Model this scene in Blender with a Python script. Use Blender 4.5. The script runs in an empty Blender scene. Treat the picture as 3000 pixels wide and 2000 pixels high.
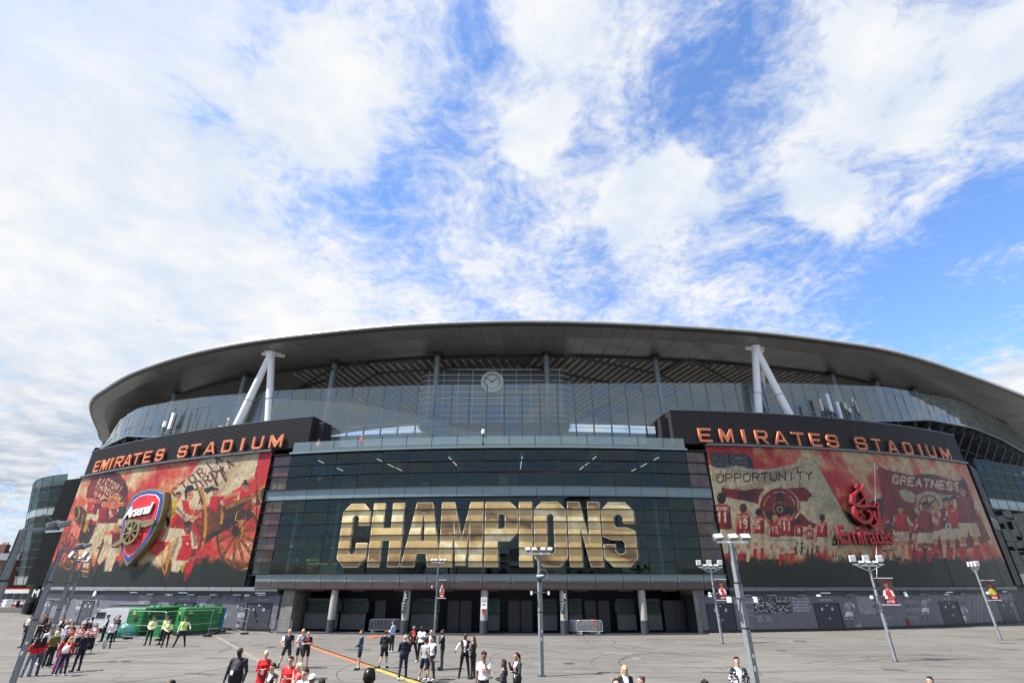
import bpy, math, random
import numpy as np
from mathutils import Vector, Matrix
random.seed(7); rng = np.random.RandomState(7)
sc = bpy.context.scene
PI = math.pi
# ------------------------------------------------------------------ camera
EYE = 4.0
FPX = 1459.45                      # focal length in pixels of the 3000 px wide photograph
PITCH = math.radians(25.942)
cam_d = bpy.data.cameras.new('camera'); cam = bpy.data.objects.new('camera', cam_d)
sc.collection.objects.link(cam); sc.camera = cam
cam_d.sensor_width = 36.0; cam_d.lens = 36.0 * FPX / 3000.0
cam_d.clip_start = 0.1; cam_d.clip_end = 4000
cam.location = (0, 0, EYE); cam.rotation_euler = (PI / 2 + PITCH, 0, 0)
# ------------------------------------------------------------------ sun + sky
SUN_ELEV = math.radians(56); SUN_DIR = Vector((0.95, 0.31, 0)).normalized()   # horizontal travel of the light
sun_d = bpy.data.lights.new('sun', 'SUN'); sun = bpy.data.objects.new('sun', sun_d); sc.collection.objects.link(sun)
sun_d.energy = 5.0; sun_d.angle = math.radians(0.5); sun_d.color = (1.0, 0.96, 0.9)
ldir = Vector((SUN_DIR.x * math.cos(SUN_ELEV), SUN_DIR.y * math.cos(SUN_ELEV), -math.sin(SUN_ELEV)))
sun.rotation_euler = ldir.to_track_quat('-Z', 'Y').to_euler(); sun.location = (-40, -20, 80)
sc.view_settings.view_transform = 'Standard'; sc.view_settings.look = 'None'
sc.view_settings.exposure = 1.08; sc.view_settings.gamma = 1.0; sc.view_settings.use_curve_mapping = False
sc.render.engine = 'CYCLES'
sc.cycles.use_denoising = True; sc.cycles.max_bounces = 7; sc.cycles.transparent_max_bounces = 12
sc.cycles.caustics_reflective = False; sc.cycles.caustics_refractive = False; sc.cycles.sample_clamp_indirect = 6

_c, _s = math.cos(PITCH), math.sin(PITCH)
def ray(px, py):
    u = (px - 1500) / FPX; v = (1000 - py) / FPX
    return Vector((u, _c - v * _s, _s + v * _c))
def at_z(px, py, z):
    d = ray(px, py); return Vector((0, 0, EYE)) + d * ((z - EYE) / d.z)
def at_y(px, py, y):
    d = ray(px, py); return Vector((0, 0, EYE)) + d * (y / d.y)
# the facade follows one circular arc in plan: s = metres along it, off = metres out towards the square
WX, WY, WR = 2.0, 169.3, 118.0
def wall_sz(px, py, off=0.0):
    d = ray(px, py); r = WR + off
    A = d.x ** 2 + d.y ** 2; B = -2 * (d.x * WX + d.y * WY); C = WX * WX + WY * WY - r * r
    t = (-B - math.sqrt(B * B - 4 * A * C)) / (2 * A)
    return math.atan2(d.x * t - WX, WY - d.y * t) * WR, EYE + d.z * t
def W(s, z, off=0.0):
    a = s / WR; r = WR + off
    return Vector((WX + r * math.sin(a), WY - r * math.cos(a), z))

class NT:
    """small node-tree helper"""
    def __init__(self, tree): self.t = tree; self.n = tree.nodes; self.l = tree.links
    def node(self, typ, **kw):
        n = self.n.new(typ)
        for k, v in kw.items(): setattr(n, k, v)
        return n
    def set(self, sock, v):
        if hasattr(v, 'is_linked') or isinstance(v, bpy.types.NodeSocket): self.l.new(v, sock)
        else: sock.default_value = v
    def math(self, op, a, b=0.0, c=0.0, clamp=False):
        n = self.node('ShaderNodeMath', operation=op); n.use_clamp = clamp
        self.set(n.inputs[0], a); self.set(n.inputs[1], b)
        if op in ('MULTIPLY_ADD',): self.set(n.inputs[2], c)
        return n.outputs[0]
    def vmath(self, op, a, b=(0, 0, 0)):
        n = self.node('ShaderNodeVectorMath', operation=op); self.set(n.inputs[0], a); self.set(n.inputs[1], b)
        return n
    def noise(self, vec, scale, detail=4, rough=0.5, dist=0.0):
        n = self.node('ShaderNodeTexNoise'); self.set(n.inputs['Vector'], vec)
        n.inputs['Scale'].default_value = scale; n.inputs['Detail'].default_value = detail
        n.inputs['Roughness'].default_value = rough; n.inputs['Distortion'].default_value = dist
        return n.outputs[0]
    def ramp(self, v, a, b, lo=0.0, hi=1.0, smooth=True):
        n = self.node('ShaderNodeMapRange', interpolation_type='SMOOTHSTEP' if smooth else 'LINEAR')
        self.set(n.inputs[0], v); n.inputs[1].default_value = a; n.inputs[2].default_value = b
        n.inputs[3].default_value = lo; n.inputs[4].default_value = hi
        return n.outputs[0]
    def mix(self, f, a, b, mode='MIX'):
        n = self.node('ShaderNodeMix', data_type='RGBA', blend_type=mode)
        self.set(n.inputs[0], f)
        self.set(n.inputs[6], a if not isinstance(a, tuple) or len(a) == 4 else (*a, 1))
        self.set(n.inputs[7], b if not isinstance(b, tuple) or len(b) == 4 else (*b, 1))
        return n.outputs[2]

world = bpy.data.worlds.new('World'); sc.world = world; world.use_nodes = True
N = NT(world.node_tree); N.n.clear()
tc = N.node('ShaderNodeTexCoord'); D = tc.outputs['Generated']
sky = N.node('ShaderNodeTexSky', sky_type='NISHITA'); sky.sun_disc = False
sky.sun_elevation = SUN_ELEV; sky.sun_rotation = math.atan2(-SUN_DIR.x, -SUN_DIR.y)
sky.air_density = 1.0; sky.dust_density = 0.3; sky.ozone_density = 2.5
bg_sky = N.node('ShaderNodeBackground'); N.l.new(N.mix(1.0, sky.outputs[0], (0.92, 1.07, 1.30), 'MULTIPLY'), bg_sky.inputs[0]); bg_sky.inputs[1].default_value = 0.110
sep = N.node('ShaderNodeSeparateXYZ'); N.l.new(D, sep.inputs[0])
zc = N.math('MAXIMUM', sep.outputs[2], 0.02)
zz = N.math('ADD', zc, 0.10)
comb = N.node('ShaderNodeCombineXYZ')
N.l.new(N.math('DIVIDE', sep.outputs[0], zz), comb.inputs[0]); N.l.new(N.math('DIVIDE', sep.outputs[1], zz), comb.inputs[1])
P = comb.outputs[0]
warp = N.node('ShaderNodeTexNoise'); warp.noise_dimensions = '3D'; N.l.new(P, warp.inputs['Vector'])
warp.inputs['Scale'].default_value = 3.4; warp.inputs['Detail'].default_value = 7
wv = N.vmath('SUBTRACT', warp.outputs['Color'], (0.5, 0.5, 0.5)).outputs[0]
P2 = N.vmath('ADD', P, N.vmath('MULTIPLY', wv, (0.22, 0.22, 0.22)).outputs[0]).outputs[0]
n_big = N.noise(P2, 1.7, 4, 0.55)
n_mid = N.noise(P2, 5.5, 8, 0.60, 0.1)
n_fine = N.noise(P2, 34.0, 5, 0.6, 0.1)
# where the cloud deck is thick (+) and where blue shows (-): px, py, radius px, weight
blobs = [(250, 250, 560, .34), (300, 900, 620, .30), (950, 300, 210, .36), (1000, 470, 120, .2), (1570, 400, 105, .66), (1640, 60, 150, .30), (1700, 230, 110, .12),
         (1890, 610, 130, .60), (1990, 560, 80, .3), (1800, 660, 80, .3), (1600, 330, 60, .25), (2070, 575, 80, .25), (2370, 590, 110, .6), (2330, 520, 60, .25), (2440, 640, 110, .28), (2560, 260, 240, .26), (2720, 330, 130, .25), (2960, 120, 150, .5), (2500, 90, 130, .22),
         (2960, 1110, 110, .5), (1350, 620, 150, .04), (1000, 900, 300, .12), (160, 1240, 90, .45), (230, 1180, 60, .2),
         (2080, 150, 210, -.30), (1950, 380, 150, -.26), (2150, 420, 110, -.16), (1400, 80, 120, -.28), (1330, 300, 100, -.20), (1150, 640, 190, -.24), (1350, 480, 120, -.14), (1700, 420, 80, -.2), (2150, 720, 160, -.10), (600, 330, 90, -.24), (760, 170, 80, -.22),
         (900, 690, 90, -.16), (1500, 620, 130, -.10), (2800, 860, 330, -.42), (2950, 560, 160, -.34), (2780, 210, 60, -.16), (2350, 870, 260, -.14), (150, 160, 50, -.2),
         (60, 1080, 140, -.05), (260, 1330, 120, -.10), (40, 1320, 90, .3), (120, 1420, 60, .25), (1700, 760, 200, -.05)]
dens = N.math('ADD', N.math('MULTIPLY', n_big, 0.45), 0.20)
dens = N.math('ADD', dens, N.math('MULTIPLY', n_mid, 0.80))
dens = N.math('ADD', dens, N.math('MULTIPLY', n_fine, 0.66))
dens = N.math('SUBTRACT', dens, 0.60)
Dn = N.vmath('NORMALIZE', D).outputs[0]
Dw = N.vmath('ADD', Dn, N.vmath('MULTIPLY', wv, (0.17, 0.17, 0.17)).outputs[0]).outputs[0]
for bx_, by_, br_, bw_ in blobs:
    d0 = ray(bx_, by_); ang = br_ / FPX / (d0.length ** 1.5); d0 = d0.normalized()
    dist = N.vmath('DISTANCE', Dw, tuple(d0)).outputs['Value']
    g = N.ramp(dist, ang * 1.45, ang * 0.30, 0.0, bw_)
    dens = N.math('ADD', dens, g)
cover = N.ramp(dens, 0.13, 0.78)
# thick cloud is a touch greyer low down, brightest where dense
tone = N.ramp(N.math('ADD', N.math('MULTIPLY', n_mid, 0.6), N.math('MULTIPLY', n_big, 0.6)), 0.40, 0.78)
low = N.ramp(sep.outputs[2], 0.36, 0.05)
c_hi = N.mix(tone, (0.70, 0.80, 0.95), (1.0, 1.0, 1.0))
c_lo = N.mix(tone, (0.24, 0.31, 0.44), (0.86, 0.90, 0.96))
ccol = N.mix(low, c_hi, c_lo)
bg_cl = N.node('ShaderNodeBackground'); N.l.new(ccol, bg_cl.inputs[0]); bg_cl.inputs[1].default_value = 0.465
# clouds thin out towards the part of the sky the sun stands in (the square is in clear sunshine)
sunside = N.vmath('DOT_PRODUCT', Dn, tuple(-ldir)).outputs['Value']
cover = N.math('MULTIPLY', cover, N.ramp(sunside, 0.97, 0.72, 0.15, 1.0))
mx = N.node('ShaderNodeMixShader'); N.l.new(cover, mx.inputs[0]); N.l.new(bg_sky.outputs[0], mx.inputs[1]); N.l.new(bg_cl.outputs[0], mx.inputs[2])
wo = N.node('ShaderNodeOutputWorld'); N.l.new(mx.outputs[0], wo.inputs[0])
# ------------------------------------------------------------------ object helpers
COL = sc.collection
def tag(o, label=None, cat=None, group=None, kind=None):
    if label: o['label'] = label
    if cat: o['category'] = cat
    if group: o['group'] = group
    if kind: o['kind'] = kind
    return o
def empty(name, loc=(0, 0, 0), label=None, cat=None, group=None, rz=0.0):
    o = bpy.data.objects.new(name, None); COL.objects.link(o)
    o.location = loc; o.rotation_euler = (0, 0, rz); o.empty_display_size = 0.3
    return tag(o, label, cat, group)
def link(name, me, parent=None, local=False):
    """a mesh object; world-space coordinates unless local=True (then they are the parent's own)"""
    o = bpy.data.objects.new(name, me); COL.objects.link(o)
    if parent is not None:
        o.parent = parent
        if not local: o.matrix_parent_inverse = world_mat(parent).inverted()
    return o
def world_mat(o):
    m = o.matrix_basis.copy() if hasattr(o, 'matrix_basis') else Matrix()
    if o.parent is not None: m = world_mat(o.parent) @ o.matrix_parent_inverse @ m
    return m
def copy_tree(o, parent=None):
    c = o.copy(); COL.objects.link(c); c.parent = parent
    for ch in o.children: copy_tree(ch, c)
    return c
BOXF = [(0, 3, 2, 1), (4, 5, 6, 7), (0, 1, 5, 4), (1, 2, 6, 5), (2, 3, 7, 6), (3, 0, 4, 7)]
class MB:
    def __init__(s): s.v = []; s.f = []; s.m = []; s.sm = []
    def add(s, vs, fs, mi=0, smooth=False):
        b = len(s.v); s.v += [tuple(p) for p in vs]; s.f += [tuple(b + i for i in f) for f in fs]
        s.m += [mi] * len(fs); s.sm += [smooth] * len(fs); return s
    def hexa(s, p, mi=0): return s.add(p, BOXF, mi)
    def box(s, c, size, rz=0.0, mi=0, M=None):
        hx, hy, hz = size[0] / 2, size[1] / 2, size[2] / 2
        R_ = Matrix.Rotation(rz, 3, 'Z') if M is None else M
        c = Vector(c)
        ps = [c + R_ @ Vector(q) for q in ((-hx, -hy, -hz), (hx, -hy, -hz), (hx, hy, -hz), (-hx, hy, -hz), (-hx, -hy, hz), (hx, -hy, hz), (hx, hy, hz), (-hx, hy, hz))]
        return s.add(ps, BOXF, mi)
    def bar(s, a, b, w, h=None, mi=0, up=(0, 0, 1)):
        a, b = Vector(a), Vector(b); h = h or w; d = (b - a).normalized(); up = Vector(up)
        x = d.cross(up)
        if x.length < 1e-4: x = d.cross(Vector((0, 1, 0)))
        x.normalize(); y = x.cross(d)
        ps = [q + x * sx * w / 2 + y * sy * h / 2 for q in (a, b) for sx, sy in ((-1, -1), (1, -1), (1, 1), (-1, 1))]
        return s.add([ps[0], ps[1], ps[2], ps[3], ps[4], ps[5], ps[6], ps[7]], BOXF, mi)
    def tube(s, a, b, ra, rb=None, n=12, mi=0, caps=True, smooth=True):
        a, b = Vector(a), Vector(b); rb = ra if rb is None else rb; d = (b - a).normalized()
        x = d.cross(Vector((0, 0, 1)));
        if x.length < 1e-3: x = Vector((1, 0, 0))
        x.normalize(); y = d.cross(x); vs = []
        for q, r in ((a, ra), (b, rb)):
            for i in range(n):
                t = 2 * PI * i / n; vs.append(q + x * r * math.cos(t) + y * r * math.sin(t))
        fs = [(i, (i + 1) % n, n + (i + 1) % n, n + i) for i in range(n)]
        s.add(vs, fs, mi, smooth)
        if caps: s.add(vs[:n], [tuple(reversed(range(n)))], mi); s.add(vs[n:], [tuple(range(n))], mi)
        return s
    def path(s, pts, r, n=6, mi=0):
        for a, b in zip(pts[:-1], pts[1:]): s.tube(a, b, r, r, n, mi)
        return s
    def lathe(s, c, prof, n=16, mi=0, M=None):
        c = Vector(c); vs = []
        for r, z in prof:
            for i in range(n):
                t = 2 * PI * i / n; p = Vector((r * math.cos(t), r * math.sin(t), z)); vs.append(c + (M @ p if M else p))
        fs = [(k * n + i, k * n + (i + 1) % n, (k + 1) * n + (i + 1) % n, (k + 1) * n + i) for k in range(len(prof) - 1) for i in range(n)]
        s.add(vs, fs, mi, True)
        s.add(vs[:n], [tuple(reversed(range(n)))], mi); s.add(vs[-n:], [tuple(range(n))], mi); return s
    def prism(s, pts, fn, d0, d1, mi=0):
        """2D outline extruded: fn(x, y, depth) -> point"""
        n = len(pts); vs = [fn(x, y, d0) for x, y in pts] + [fn(x, y, d1) for x, y in pts]
        s.add(vs, [tuple(range(n)), tuple(reversed(range(n, 2 * n)))] + [(i, n + i, n + (i + 1) % n, (i + 1) % n) for i in range(n)], mi); return s
    def wbox(s, s0, s1, z0, z1, o0, o1, mi=0):
        """box on the curved facade"""
        ps = [W(s0, z0, o1), W(s1, z0, o1), W(s1, z0, o0), W(s0, z0, o0), W(s0, z1, o1), W(s1, z1, o1), W(s1, z1, o0), W(s0, z1, o0)]
        return s.add(ps, BOXF, mi)
    def wband(s, s0, s1, z0, z1, o0, o1, step=2.7, mi=0):
        n = max(1, int(round((s1 - s0) / step))); vs = []
        for i in range(n + 1):
            q = s0 + (s1 - s0) * i / n; vs += [W(q, z0, o1), W(q, z0, o0), W(q, z1, o0), W(q, z1, o1)]
        fs = [(3, 2, 1, 0), tuple(4 * n + k for k in (0, 1, 2, 3))]
        for i in range(n):
            b = 4 * i; fs += [(b + k, b + (k + 1) % 4, b + 4 + (k + 1) % 4, b + 4 + k) for k in range(4)]
        s.add(vs, fs, mi); return s
    def mesh(s, name, mats):
        me = bpy.data.meshes.new(name); me.from_pydata(s.v, [], s.f)
        for m in (mats if isinstance(mats, (list, tuple)) else [mats]): me.materials.append(m)
        me.polygons.foreach_set('material_index', s.m); me.polygons.foreach_set('use_smooth', s.sm)
        me.update(); return me
    def build(s, name, mats, parent=None, label=None, cat=None, group=None, kind=None, local=False):
        return tag(link(name, s.mesh(name, mats), parent, local), label, cat, group, kind)
# ------------------------------------------------------------------ materials
def srgb(r, g, b):
    return tuple(((c / 255) / 12.92 if c <= 10 else (((c / 255) + 0.055) / 1.055) ** 2.4) for c in (r, g, b))
def mat(name, col, rough=0.6, metal=0.0, var=0.15, scale=3.0, bump=0.0, bscale=20.0, dirt=0.0, spec=0.5, emit=None, estr=0.0, coat=0.0):
    m = bpy.data.materials.new(name); m.use_nodes = True; T = NT(m.node_tree); b = T.n['Principled BSDF']
    g = T.node('ShaderNodeNewGeometry').outputs['Position']
    nz = T.noise(g, scale, 5, 0.6)
    c0 = tuple(c * (1 - var) for c in col); c1 = tuple(min(1, c * (1 + var)) for c in col)
    cc = T.mix(T.ramp(nz, 0.3, 0.7), c0, c1)
    if dirt > 0:
        st = T.node('ShaderNodeMapping'); T.l.new(g, st.inputs[0]); st.inputs['Scale'].default_value = (2.5, 2.5, 0.25)
        dn = T.noise(st.outputs[0], 1.6, 6, 0.65)
        cc = T.mix(T.ramp(dn, 0.5, 0.75, 0, dirt), cc, tuple(c * 0.45 for c in col))
    T.l.new(cc, b.inputs['Base Color'])
    T.l.new(T.ramp(nz, 0.2, 0.8, max(0.02, rough - 0.08), min(1, rough + 0.08)), b.inputs['Roughness'])
    b.inputs['Metallic'].default_value = metal; b.inputs['Specular IOR Level'].default_value = spec
    b.inputs['Coat Weight'].default_value = coat
    if bump > 0:
        bn = T.node('ShaderNodeBump'); bn.inputs['Strength'].default_value = bump; bn.inputs['Distance'].default_value = 0.02
        T.l.new(T.noise(g, bscale, 4, 0.6), bn.inputs['Height']); T.l.new(bn.outputs[0], b.inputs['Normal'])
    if emit: b.inputs['Emission Color'].default_value = (*emit, 1); b.inputs['Emission Strength'].default_value = estr
    return m
def glass(name, tint, base=0.12, gain=0.75, rough=0.02, gcol=(0.9, 1, 1), body=None, bodyf=0.0):
    """window glass: what lies behind is seen through a tint, the sky and the square are mirrored in it"""
    m = bpy.data.materials.new(name); m.use_nodes = True; T = NT(m.node_tree); T.n.clear()
    tr = T.node('ShaderNodeBsdfTransparent'); tr.inputs[0].default_value = (*tint, 1)
    gl = T.node('ShaderNodeBsdfGlossy'); gl.inputs[0].default_value = (*gcol, 1); gl.inputs['Roughness'].default_value = rough
    lw = T.node('ShaderNodeFresnel'); lw.inputs[0].default_value = 1.5
    g = T.node('ShaderNodeNewGeometry').outputs['Position']
    bn = T.node('ShaderNodeBump'); bn.inputs['Strength'].default_value = 0.12; bn.inputs['Distance'].default_value = 0.05
    T.l.new(T.noise(g, 0.55, 2, 0.5), bn.inputs['Height']); T.l.new(bn.outputs[0], gl.inputs['Normal'])
    f = T.math('MULTIPLY_ADD', lw.outputs[0], gain, base, clamp=True)
    src = tr.outputs[0]
    if body:
        df = T.node('ShaderNodeBsdfDiffuse'); T.l.new(T.mix(T.noise(g, 0.7, 3), tuple(c * .85 for c in body), tuple(c * 1.1 for c in body)), df.inputs[0])
        mb = T.node('ShaderNodeMixShader'); mb.inputs[0].default_value = bodyf
        T.l.new(tr.outputs[0], mb.inputs[1]); T.l.new(df.outputs[0], mb.inputs[2]); src = mb.outputs[0]
    mm = T.node('ShaderNodeMixShader'); T.l.new(f, mm.inputs[0]); T.l.new(src, mm.inputs[1]); T.l.new(gl.outputs[0], mm.inputs[2])
    o = T.node('ShaderNodeOutputMaterial'); T.l.new(mm.outputs[0], o.inputs[0]); return m
MT = {}
MT['concrete'] = mat('concrete', (.20, .19, .165), .8, var=.2, scale=1.2, bump=.3, bscale=30, dirt=.5)
MT['concrete_pale'] = mat('concrete_pale', (.33, .32, .29), .75, var=.1, dirt=.25)
MT['dark_steel'] = mat('dark_steel', (.035, .037, .042), .45, .3)
MT['black'] = mat('black', (.012, .012, .014), .5)
MT['frame'] = mat('frame_dark', (.03, .035, .037), .35, .6)
MT['mullion'] = mat('mullion_grey', (.20, .22, .24), .4, .5)
MT['white_paint'] = mat('white_paint', (.82, .82, .81), .35, var=.03)
MT['alu'] = mat('brushed_aluminium', (.62, .63, .64), .32, .75, var=.08)
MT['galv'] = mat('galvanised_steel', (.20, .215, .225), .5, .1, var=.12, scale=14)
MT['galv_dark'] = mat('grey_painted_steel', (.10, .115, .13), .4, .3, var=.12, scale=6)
MT['soffit'] = mat('roof_panel', (.24, .24, .24), .36, .3, var=.07, scale=.25)
MT['soffit_in'] = mat('inner_roof_panel', (.30, .29, .275), .6, .1, var=.12)
MT['rooflight'] = mat('rooflight_strip', (.85, .85, .84), .5)  # daylight through the roof strips is put into this near-white colour
MT['interior'] = mat('interior_wall', (.075, .12, .10), .8, var=.3, scale=.4)
MT['interior_dark'] = mat('interior_dark', (.03, .033, .032), .8)
MT['slate'] = mat('dark_grey_wall', (.045, .05, .06), .55, var=.15)
MT['teal'] = mat('pale_teal_panel', (.17, .225, .23), .22, .1, var=.06, scale=.8, coat=.4)
MT['column_base'] = mat('column_base_paint', (.04, .045, .055), .4)
MT['orange'] = mat('orange_letter', (.56, .17, .075), .5, var=.04, scale=1)
MT['red_sign'] = mat('red_sign', (.34, .007, .012), .45, var=.05)
MT['gold'] = mat('crest_gold', (.24, .195, .10), .35, .4, var=.05)
MT['crest_red'] = mat('crest_red', (.50, .014, .02), .4, var=.04)
MT['crest_red_dark'] = mat('crest_red_dark', (.34, .008, .014), .4, var=.04)
MT['crest_blue'] = mat('crest_blue', (.012, .05, .26), .4, var=.04)
MT['lit'] = mat('lamp_tube', (.8, .8, .8), .5, emit=(1, .97, .9), estr=.7)
MT['tower_cladding'] = mat('tower_cladding', (.010, .010, .011), .7, spec=.1)
MT['glass_dark'] = glass('facade_glass', (.38, .52, .46), .010, .95, .01, (.8, .92, .9))
MT['glass_screen'] = glass('screen_glass', (.66, .74, .73), .07, .95, .02, (.88, .96, .96), (.40, .49, .485), .10)
MT['glass_rail'] = glass('balustrade_glass', (.58, .70, .68), .06, .7, .02, (.85, .95, .95), (.35, .44, .43), .28)
MT['glass_tower'] = glass('tower_glass', (.13, .19, .175), .02, .34, .02, (.78, .9, .93))
# louvred dark cladding: real grooves come from thin slats, the material only shades the metal
MT['louvre'] = mat('louvre_metal', (.030, .028, .031), .6, 0, var=.1, spec=.25)
def attr_mat(name, rough=.75, bump=.25, bscale=60.):
    """cloth, skin and hair take their own colour from the mesh"""
    m = bpy.data.materials.new(name); m.use_nodes = True; T = NT(m.node_tree); b = T.n['Principled BSDF']
    a = T.node('ShaderNodeAttribute'); a.attribute_name = 'tone'
    g = T.node('ShaderNodeNewGeometry').outputs['Position']
    nz = T.noise(g, 9, 4, .6)
    T.l.new(T.mix(1.0, a.outputs['Color'], T.mix(nz, (.82, .82, .82), (1.15, 1.15, 1.15)), 'MULTIPLY'), b.inputs['Base Color'])
    b.inputs['Roughness'].default_value = rough; b.inputs['Specular IOR Level'].default_value = .3
    bn = T.node('ShaderNodeBump'); bn.inputs['Strength'].default_value = bump; bn.inputs['Distance'].default_value = .02
    T.l.new(T.noise(g, 14, 3, .5), bn.inputs['Height']); T.l.new(bn.outputs[0], b.inputs['Normal'])
    return m
MT['cloth'] = attr_mat('cloth_and_skin')
# ------------------------------------------------------------------ flat print painted in numpy (murals, banners, photo panels)
FONT = {'A': '0016 3446 4006;0232', 'B': '', }
F_ = {'A': '00 26 40;12 32', 'B': '00 06 36 45 44 33 03;33 42 41 30 00', 'C': '45 36 16 05 01 10 30 41', 'D': '00 06 26 44 42 20 00', 'E': '40 00 06 46;03 33', 'F': '00 06 46;03 33',
      'G': '45 36 16 05 01 10 30 41 43 23', 'H': '00 06;40 46;03 43', 'I': '20 26', 'J': '46 41 30 10 01', 'K': '00 06;46 03 40', 'L': '06 00 40', 'M': '00 06 23 46 40', 'N': '00 06 40 46',
      'O': '10 01 05 16 36 45 41 30 10', 'P': '00 06 36 45 44 33 03', 'Q': '10 01 05 16 36 45 41 30 10;22 40', 'R': '00 06 36 45 44 33 03;23 40', 'S': '01 10 30 41 42 33 13 04 05 16 36 45',
      'T': '06 46;20 26', 'U': '06 01 10 30 41 46', 'V': '06 20 46', 'W': '06 10 23 30 46', 'X': '00 46;06 40', 'Y': '06 23 46;23 20', 'Z': '06 46 00 40',
      '0': '10 01 05 16 36 45 41 30 10', '1': '14 26 20', '2': '05 16 36 45 44 00 40', '3': '05 16 36 45 44 33 13;33 42 41 30 10 01', '4': '30 36 02 42', '5': '46 06 03 33 42 41 30 10 01',
      '6': '36 16 05 01 10 30 41 42 33 03', '7': '06 46 10', '8': '13 04 05 16 36 45 44 33 13 02 01 10 30 41 42 33', '9': '10 30 41 45 36 16 05 04 13 43', '.': '10 11', "'": '16 15', ',': '11 00', '-': '13 33'}
def strokes(ch):
    return [[(int(p[0]), int(p[1])) for p in st.split()] for st in F_.get(ch, '').split(';') if st]
class Canvas:
    def __init__(s, w, h, base=(0, 0, 0)): s.w, s.h = w, h; s.a = np.zeros((h, w, 3), np.float32); s.a[:] = base
    def fill(s, pts, col, alpha=1.0):
        pts = np.asarray(pts, np.float32)
        x0, y0 = np.floor(pts.min(0)).astype(int); x1, y1 = np.ceil(pts.max(0)).astype(int) + 1
        x0, y0, x1, y1 = max(0, x0), max(0, y0), min(s.w, x1), min(s.h, y1)
        if x1 <= x0 or y1 <= y0: return
        X, Y = np.meshgrid(np.arange(x0, x1) + .5, np.arange(y0, y1) + .5); m = np.zeros(X.shape, bool)
        q = np.roll(pts, -1, 0)
        for (ax, ay), (bx, by) in zip(pts, q):
            if ay == by: continue
            m ^= ((ay > Y) != (by > Y)) & (X < (bx - ax) * (Y - ay) / (by - ay) + ax)
        if callable(col): c = col(X, Y)[m]
        else: c = np.array(col, np.float32)
        r = s.a[y0:y1, x0:x1]; r[m] = r[m] * (1 - alpha) + c * alpha
    def line(s, a, b, w, col, alpha=1.0):
        a, b = np.array(a, float), np.array(b, float); d = b - a; L = np.hypot(*d)
        if L < 1e-6: return
        n = np.array([-d[1], d[0]]) / L * w / 2; e = d / L * w * .35
        s.fill([a - e + n, b + e + n, b + e - n, a - e - n], col, alpha)
    def noise(s, size, seed, octs=4):
        r = np.random.RandomState(seed); out = np.zeros((s.h, s.w), np.float32); amp = 1.0; tot = 0
        for o in range(octs):
            gw, gh = int(s.w / size) + 3, int(s.h / size) + 3; g = r.rand(gh, gw)
            y = np.arange(s.h) / size; x = np.arange(s.w) / size; yi, xi = y.astype(int), x.astype(int)
            fy, fx = y - yi, x - xi; fy = fy * fy * (3 - 2 * fy); fx = fx * fx * (3 - 2 * fx)
            A = g[yi][:, xi]; B = g[yi][:, xi + 1]; Cc = g[yi + 1][:, xi]; Dd = g[yi + 1][:, xi + 1]
            out += amp * ((A * (1 - fx) + B * fx) * (1 - fy)[:, None] + (Cc * (1 - fx) + Dd * fx) * fy[:, None])
            tot += amp; amp *= .55; size = max(2., size / 2.1)
        return out / tot
    def soften(s):
        a = s.a; p = np.pad(a, ((1, 1), (1, 1), (0, 0)), 'edge')
        s.a = (a * 4 + p[:-2, 1:-1] + p[2:, 1:-1] + p[1:-1, :-2] + p[1:-1, 2:]) / 8
    def image(s, name):
        im = bpy.data.images.new(name, s.w, s.h); px = np.ones((s.h, s.w, 4), np.float32)
        px[..., :3] = np.clip(s.a / 255., 0, 1); im.pixels.foreach_set(px.ravel()); im.update(); im.pack(); return im
def print_mat(name, im, rough=.5, gain=1.0):
    m = bpy.data.materials.new(name); m.use_nodes = True; T = NT(m.node_tree); b = T.n['Principled BSDF']
    t = T.node('ShaderNodeTexImage'); t.image = im; t.extension = 'EXTEND'
    g = T.node('ShaderNodeNewGeometry').outputs['Position']
    k = T.mix(T.noise(g, 1.3, 5, .6), (gain * .86,) * 3, (gain * 1.1,) * 3)
    T.l.new(T.mix(1.0, t.outputs[0], k, 'MULTIPLY'), b.inputs['Base Color'])
    b.inputs['Roughness'].default_value = rough; return m
def uv_from(me, fn):
    uv = me.uv_layers.new(name='print')
    for lp in me.loops: uv.data[lp.index].uv = fn(me.vertices[lp.vertex_index].co)
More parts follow.
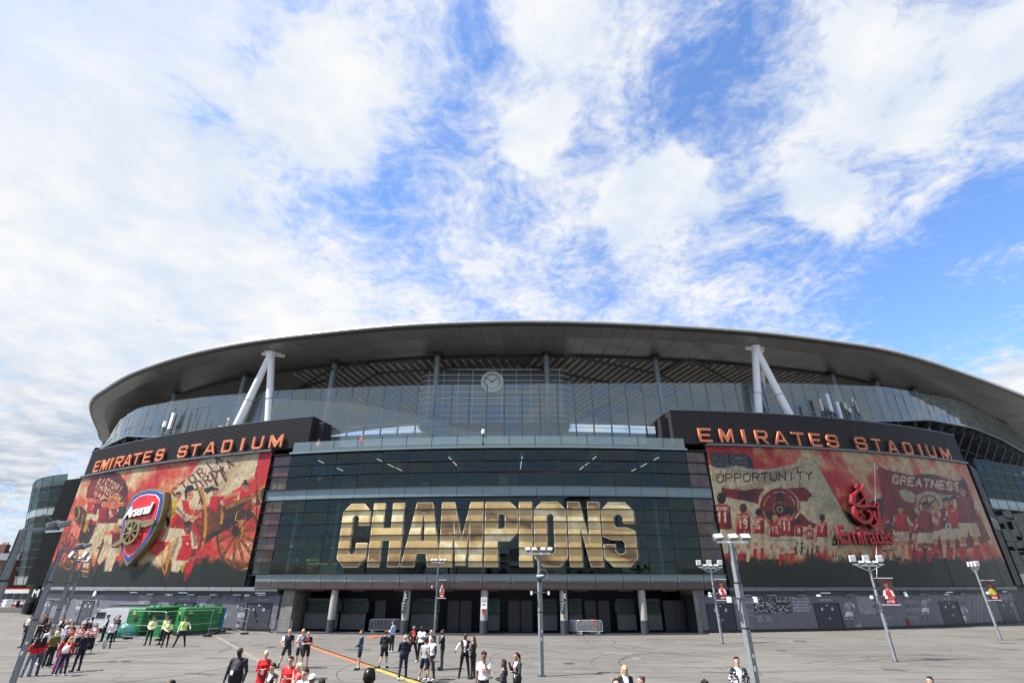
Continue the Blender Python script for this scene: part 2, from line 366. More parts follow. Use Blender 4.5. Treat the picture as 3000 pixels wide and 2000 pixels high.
class SZ(Canvas):
    """canvas laid on the facade: s0..s1 along, z0..z1 up, ppm texels per metre"""
    def __init__(s, s0, s1, z0, z1, ppm, base=(0, 0, 0)):
        s.s0, s.s1, s.z0, s.z1, s.ppm = s0, s1, z0, z1, ppm
        super().__init__(int((s1 - s0) * ppm), int((z1 - z0) * ppm), base); s.org = (0, 0); s.sc_ = 1.0
    def crop(s, ox, oy, k): s.org, s.sc_ = (ox, oy), k
    def c(s, x, y):
        a, z = wall_sz(s.org[0] + x / s.sc_, s.org[1] + y / s.sc_); return ((a - s.s0) * s.ppm, (z - s.z0) * s.ppm)
    def poly(s, pts, col, alpha=1.0): s.fill([s.c(*p) for p in pts], col, alpha)
    def seg(s, a, b, w, col, alpha=1.0):
        p, q = s.c(*a), s.c(*b); k = np.hypot(*(np.array(s.c(a[0] + 10, a[1])) - p)) / 10; s.line(p, q, w * k, col, alpha)
    def ell(s, x, y, rx, ry, col, alpha=1.0, a0=0, a1=2 * PI, n=26):
        s.poly([(x + rx * math.cos(t), y + ry * math.sin(t)) for t in np.linspace(a0, a1, n)], col, alpha)
    def ring(s, x, y, rx, ry, w, col, a0=0, a1=2 * PI, n=30, alpha=1.0):
        T_ = np.linspace(a0, a1, n)
        s.poly([(x + rx * math.cos(t), y + ry * math.sin(t)) for t in T_] + [(x + (rx - w) * math.cos(t), y + (ry - w) * math.sin(t)) for t in T_[::-1]], col, alpha)
    def text(s, txt, a, b, h, w, col, wide=.72):
        a, b = np.array(a, float), np.array(b, float); d = (b - a) / max(1, len(txt)); up = np.array([d[1], -d[0]]) / np.hypot(*d) * h
        if up[1] > 0: up = -up
        for i, chh in enumerate(txt):
            o = a + d * i
            for st in strokes(chh):
                P_ = [o + d * (q[0] / 4 * wide) + up * (q[1] / 6) for q in st]
                for p0, p1 in zip(P_[:-1], P_[1:]): s.seg(tuple(p0), tuple(p1), w, col)
# ------------------------------------------------------------------ block letters as solids
def glyph(ch, w, h, t, c, tv=None):
    """outline loops (outer first, holes after) of a block letter w x h, stroke t, corner cut c"""
    v = tv or t; ci = max(.0, c - t * .45); m = h / 2
    rect = lambda a, b, x, y: [(a, b), (x, b), (x, y), (a, y)]
    if ch == 'I': return [rect(0, 0, t, h)]
    if ch == 'E': return [[(0, 0), (w, 0), (w, v), (t, v), (t, m - v / 2), (w * .86, m - v / 2), (w * .86, m + v / 2), (t, m + v / 2), (t, h - v), (w, h - v), (w, h), (0, h)]]
    if ch == 'T': return [[(w / 2 - t / 2, 0), (w / 2 + t / 2, 0), (w / 2 + t / 2, h - v), (w, h - v), (w, h), (0, h), (0, h - v), (w / 2 - t / 2, h - v)]]
    if ch == 'H': return [[(0, 0), (t, 0), (t, m - v / 2), (w - t, m - v / 2), (w - t, 0), (w, 0), (w, h), (w - t, h), (w - t, m + v / 2), (t, m + v / 2), (t, h), (0, h)]]
    if ch == 'O': return [[(c, 0), (w - c, 0), (w, c), (w, h - c), (w - c, h), (c, h), (0, h - c), (0, c)], [(t, v + ci), (t, h - v - ci), (t + ci, h - v), (w - t - ci, h - v), (w - t, h - v - ci), (w - t, v + ci), (w - t - ci, v), (t + ci, v)]]
    if ch == 'D': return [[(0, 0), (w - c, 0), (w, c), (w, h - c), (w - c, h), (0, h)], [(t, v), (t, h - v), (w - t - ci, h - v), (w - t, h - v - ci), (w - t, v + ci), (w - t - ci, v)]]
    if ch == 'U': return [[(c, 0), (w - c, 0), (w, c), (w, h), (w - t, h), (w - t, v + ci), (w - t - ci, v), (t + ci, v), (t, v + ci), (t, h), (0, h), (0, c)]]
    if ch == 'C': return [[(c, 0), (w - c, 0), (w, c), (w, h * .37), (w - t, h * .37), (w - t, v + ci), (w - t - ci, v), (t + ci, v), (t, v + ci), (t, h - v - ci), (t + ci, h - v), (w - t - ci, h - v), (w - t, h - v - ci), (w - t, h * .64), (w, h * .64), (w, h - c), (w - c, h), (c, h), (0, h - c), (0, c)]]
    if ch == 'S': return [[(c, 0), (w - c, 0), (w, c), (w, m + v / 2 - c * .4), (w - c, m + v / 2), (t + ci, m + v / 2), (t, m + v / 2 + ci), (t, h - v - ci), (t + ci, h - v), (w - t - ci, h - v), (w - t, h - v - ci), (w - t, h * .66), (w, h * .66), (w, h - c), (w - c, h), (c, h), (0, h - c), (0, m - v / 2 + c * .4), (c, m - v / 2), (w - t - ci, m - v / 2), (w - t, m - v / 2 - ci), (w - t, v + ci), (w - t - ci, v), (t + ci, v), (t, v + ci), (t, h * .34), (0, h * .34), (0, c)]]
    if ch == 'P': return [[(0, 0), (t, 0), (t, h * .38), (w - c, h * .38), (w, h * .38 + c), (w, h - c), (w - c, h), (0, h)], [(t, h * .38 + v), (t, h - v), (w - t - ci, h - v), (w - t, h - v - ci), (w - t, h * .38 + v + ci), (w - t - ci, h * .38 + v)]]
    if ch == 'R': return [[(0, 0), (t, 0), (t, h * .40), (w * .42, h * .40), (w - t * 1.05, 0), (w, 0), (w * .66, h * .40), (w - c, h * .40), (w, h * .40 + c), (w, h - c), (w - c, h), (0, h)], [(t, h * .40 + v), (t, h - v), (w - t - ci, h - v), (w - t, h - v - ci), (w - t, h * .40 + v + ci), (w - t - ci, h * .40 + v)]]
    if ch == 'A':
        a = w * .5 - t * .62; k = a / h
        return [[(0, 0), (t, 0), (t + k * h * .2, h * .2), (w - t - k * h * .2, h * .2), (w - t, 0), (w, 0), (w - a, h), (a, h)], [(t + k * (h * .2 + v), h * .2 + v), (w / 2 - .01 * w, h - v * .9), (w / 2 + .01 * w, h - v * .9), (w - t - k * (h * .2 + v), h * .2 + v)]]
    if ch == 'M': return [[(0, 0), (t, 0), (t, h * .60), (w / 2 - t * .36, 0 + h * .02), (w / 2 + t * .36, h * .02), (w - t, h * .60), (w - t, 0), (w, 0), (w, h), (w - t, h), (w / 2, h * .42), (t, h), (0, h)]]
    if ch == 'N': return [[(0, 0), (t, 0), (t, h * .58), (w - t, 0), (w, 0), (w, h), (w - t, h), (w - t, h * .42), (t, h), (0, h)]]
def loops_mesh(name, loops, depth, mats, xf, bevel=0.0, offset=0.0):
    """filled outline extruded by depth; xf maps the flat (x, y, z) to its place"""
    cu = bpy.data.curves.new(name, 'CURVE'); cu.dimensions = '2D'; cu.fill_mode = 'BOTH'; cu.extrude = depth / 2; cu.bevel_depth = bevel; cu.offset = offset
    for lp in loops:
        sp = cu.splines.new('POLY'); sp.points.add(len(lp) - 1); sp.use_cyclic_u = True
        for p, q in zip(sp.points, lp): p.co = (q[0], q[1], 0, 1)
    o = bpy.data.objects.new(name, cu); COL.objects.link(o)
    dg = bpy.context.evaluated_depsgraph_get(); me = bpy.data.meshes.new_from_object(o.evaluated_get(dg))
    bpy.data.objects.remove(o); bpy.data.curves.remove(cu)
    return place_flat(me, name, mats, xf)
def place_flat(me, name, mats, xf):
    me.name = name; co = np.empty(len(me.vertices) * 3, np.float32); me.vertices.foreach_get('co', co); co = co.reshape(-1, 3)
    out = np.array([tuple(xf(*p)) for p in co.tolist()], np.float32); me.vertices.foreach_set('co', out.ravel())
    me.materials.clear()
    for m in (mats if isinstance(mats, (list, tuple)) else [mats]): me.materials.append(m)
    me.update(); return me
def text_mesh(name, txt, size, depth, m, xf, shear=0.0, offset=0.0, align='LEFT', space=1.0, line=1.0):
    cu = bpy.data.curves.new(name, 'FONT'); cu.body = txt; cu.size = size; cu.extrude = depth / 2; cu.shear = shear; cu.offset = offset
    cu.align_x = align; cu.space_character = space; cu.space_line = line; cu.resolution_u = 2
    o = bpy.data.objects.new(name, cu); COL.objects.link(o)
    dg = bpy.context.evaluated_depsgraph_get(); me = bpy.data.meshes.new_from_object(o.evaluated_get(dg))
    bpy.data.objects.remove(o); bpy.data.curves.remove(cu)
    return place_flat(me, name, m, xf)
def on_wall(s0, z0, off, sx=1.0, sz=1.0, slope=0.0):
    return lambda x, y, z: W(s0 + x * sx, z0 + y * sz + x * slope, off + z)
# ------------------------------------------------------------------ ground
def ground_mat():
    m = bpy.data.materials.new('asphalt_square'); m.use_nodes = True; T = NT(m.node_tree); b = T.n['Principled BSDF']
    g = T.node('ShaderNodeNewGeometry').outputs['Position']
    n1 = T.noise(g, .10, 6, .6, .6); n2 = T.noise(g, .9, 6, .65, .8); n3 = T.noise(g, 22, 4, .6)
    mp = T.node('ShaderNodeMapping'); T.l.new(g, mp.inputs[0]); mp.inputs['Rotation'].default_value = (0, 0, .35); mp.inputs['Scale'].default_value = (.22, 1.8, 1)
    n4 = T.noise(mp.outputs[0], .8, 7, .7, 1.4)
    mp2 = T.node('ShaderNodeMapping'); T.l.new(g, mp2.inputs[0]); mp2.inputs['Rotation'].default_value = (0, 0, -.55); mp2.inputs['Scale'].default_value = (.15, 2.6, 1)
    n5 = T.noise(mp2.outputs[0], .7, 6, .7, 1.2)
    c = T.mix(T.ramp(n1, .3, .7), (0.0900, 0.0840, 0.0762), (0.1230, 0.1176, 0.1092))
    c = T.mix(T.ramp(n2, .42, .72, 0, .55), c, (0.1440, 0.1368, 0.1230))
    c = T.mix(T.ramp(n4, .50, .66, 0, .85), c, (0.0510, 0.0492, 0.0468))
    c = T.mix(T.ramp(n5, .52, .68, 0, .72), c, (0.0480, 0.0456, 0.0432))
    c = T.mix(T.ramp(n5, .45, .30, 0, .6), c, (0.1620, 0.1500, 0.1290))
    rust = T.noise(g, .45, 5, .6, .4)
    c = T.mix(T.ramp(rust, .60, .78, 0, .35), c, (0.1500, 0.1140, 0.0840))
    # hairline cracks
    vo = T.node('ShaderNodeTexVoronoi', feature='DISTANCE_TO_EDGE'); vo.inputs['Scale'].default_value = .16
    wv_ = T.vmath('ADD', g, T.vmath('MULTIPLY', T.node('ShaderNodeTexNoise').outputs['Color'], (0, 0, 0)).outputs[0]).outputs[0]
    T.l.new(wv_, vo.inputs['Vector'])
    c = T.mix(T.ramp(vo.outputs['Distance'], .010, .0, 0, .5), c, (0.0300, 0.0300, 0.0300))
    c = T.mix(T.ramp(n3, .3, .7, .0, .35), c, (0.0600, 0.0600, 0.0570))
    T.l.new(T.mix(1.0, c, (1.23, 1.20, 1.16), 'MULTIPLY'), b.inputs['Base Color']); b.inputs['Roughness'].default_value = .85
    bn = T.node('ShaderNodeBump'); bn.inputs['Strength'].default_value = .35; bn.inputs['Distance'].default_value = .01
    T.l.new(n3, bn.inputs['Height']); T.l.new(bn.outputs[0], b.inputs['Normal']); return m
gm = ground_mat()
b = MB(); b.add([(-900, -900, 0), (900, -900, 0), (900, 900, 0), (-900, 900, 0)], [(0, 1, 2, 3)])
b.build('ground', gm, kind='structure')
MT['tyre'] = mat('tyre_rubber_mark', (.055, .053, .05), .8, var=.3, scale=5)
MT['line_pale'] = mat('worn_line_paint', (.19, .175, .14), .8, var=.35, scale=4)
def strip(name, pts, w, m, z=.004, taper=False):
    b = MB(); vs = []
    for i, p in enumerate(pts):
        a = pts[max(0, i - 1)]; c = pts[min(len(pts) - 1, i + 1)]; d = Vector((c[0] - a[0], c[1] - a[1], 0)).normalized(); n = Vector((-d.y, d.x, 0))
        ww = w * (1 if not taper else math.sin(PI * (i + .4) / len(pts)) ** .5)
        vs += [Vector((p[0], p[1], z)) + n * ww / 2, Vector((p[0], p[1], z)) - n * ww / 2]
    b.add(vs, [(2 * i, 2 * i + 1, 2 * i + 3, 2 * i + 2) for i in range(len(pts) - 1)]); return b.build(name, m, kind='structure')
G = lambda x, y: at_z(x, y, 0)
strip('painted_line', [G(633, 1863), G(700, 1900), G(830, 1977), G(905, 2022)], .27, MT['line_pale'])
strip('painted_line', [G(1590, 1877), G(1860, 1897), G(2010, 1911), G(2330, 1943), G(2700, 1990)], .16, MT['line_pale'], z=.008)
strip('painted_line', [G(2370, 1860), G(2600, 1875), G(3000, 1910)], .13, MT['line_pale'])
strip('painted_line', [G(1480, 1868), G(1600, 1876), G(1840, 1880)], .10, MT['line_pale'])
strip('painted_line', [G(-60, 1812), G(30, 1824), G(90, 1806), G(120, 1795)], .22, MT['line_pale'])
for k in range(16):
    r0 = rng.uniform(3.5, 13); a0 = rng.uniform(0, 2 * PI); da = rng.uniform(.5, 1.4); cx, cy = rng.uniform(-26, 32), rng.uniform(22, 47)
    for dr in (0, 1.55):
        strip('tyre_mark', [(cx + (r0 + dr) * math.cos(a0 + da * t), cy + (r0 + dr) * .8 * math.sin(a0 + da * t)) for t in np.linspace(0, 1, 18)], rng.uniform(.04, .09), MT['tyre'], z=.0042 + .0003 * k, taper=True)
# repair patches, covers and saw-cut joints in the surfacing
MT['patch_d'] = mat('new_asphalt_patch', (.062, .060, .057), .85, var=.2, scale=6); MT['patch_l'] = mat('worn_concrete_patch', (.145, .138, .122), .85, var=.25, scale=5)
for k in range(34):
    x, y = rng.uniform(-30, 38), rng.uniform(20, 49); w, d_ = rng.uniform(.3, 2.2), rng.uniform(.25, 1.0); a = rng.choice([.12, -.3, 1.2]); ca, sa = math.cos(a), math.sin(a)
    MB().add([(x + u * w * ca - v * d_ * sa, y + u * w * sa + v * d_ * ca, .0030 + k * .00003) for u, v in ((-.5, -.5), (.5, -.5), (.5, .5), (-.5, .5))], [(0, 1, 2, 3)]).build('surface_patch', MT['patch_d' if k % 3 else 'patch_l'], kind='structure')
for k in range(9):
    a = (rng.uniform(-34, 34), rng.uniform(20, 48)); t = rng.choice([.10, .18, -1.1]); L_ = rng.uniform(8, 26)
    strip('surface_joint', [(a[0] + math.cos(t) * q * L_, a[1] + math.sin(t) * q * L_) for q in (0, .5, 1)], .035, MT['tyre'], z=.0036)
for k in range(5):
    x, y = ((3.2, 33), (-9, 28), (18, 39), (27, 30), (-17, 41))[k]; MB().lathe((x, y, 0), [(.34, .0), (.34, .008)], 20).build('manhole_cover', MT['slate'], kind='structure')
# darker slab strip in front of the entrance
b = MB(); n = 30
for i in range(n):
    s0, s1 = -24 + 39.3 * i / n, -24 + 39.3 * (i + 1) / n
    b.add([W(s0, .012, 1.3), W(s1, .012, 1.3), W(s1, .012, -9), W(s0, .012, -9)], [(0, 1, 2, 3)])
b.build('entrance_pavement', mat('entrance_paving', (.035, .034, .033), .7, var=.25, scale=1.5), kind='structure')
b = MB().wband(-24, 15.3, .012, .10, 1.3, 1.42, 2.4); b.build('entrance_kerb', MT['slate'], kind='structure')

# ------------------------------------------------------------------ stadium
stadium = empty('stadium', (0, 60, 0), 'huge curved stadium with a wide oval roof over glass and printed walls', 'stadium')
def spline(pts, n, closed=False):
    P_ = [Vector(p) for p in pts]; out = []; m = len(P_)
    segs = m if closed else m - 1
    for i in range(segs):
        p0 = P_[(i - 1) % m] if closed or i > 0 else P_[0] * 2 - P_[1]; p1 = P_[i]; p2 = P_[(i + 1) % m]; p3 = P_[(i + 2) % m] if closed or i + 2 < m else P_[-1] * 2 - P_[-2]
        for k in range(n):
            t = k / n; out.append(.5 * ((2 * p1) + (p2 - p0) * t + (2 * p0 - 5 * p1 + 4 * p2 - p3) * t * t + (3 * p1 - p0 - 3 * p2 + p3) * t ** 3))
    if not closed: out.append(P_[-1])
    return out
RZ = 31.5
front_px = [(310, 1300), (283, 1255), (262, 1200), (268, 1165), (303, 1138), (383, 1091), (536, 1039), (714, 1001), (930, 973), (1148, 952), (1340, 942), (1530, 938), (1730, 941), (1960, 951), (2207, 968), (2420, 993), (2620, 1026), (2806, 1082), (3000, 1155)]
rim_front = [at_z(x, y, RZ) for x, y in front_px]
back = [(98, 85.5), (116, 101), (131, 124), (136, 152), (126, 184), (92, 210), (30, 220), (-25, 208), (-65, 190), (-90, 164), (-99, 138)]
rim = spline(rim_front + [Vector((x, y, RZ)) for x, y in back], 6, True)
RC = Vector((6, 132, 0))
def inward(p, d): v = RC - Vector((p.x, p.y, 0)); v.normalize(); return Vector((p.x, p.y, 0)) + v * d
def loft(b, loop, prof, mi=0, closed=True, smooth=True):
    n = len(loop); vs = []
    for p in loop:
        for d, z in prof:
            q = inward(p, d); vs.append((q.x, q.y, z))
    k = len(prof); fs = []
    for i in range(n if closed else n - 1):
        j = (i + 1) % n
        for a in range(k - 1): fs.append((i * k + a, j * k + a, j * k + a + 1, i * k + a + 1))
    b.add(vs, fs, mi, smooth)
roof_b = MB(); loft(roof_b, rim, [(0.3, RZ), (6, RZ + .5), (20, RZ + .2), (34, RZ - 1.3), (34.4, RZ - 2.0), (30, RZ - 1.9), (8, RZ - .75), (2.5, RZ - .72), (.45, RZ - .42)])
roof = roof_b.build('roof', MT['soffit_in'], stadium)
fb = MB(); loft(fb, rim, [(.35, RZ + .05), (0, RZ + .05), (-.03, RZ - .06), (0, RZ - .17), (.3, RZ - .22)]); fb.build('fascia', MT['alu'], roof)
fb = MB(); loft(fb, rim, [(.30, RZ - .22), (.2, RZ - .36), (.5, RZ - .50)]); fb.build('gutter_shadow_gap', MT['black'], roof)
# soffit: three rings of metal panels with open joints
def panel_ring(d0, z0, d1, z1, n0, n1, step, jitter):
    for i in range(n0, n1, step):
        a, c = rim[i % len(rim)], rim[(i + step) % len(rim)]
        b = MB()
        g = .012
        def pt(t, d, z): q = inward(a.lerp(c, t), d); return (q.x, q.y, z)
        lo = [pt(g, d0, z0), pt(1 - g, d0, z0), pt(1 - g, d1, z1), pt(g, d1, z1)]; dz = rng.uniform(-jitter, jitter)
        mid = []
        b.add([(x, y, z + dz) for x, y, z in lo] + [(x, y, z + .07) for x, y, z in lo], BOXF)
        b.build('soffit_panel', MT['soffit'], roof)
nfront = 6 * len(front_px)
panel_ring(.55, RZ - .50, 2.48, RZ - .82, 0, nfront, 1, .004)
panel_ring(2.52, RZ - .83, 4.98, RZ - .87, 0, nfront, 1, .004)
panel_ring(5.02, RZ - .87, 7.6, RZ - .86, 0, nfront, 2, .006)
eb = MB()
for i in range(0, nfront):
    a, c = inward(rim[i], 7.75), inward(rim[i + 1], 7.75); eb.bar((a.x, a.y, RZ - .98), (c.x, c.y, RZ - .98), .16, .26)
eb.build('edge_beam', MT['dark_steel'], roof)
# inner roof: pale rooflight strips in two slanting families, dark ties
def inner_z(p):
    v = Vector((p[0], p[1], 0)); best = min(rim[:nfront], key=lambda r: abs(math.atan2(r.x - RC.x, RC.y - r.y) - math.atan2(v.x - RC.x, RC.y - v.y)))
    d = (Vector((best.x, best.y, 0)) - v).length; return RZ - .75 - (d - 8) / 22 * 1.15 - .16, d
for fam, (az, x0, x1, st) in enumerate(((math.radians(-22), 4, 50, 1.15), (math.radians(15), -34, 3, 1.15))):
    x = x0
    while x < x1:
        p0 = None
        for t in np.arange(0, 44, 1.2):
            q = (x + math.sin(az) * t, 52 + math.cos(az) * t); z, d = inner_z(q)
            if p0 is None and d > 8.2: p0 = (q, z)
            if p0 is not None and d < 29.5 and d > 8.2: p1 = (q, z)
            if (fam == 0 and q[0] < 1.6) or (fam == 1 and q[0] > 1.6): break
        if p0 and (Vector(p1[0]) - Vector(p0[0])).length > 2:
            MB().bar((*p0[0], p0[1]), (*p1[0], p1[1]), .28, .10).build('rooflight_strip', MT['rooflight'], roof)  # opaque bar; its pale colour stands in for light coming through
        x += st
for (ax, ay), (bx, by) in [((250, 455), (1210, 385)), ((1210, 385), (1195, 325)), ((1210, 385), (1420, 430)), ((1530, 325), (2190, 460)), ((1520, 455), (2050, 560)), ((150, 365), (250, 455)), ((250, 455), (100, 540)), ((2190, 460), (2352, 360)), ((2190, 460), (2352, 545)), ((0, 430), (130, 360)), ((1530, 670), (1890, 800)), ((1610, 800), (1950, 600)), ((2352, 355), (2550, 400)), ((2400, 350), (2700, 520)), ((-500, 620), (-100, 500)), ((-300, 560), (-60, 420))]:
    p, q = at_z(1000 + ax / 2.352, 900 + ay / 2.352, RZ - 2.3), at_z(1000 + bx / 2.352, 900 + by / 2.352, RZ - 2.3)
    MB().bar(p, q, .16, .22).build('tie_beam', MT['dark_steel'], roof)
# white blade end of a roof truss standing above the rim
p = at_y(716, 990, 66)
MB().add([at_y(712, 989, 64), at_y(722, 999, 64), at_y(790, 1003, 72), at_y(770, 985, 74), at_y(712, 987, 64.6), at_y(722, 996, 64.6), at_y(790, 998, 72.6), at_y(770, 982, 74.6)], BOXF).build('truss_tip', MT['white_paint'], roof)
# slender grey columns under the edge beam
for px, py in ((517, 1147), (721, 1096), (982, 1059), (1283, 1037), (1600, 1036), (1918, 1045), (2434, 1093), (2563, 1113), (2672, 1136)):
    d = ray(px, py); t = (RZ - 1.0 - EYE) / d.z; x, y = d.x * t, d.y * t
    c = MB().tube((x, y, 16.7), (x, y, RZ - 1.1), .36, .36, 16).build('roof_column', mat('column_paint', (.20, .24, .27), .4, .1) if 'colp' not in MT else MT['colp'], stadium)
    MT['colp'] = c.data.materials[0]
    MB().box((x, y, RZ - 1.12), (1.1, 1.1, .18)).tube((x, y, RZ - 1.6), (x, y, RZ - 1.1), .30, .55, 12).build('bearing', MT['dark_steel'], c)
# big white V struts
for apex, feet in (((795, 1034), [(697, 1240), (787, 1232)]), ((2212, 1017), [(2223, 1217), (2317, 1223), (2240, 1219)])):
    A = at_z(*apex, RZ - .9)
    for i, f in enumerate(feet):
        fy = A.y + (.2 if i < 2 else 5.5); B = at_y(f[0], f[1], fy); dirn = (B - A).normalized(); B = B + dirn * (1.0 if i < 2 else 0)
        st = MB().tube(A + Vector((.25 * (i - .5), 0, -.5)), B, .40, .47, 20).build('strut', MT['white_paint'], stadium)
        q = A.lerp(B, .62); MB().tube(q, q + dirn * .07, .475, .475, 20).build('weld_ring', MT['mullion'], st)
    MB().tube(A + Vector((0, 0, -.9)), A + Vector((0, 0, .1)), .5, .62, 10).box(A + Vector((.1, .2, -.02)), (2.0, 1.3, .07), rz=.5).bar(A + Vector((-1.2, 0, -.1)), A + Vector((1.4, .8, -.1)), .3, .35).build('strut_head', MT['white_paint'], stadium)

# ---- ring of tall glass screens
ring_pts = spline([(-84, 104), (-79.5, 94), (-66, 80), (-53, 67.5), (-40, 61.2), (-20, 56), (0, 54.2), (20, 55.6), (35, 59), (50, 63.5), (65, 71.5), (80, 81.5), (96, 93), (112, 107), (126, 124)], 60)
ring_pts = [Vector((p[0], p[1], 0)) for p in [Vector((*q[:2], 0)) for q in ring_pts]]
RA = [p.x / p.y for p in ring_pts]
def tanrow(rows):
    L_ = sorted((ray(x, y).x / ray(x, y).y, ray(x, y).z / ray(x, y).y) for x, y in rows)
    return np.array([a for a, _ in L_]), np.array([t for _, t in L_])
ta, tt = tanrow([(305, 1300), (357, 1223), (408, 1193), (500, 1175), (589, 1163), (808, 1143), (1000, 1134), (1200, 1128), (1438, 1125), (1700, 1122), (2000, 1121), (2315, 1121), (2595, 1132), (2808, 1172), (2957, 1240), (3060, 1312), (3200, 1430)])
ba, bt = tanrow([(300, 1312), (330, 1296), (374, 1276), (430, 1279), (2640, 1232), (2723, 1229), (2850, 1253), (2930, 1285), (3000, 1325), (3060, 1372), (3200, 1490)])
m0 = (math.hypot(0, 0), )
def ztop(a, y): return EYE + y * float(np.interp(a, ta, tt))
def zbot(a, y):
    if a < -.70 or a > .60: return EYE + y * float(np.interp(a, ba, bt))
    return 18.0 if -.42 < a < .33 else 19.2
cum = [0.0]
for p, q in zip(ring_pts[:-1], ring_pts[1:]): cum.append(cum[-1] + (q - p).length)
def ring_at(L_):
    i = min(len(cum) - 2, max(0, int(np.searchsorted(cum, L_)) - 1)); t = (L_ - cum[i]) / (cum[i + 1] - cum[i]); return ring_pts[i].lerp(ring_pts[i + 1], t)
screen = MB(); frame_b = MB(); Ls = np.arange(4, cum[-1] - 3, 2.02)
nodes = []
for L_ in Ls:
    p = ring_at(L_); a = p.x / p.y
    if a > 1.16 or a < -.835: continue
    nodes.append((p, zbot(a, p.y), ztop(a, p.y)))
screen_wall = MB()
for (p, zb, zt) in nodes: pass
rail = MB()
for (p, zb, zt), (q, zb2, zt2) in zip(nodes[:-1], nodes[1:]): rail.bar((p.x, p.y, zb), (q.x, q.y, zb2), .14, .16)
screen_o = rail.build('glass_screen', MT['mullion'], stadium)
for i, ((p, zb, zt), (q, zb2, zt2)) in enumerate(zip(nodes[:-1], nodes[1:])):
    d = (q - p).normalized(); out = Vector((d.y, -d.x, 0))
    MB().bar(Vector((p.x, p.y, zb)) - out * .10, Vector((p.x, p.y, zt)) - out * .10, .12, .22, up=tuple(out)).build('mullion', MT['galv_dark'], screen_o)
    def lev(f, pb, pt_): return pb + (pt_ - pb) * f
    for f0, f1 in ((0, .31), (.31, .80), (.80, 1.0)):
        a0, a1 = p + d * .05, q - d * .05
        v = [Vector((a0.x, a0.y, lev(f0, zb, zt) + .02)), Vector((a1.x, a1.y, lev(f0, zb2, zt2) + .02)), Vector((a1.x, a1.y, lev(f1, zb2, zt2) - .02)), Vector((a0.x, a0.y, lev(f1, zb, zt) - .02))]
        tl = rng.uniform(-.035, .035)
        MB().add([v[0] , v[1], v[2] + out * tl, v[3] + out * tl], [(0, 1, 2, 3)]).build('glass_pane', MT['glass_screen'], screen_o)
    for f0 in (.31, .80):
        MB().bar((p.x, p.y, lev(f0, zb, zt)), (q.x, q.y, lev(f0, zb2, zt2)), .05, .05).build('transom', MT['mullion'], screen_o)
# stand rear wall behind the screens, deck and dark underside
def ring_loft(rows, mname, m, kids=None, a_lo=-2, a_hi=2):
    b = MB(); pts = [p for p in ring_pts[::6] if a_lo <= p.x / p.y <= a_hi]; vs = []
    for p in pts:
        for d, zf in rows:
            q = inward(p, d); z = zf(p.x / p.y, p.y) if callable(zf) else zf; vs.append((q.x, q.y, z))
    k = len(rows); b.add(vs, [(i * k + a, (i + 1) * k + a, (i + 1) * k + a + 1, i * k + a + 1) for i in range(len(pts) - 1) for a in range(k - 1)], 0, False)
    return b.build(mname, m, stadium)
ring_loft([(7.5, 16.5), (7.5, 21.4), (7.9, 21.4), (7.9, 16.5)], 'stand_rear_wall', mat('frosted_rear_wall', (.34, .38, .37), .5, var=.12, scale=.5, dirt=.2))
rb = MB()
for i in range(0, len(ring_pts) - 14, 14):
    a, c = inward(ring_pts[i], 7.6), inward(ring_pts[i + 14], 7.6)
    if abs(a.x / a.y) < 1.1: rb.bar((a.x, a.y, 22.0), (c.x, c.y, 22.0), .05).bar((a.x, a.y, 21.4), (a.x, a.y, 22.0), .05)
rb.build('guard_rail', MT['mullion'], stadium)
ring_loft([(.05, lambda a, y: zbot(a, y) - .05), (7.5, lambda a, y: zbot(a, y) - 1.5 if abs(a) > .5 else 16.6), (9, 8.0), (9, 0.0)], 'stand_underside', MT['interior_dark'])
rk = MB()
for L_ in np.arange(3, cum[-1] - 3, 4.04):
    p = ring_at(L_); a = p.x / p.y
    if not (.55 < a < 1.16 or -1.05 < a < -.62): continue
    zb = zbot(a, p.y); o, i1, i2 = inward(p, .15), inward(p, 5.5), inward(p, 8.6)
    r_ = MB().bar((o.x, o.y, zb - .35), (i1.x, i1.y, zb - 1.9), .45, 1.0).bar((i1.x, i1.y, zb - 1.9), (i2.x, i2.y, zb - 6.5), .5, 1.3).build('raker_beam', MT['black'], stadium)
    MB().tube((o.x, o.y, zb - .6), (i2.x, i2.y, 11), .14, .2, 10).build('brace', MT['slate'], r_)
    p2 = ring_at(L_ + 4.04); o2 = inward(p2, 4.0); o1 = inward(p, 4.0)
    MB().bar((o1.x, o1.y, zb - 2.1), (o2.x, o2.y, zbot(p2.x / p2.y, p2.y) - 2.1), .14, .14).build('cross_tie', MT['slate'], r_)
# bowl behind everything
bowl = MB(); loft(bowl, rim, [(16, 0), (16, 17), (30, 8), (42, 2)]); bowl.build('seating_bowl', MT['interior_dark'], stadium)
pitch = MB(); loft(pitch, rim, [(41, 1.0), (60, 1.0)]); 
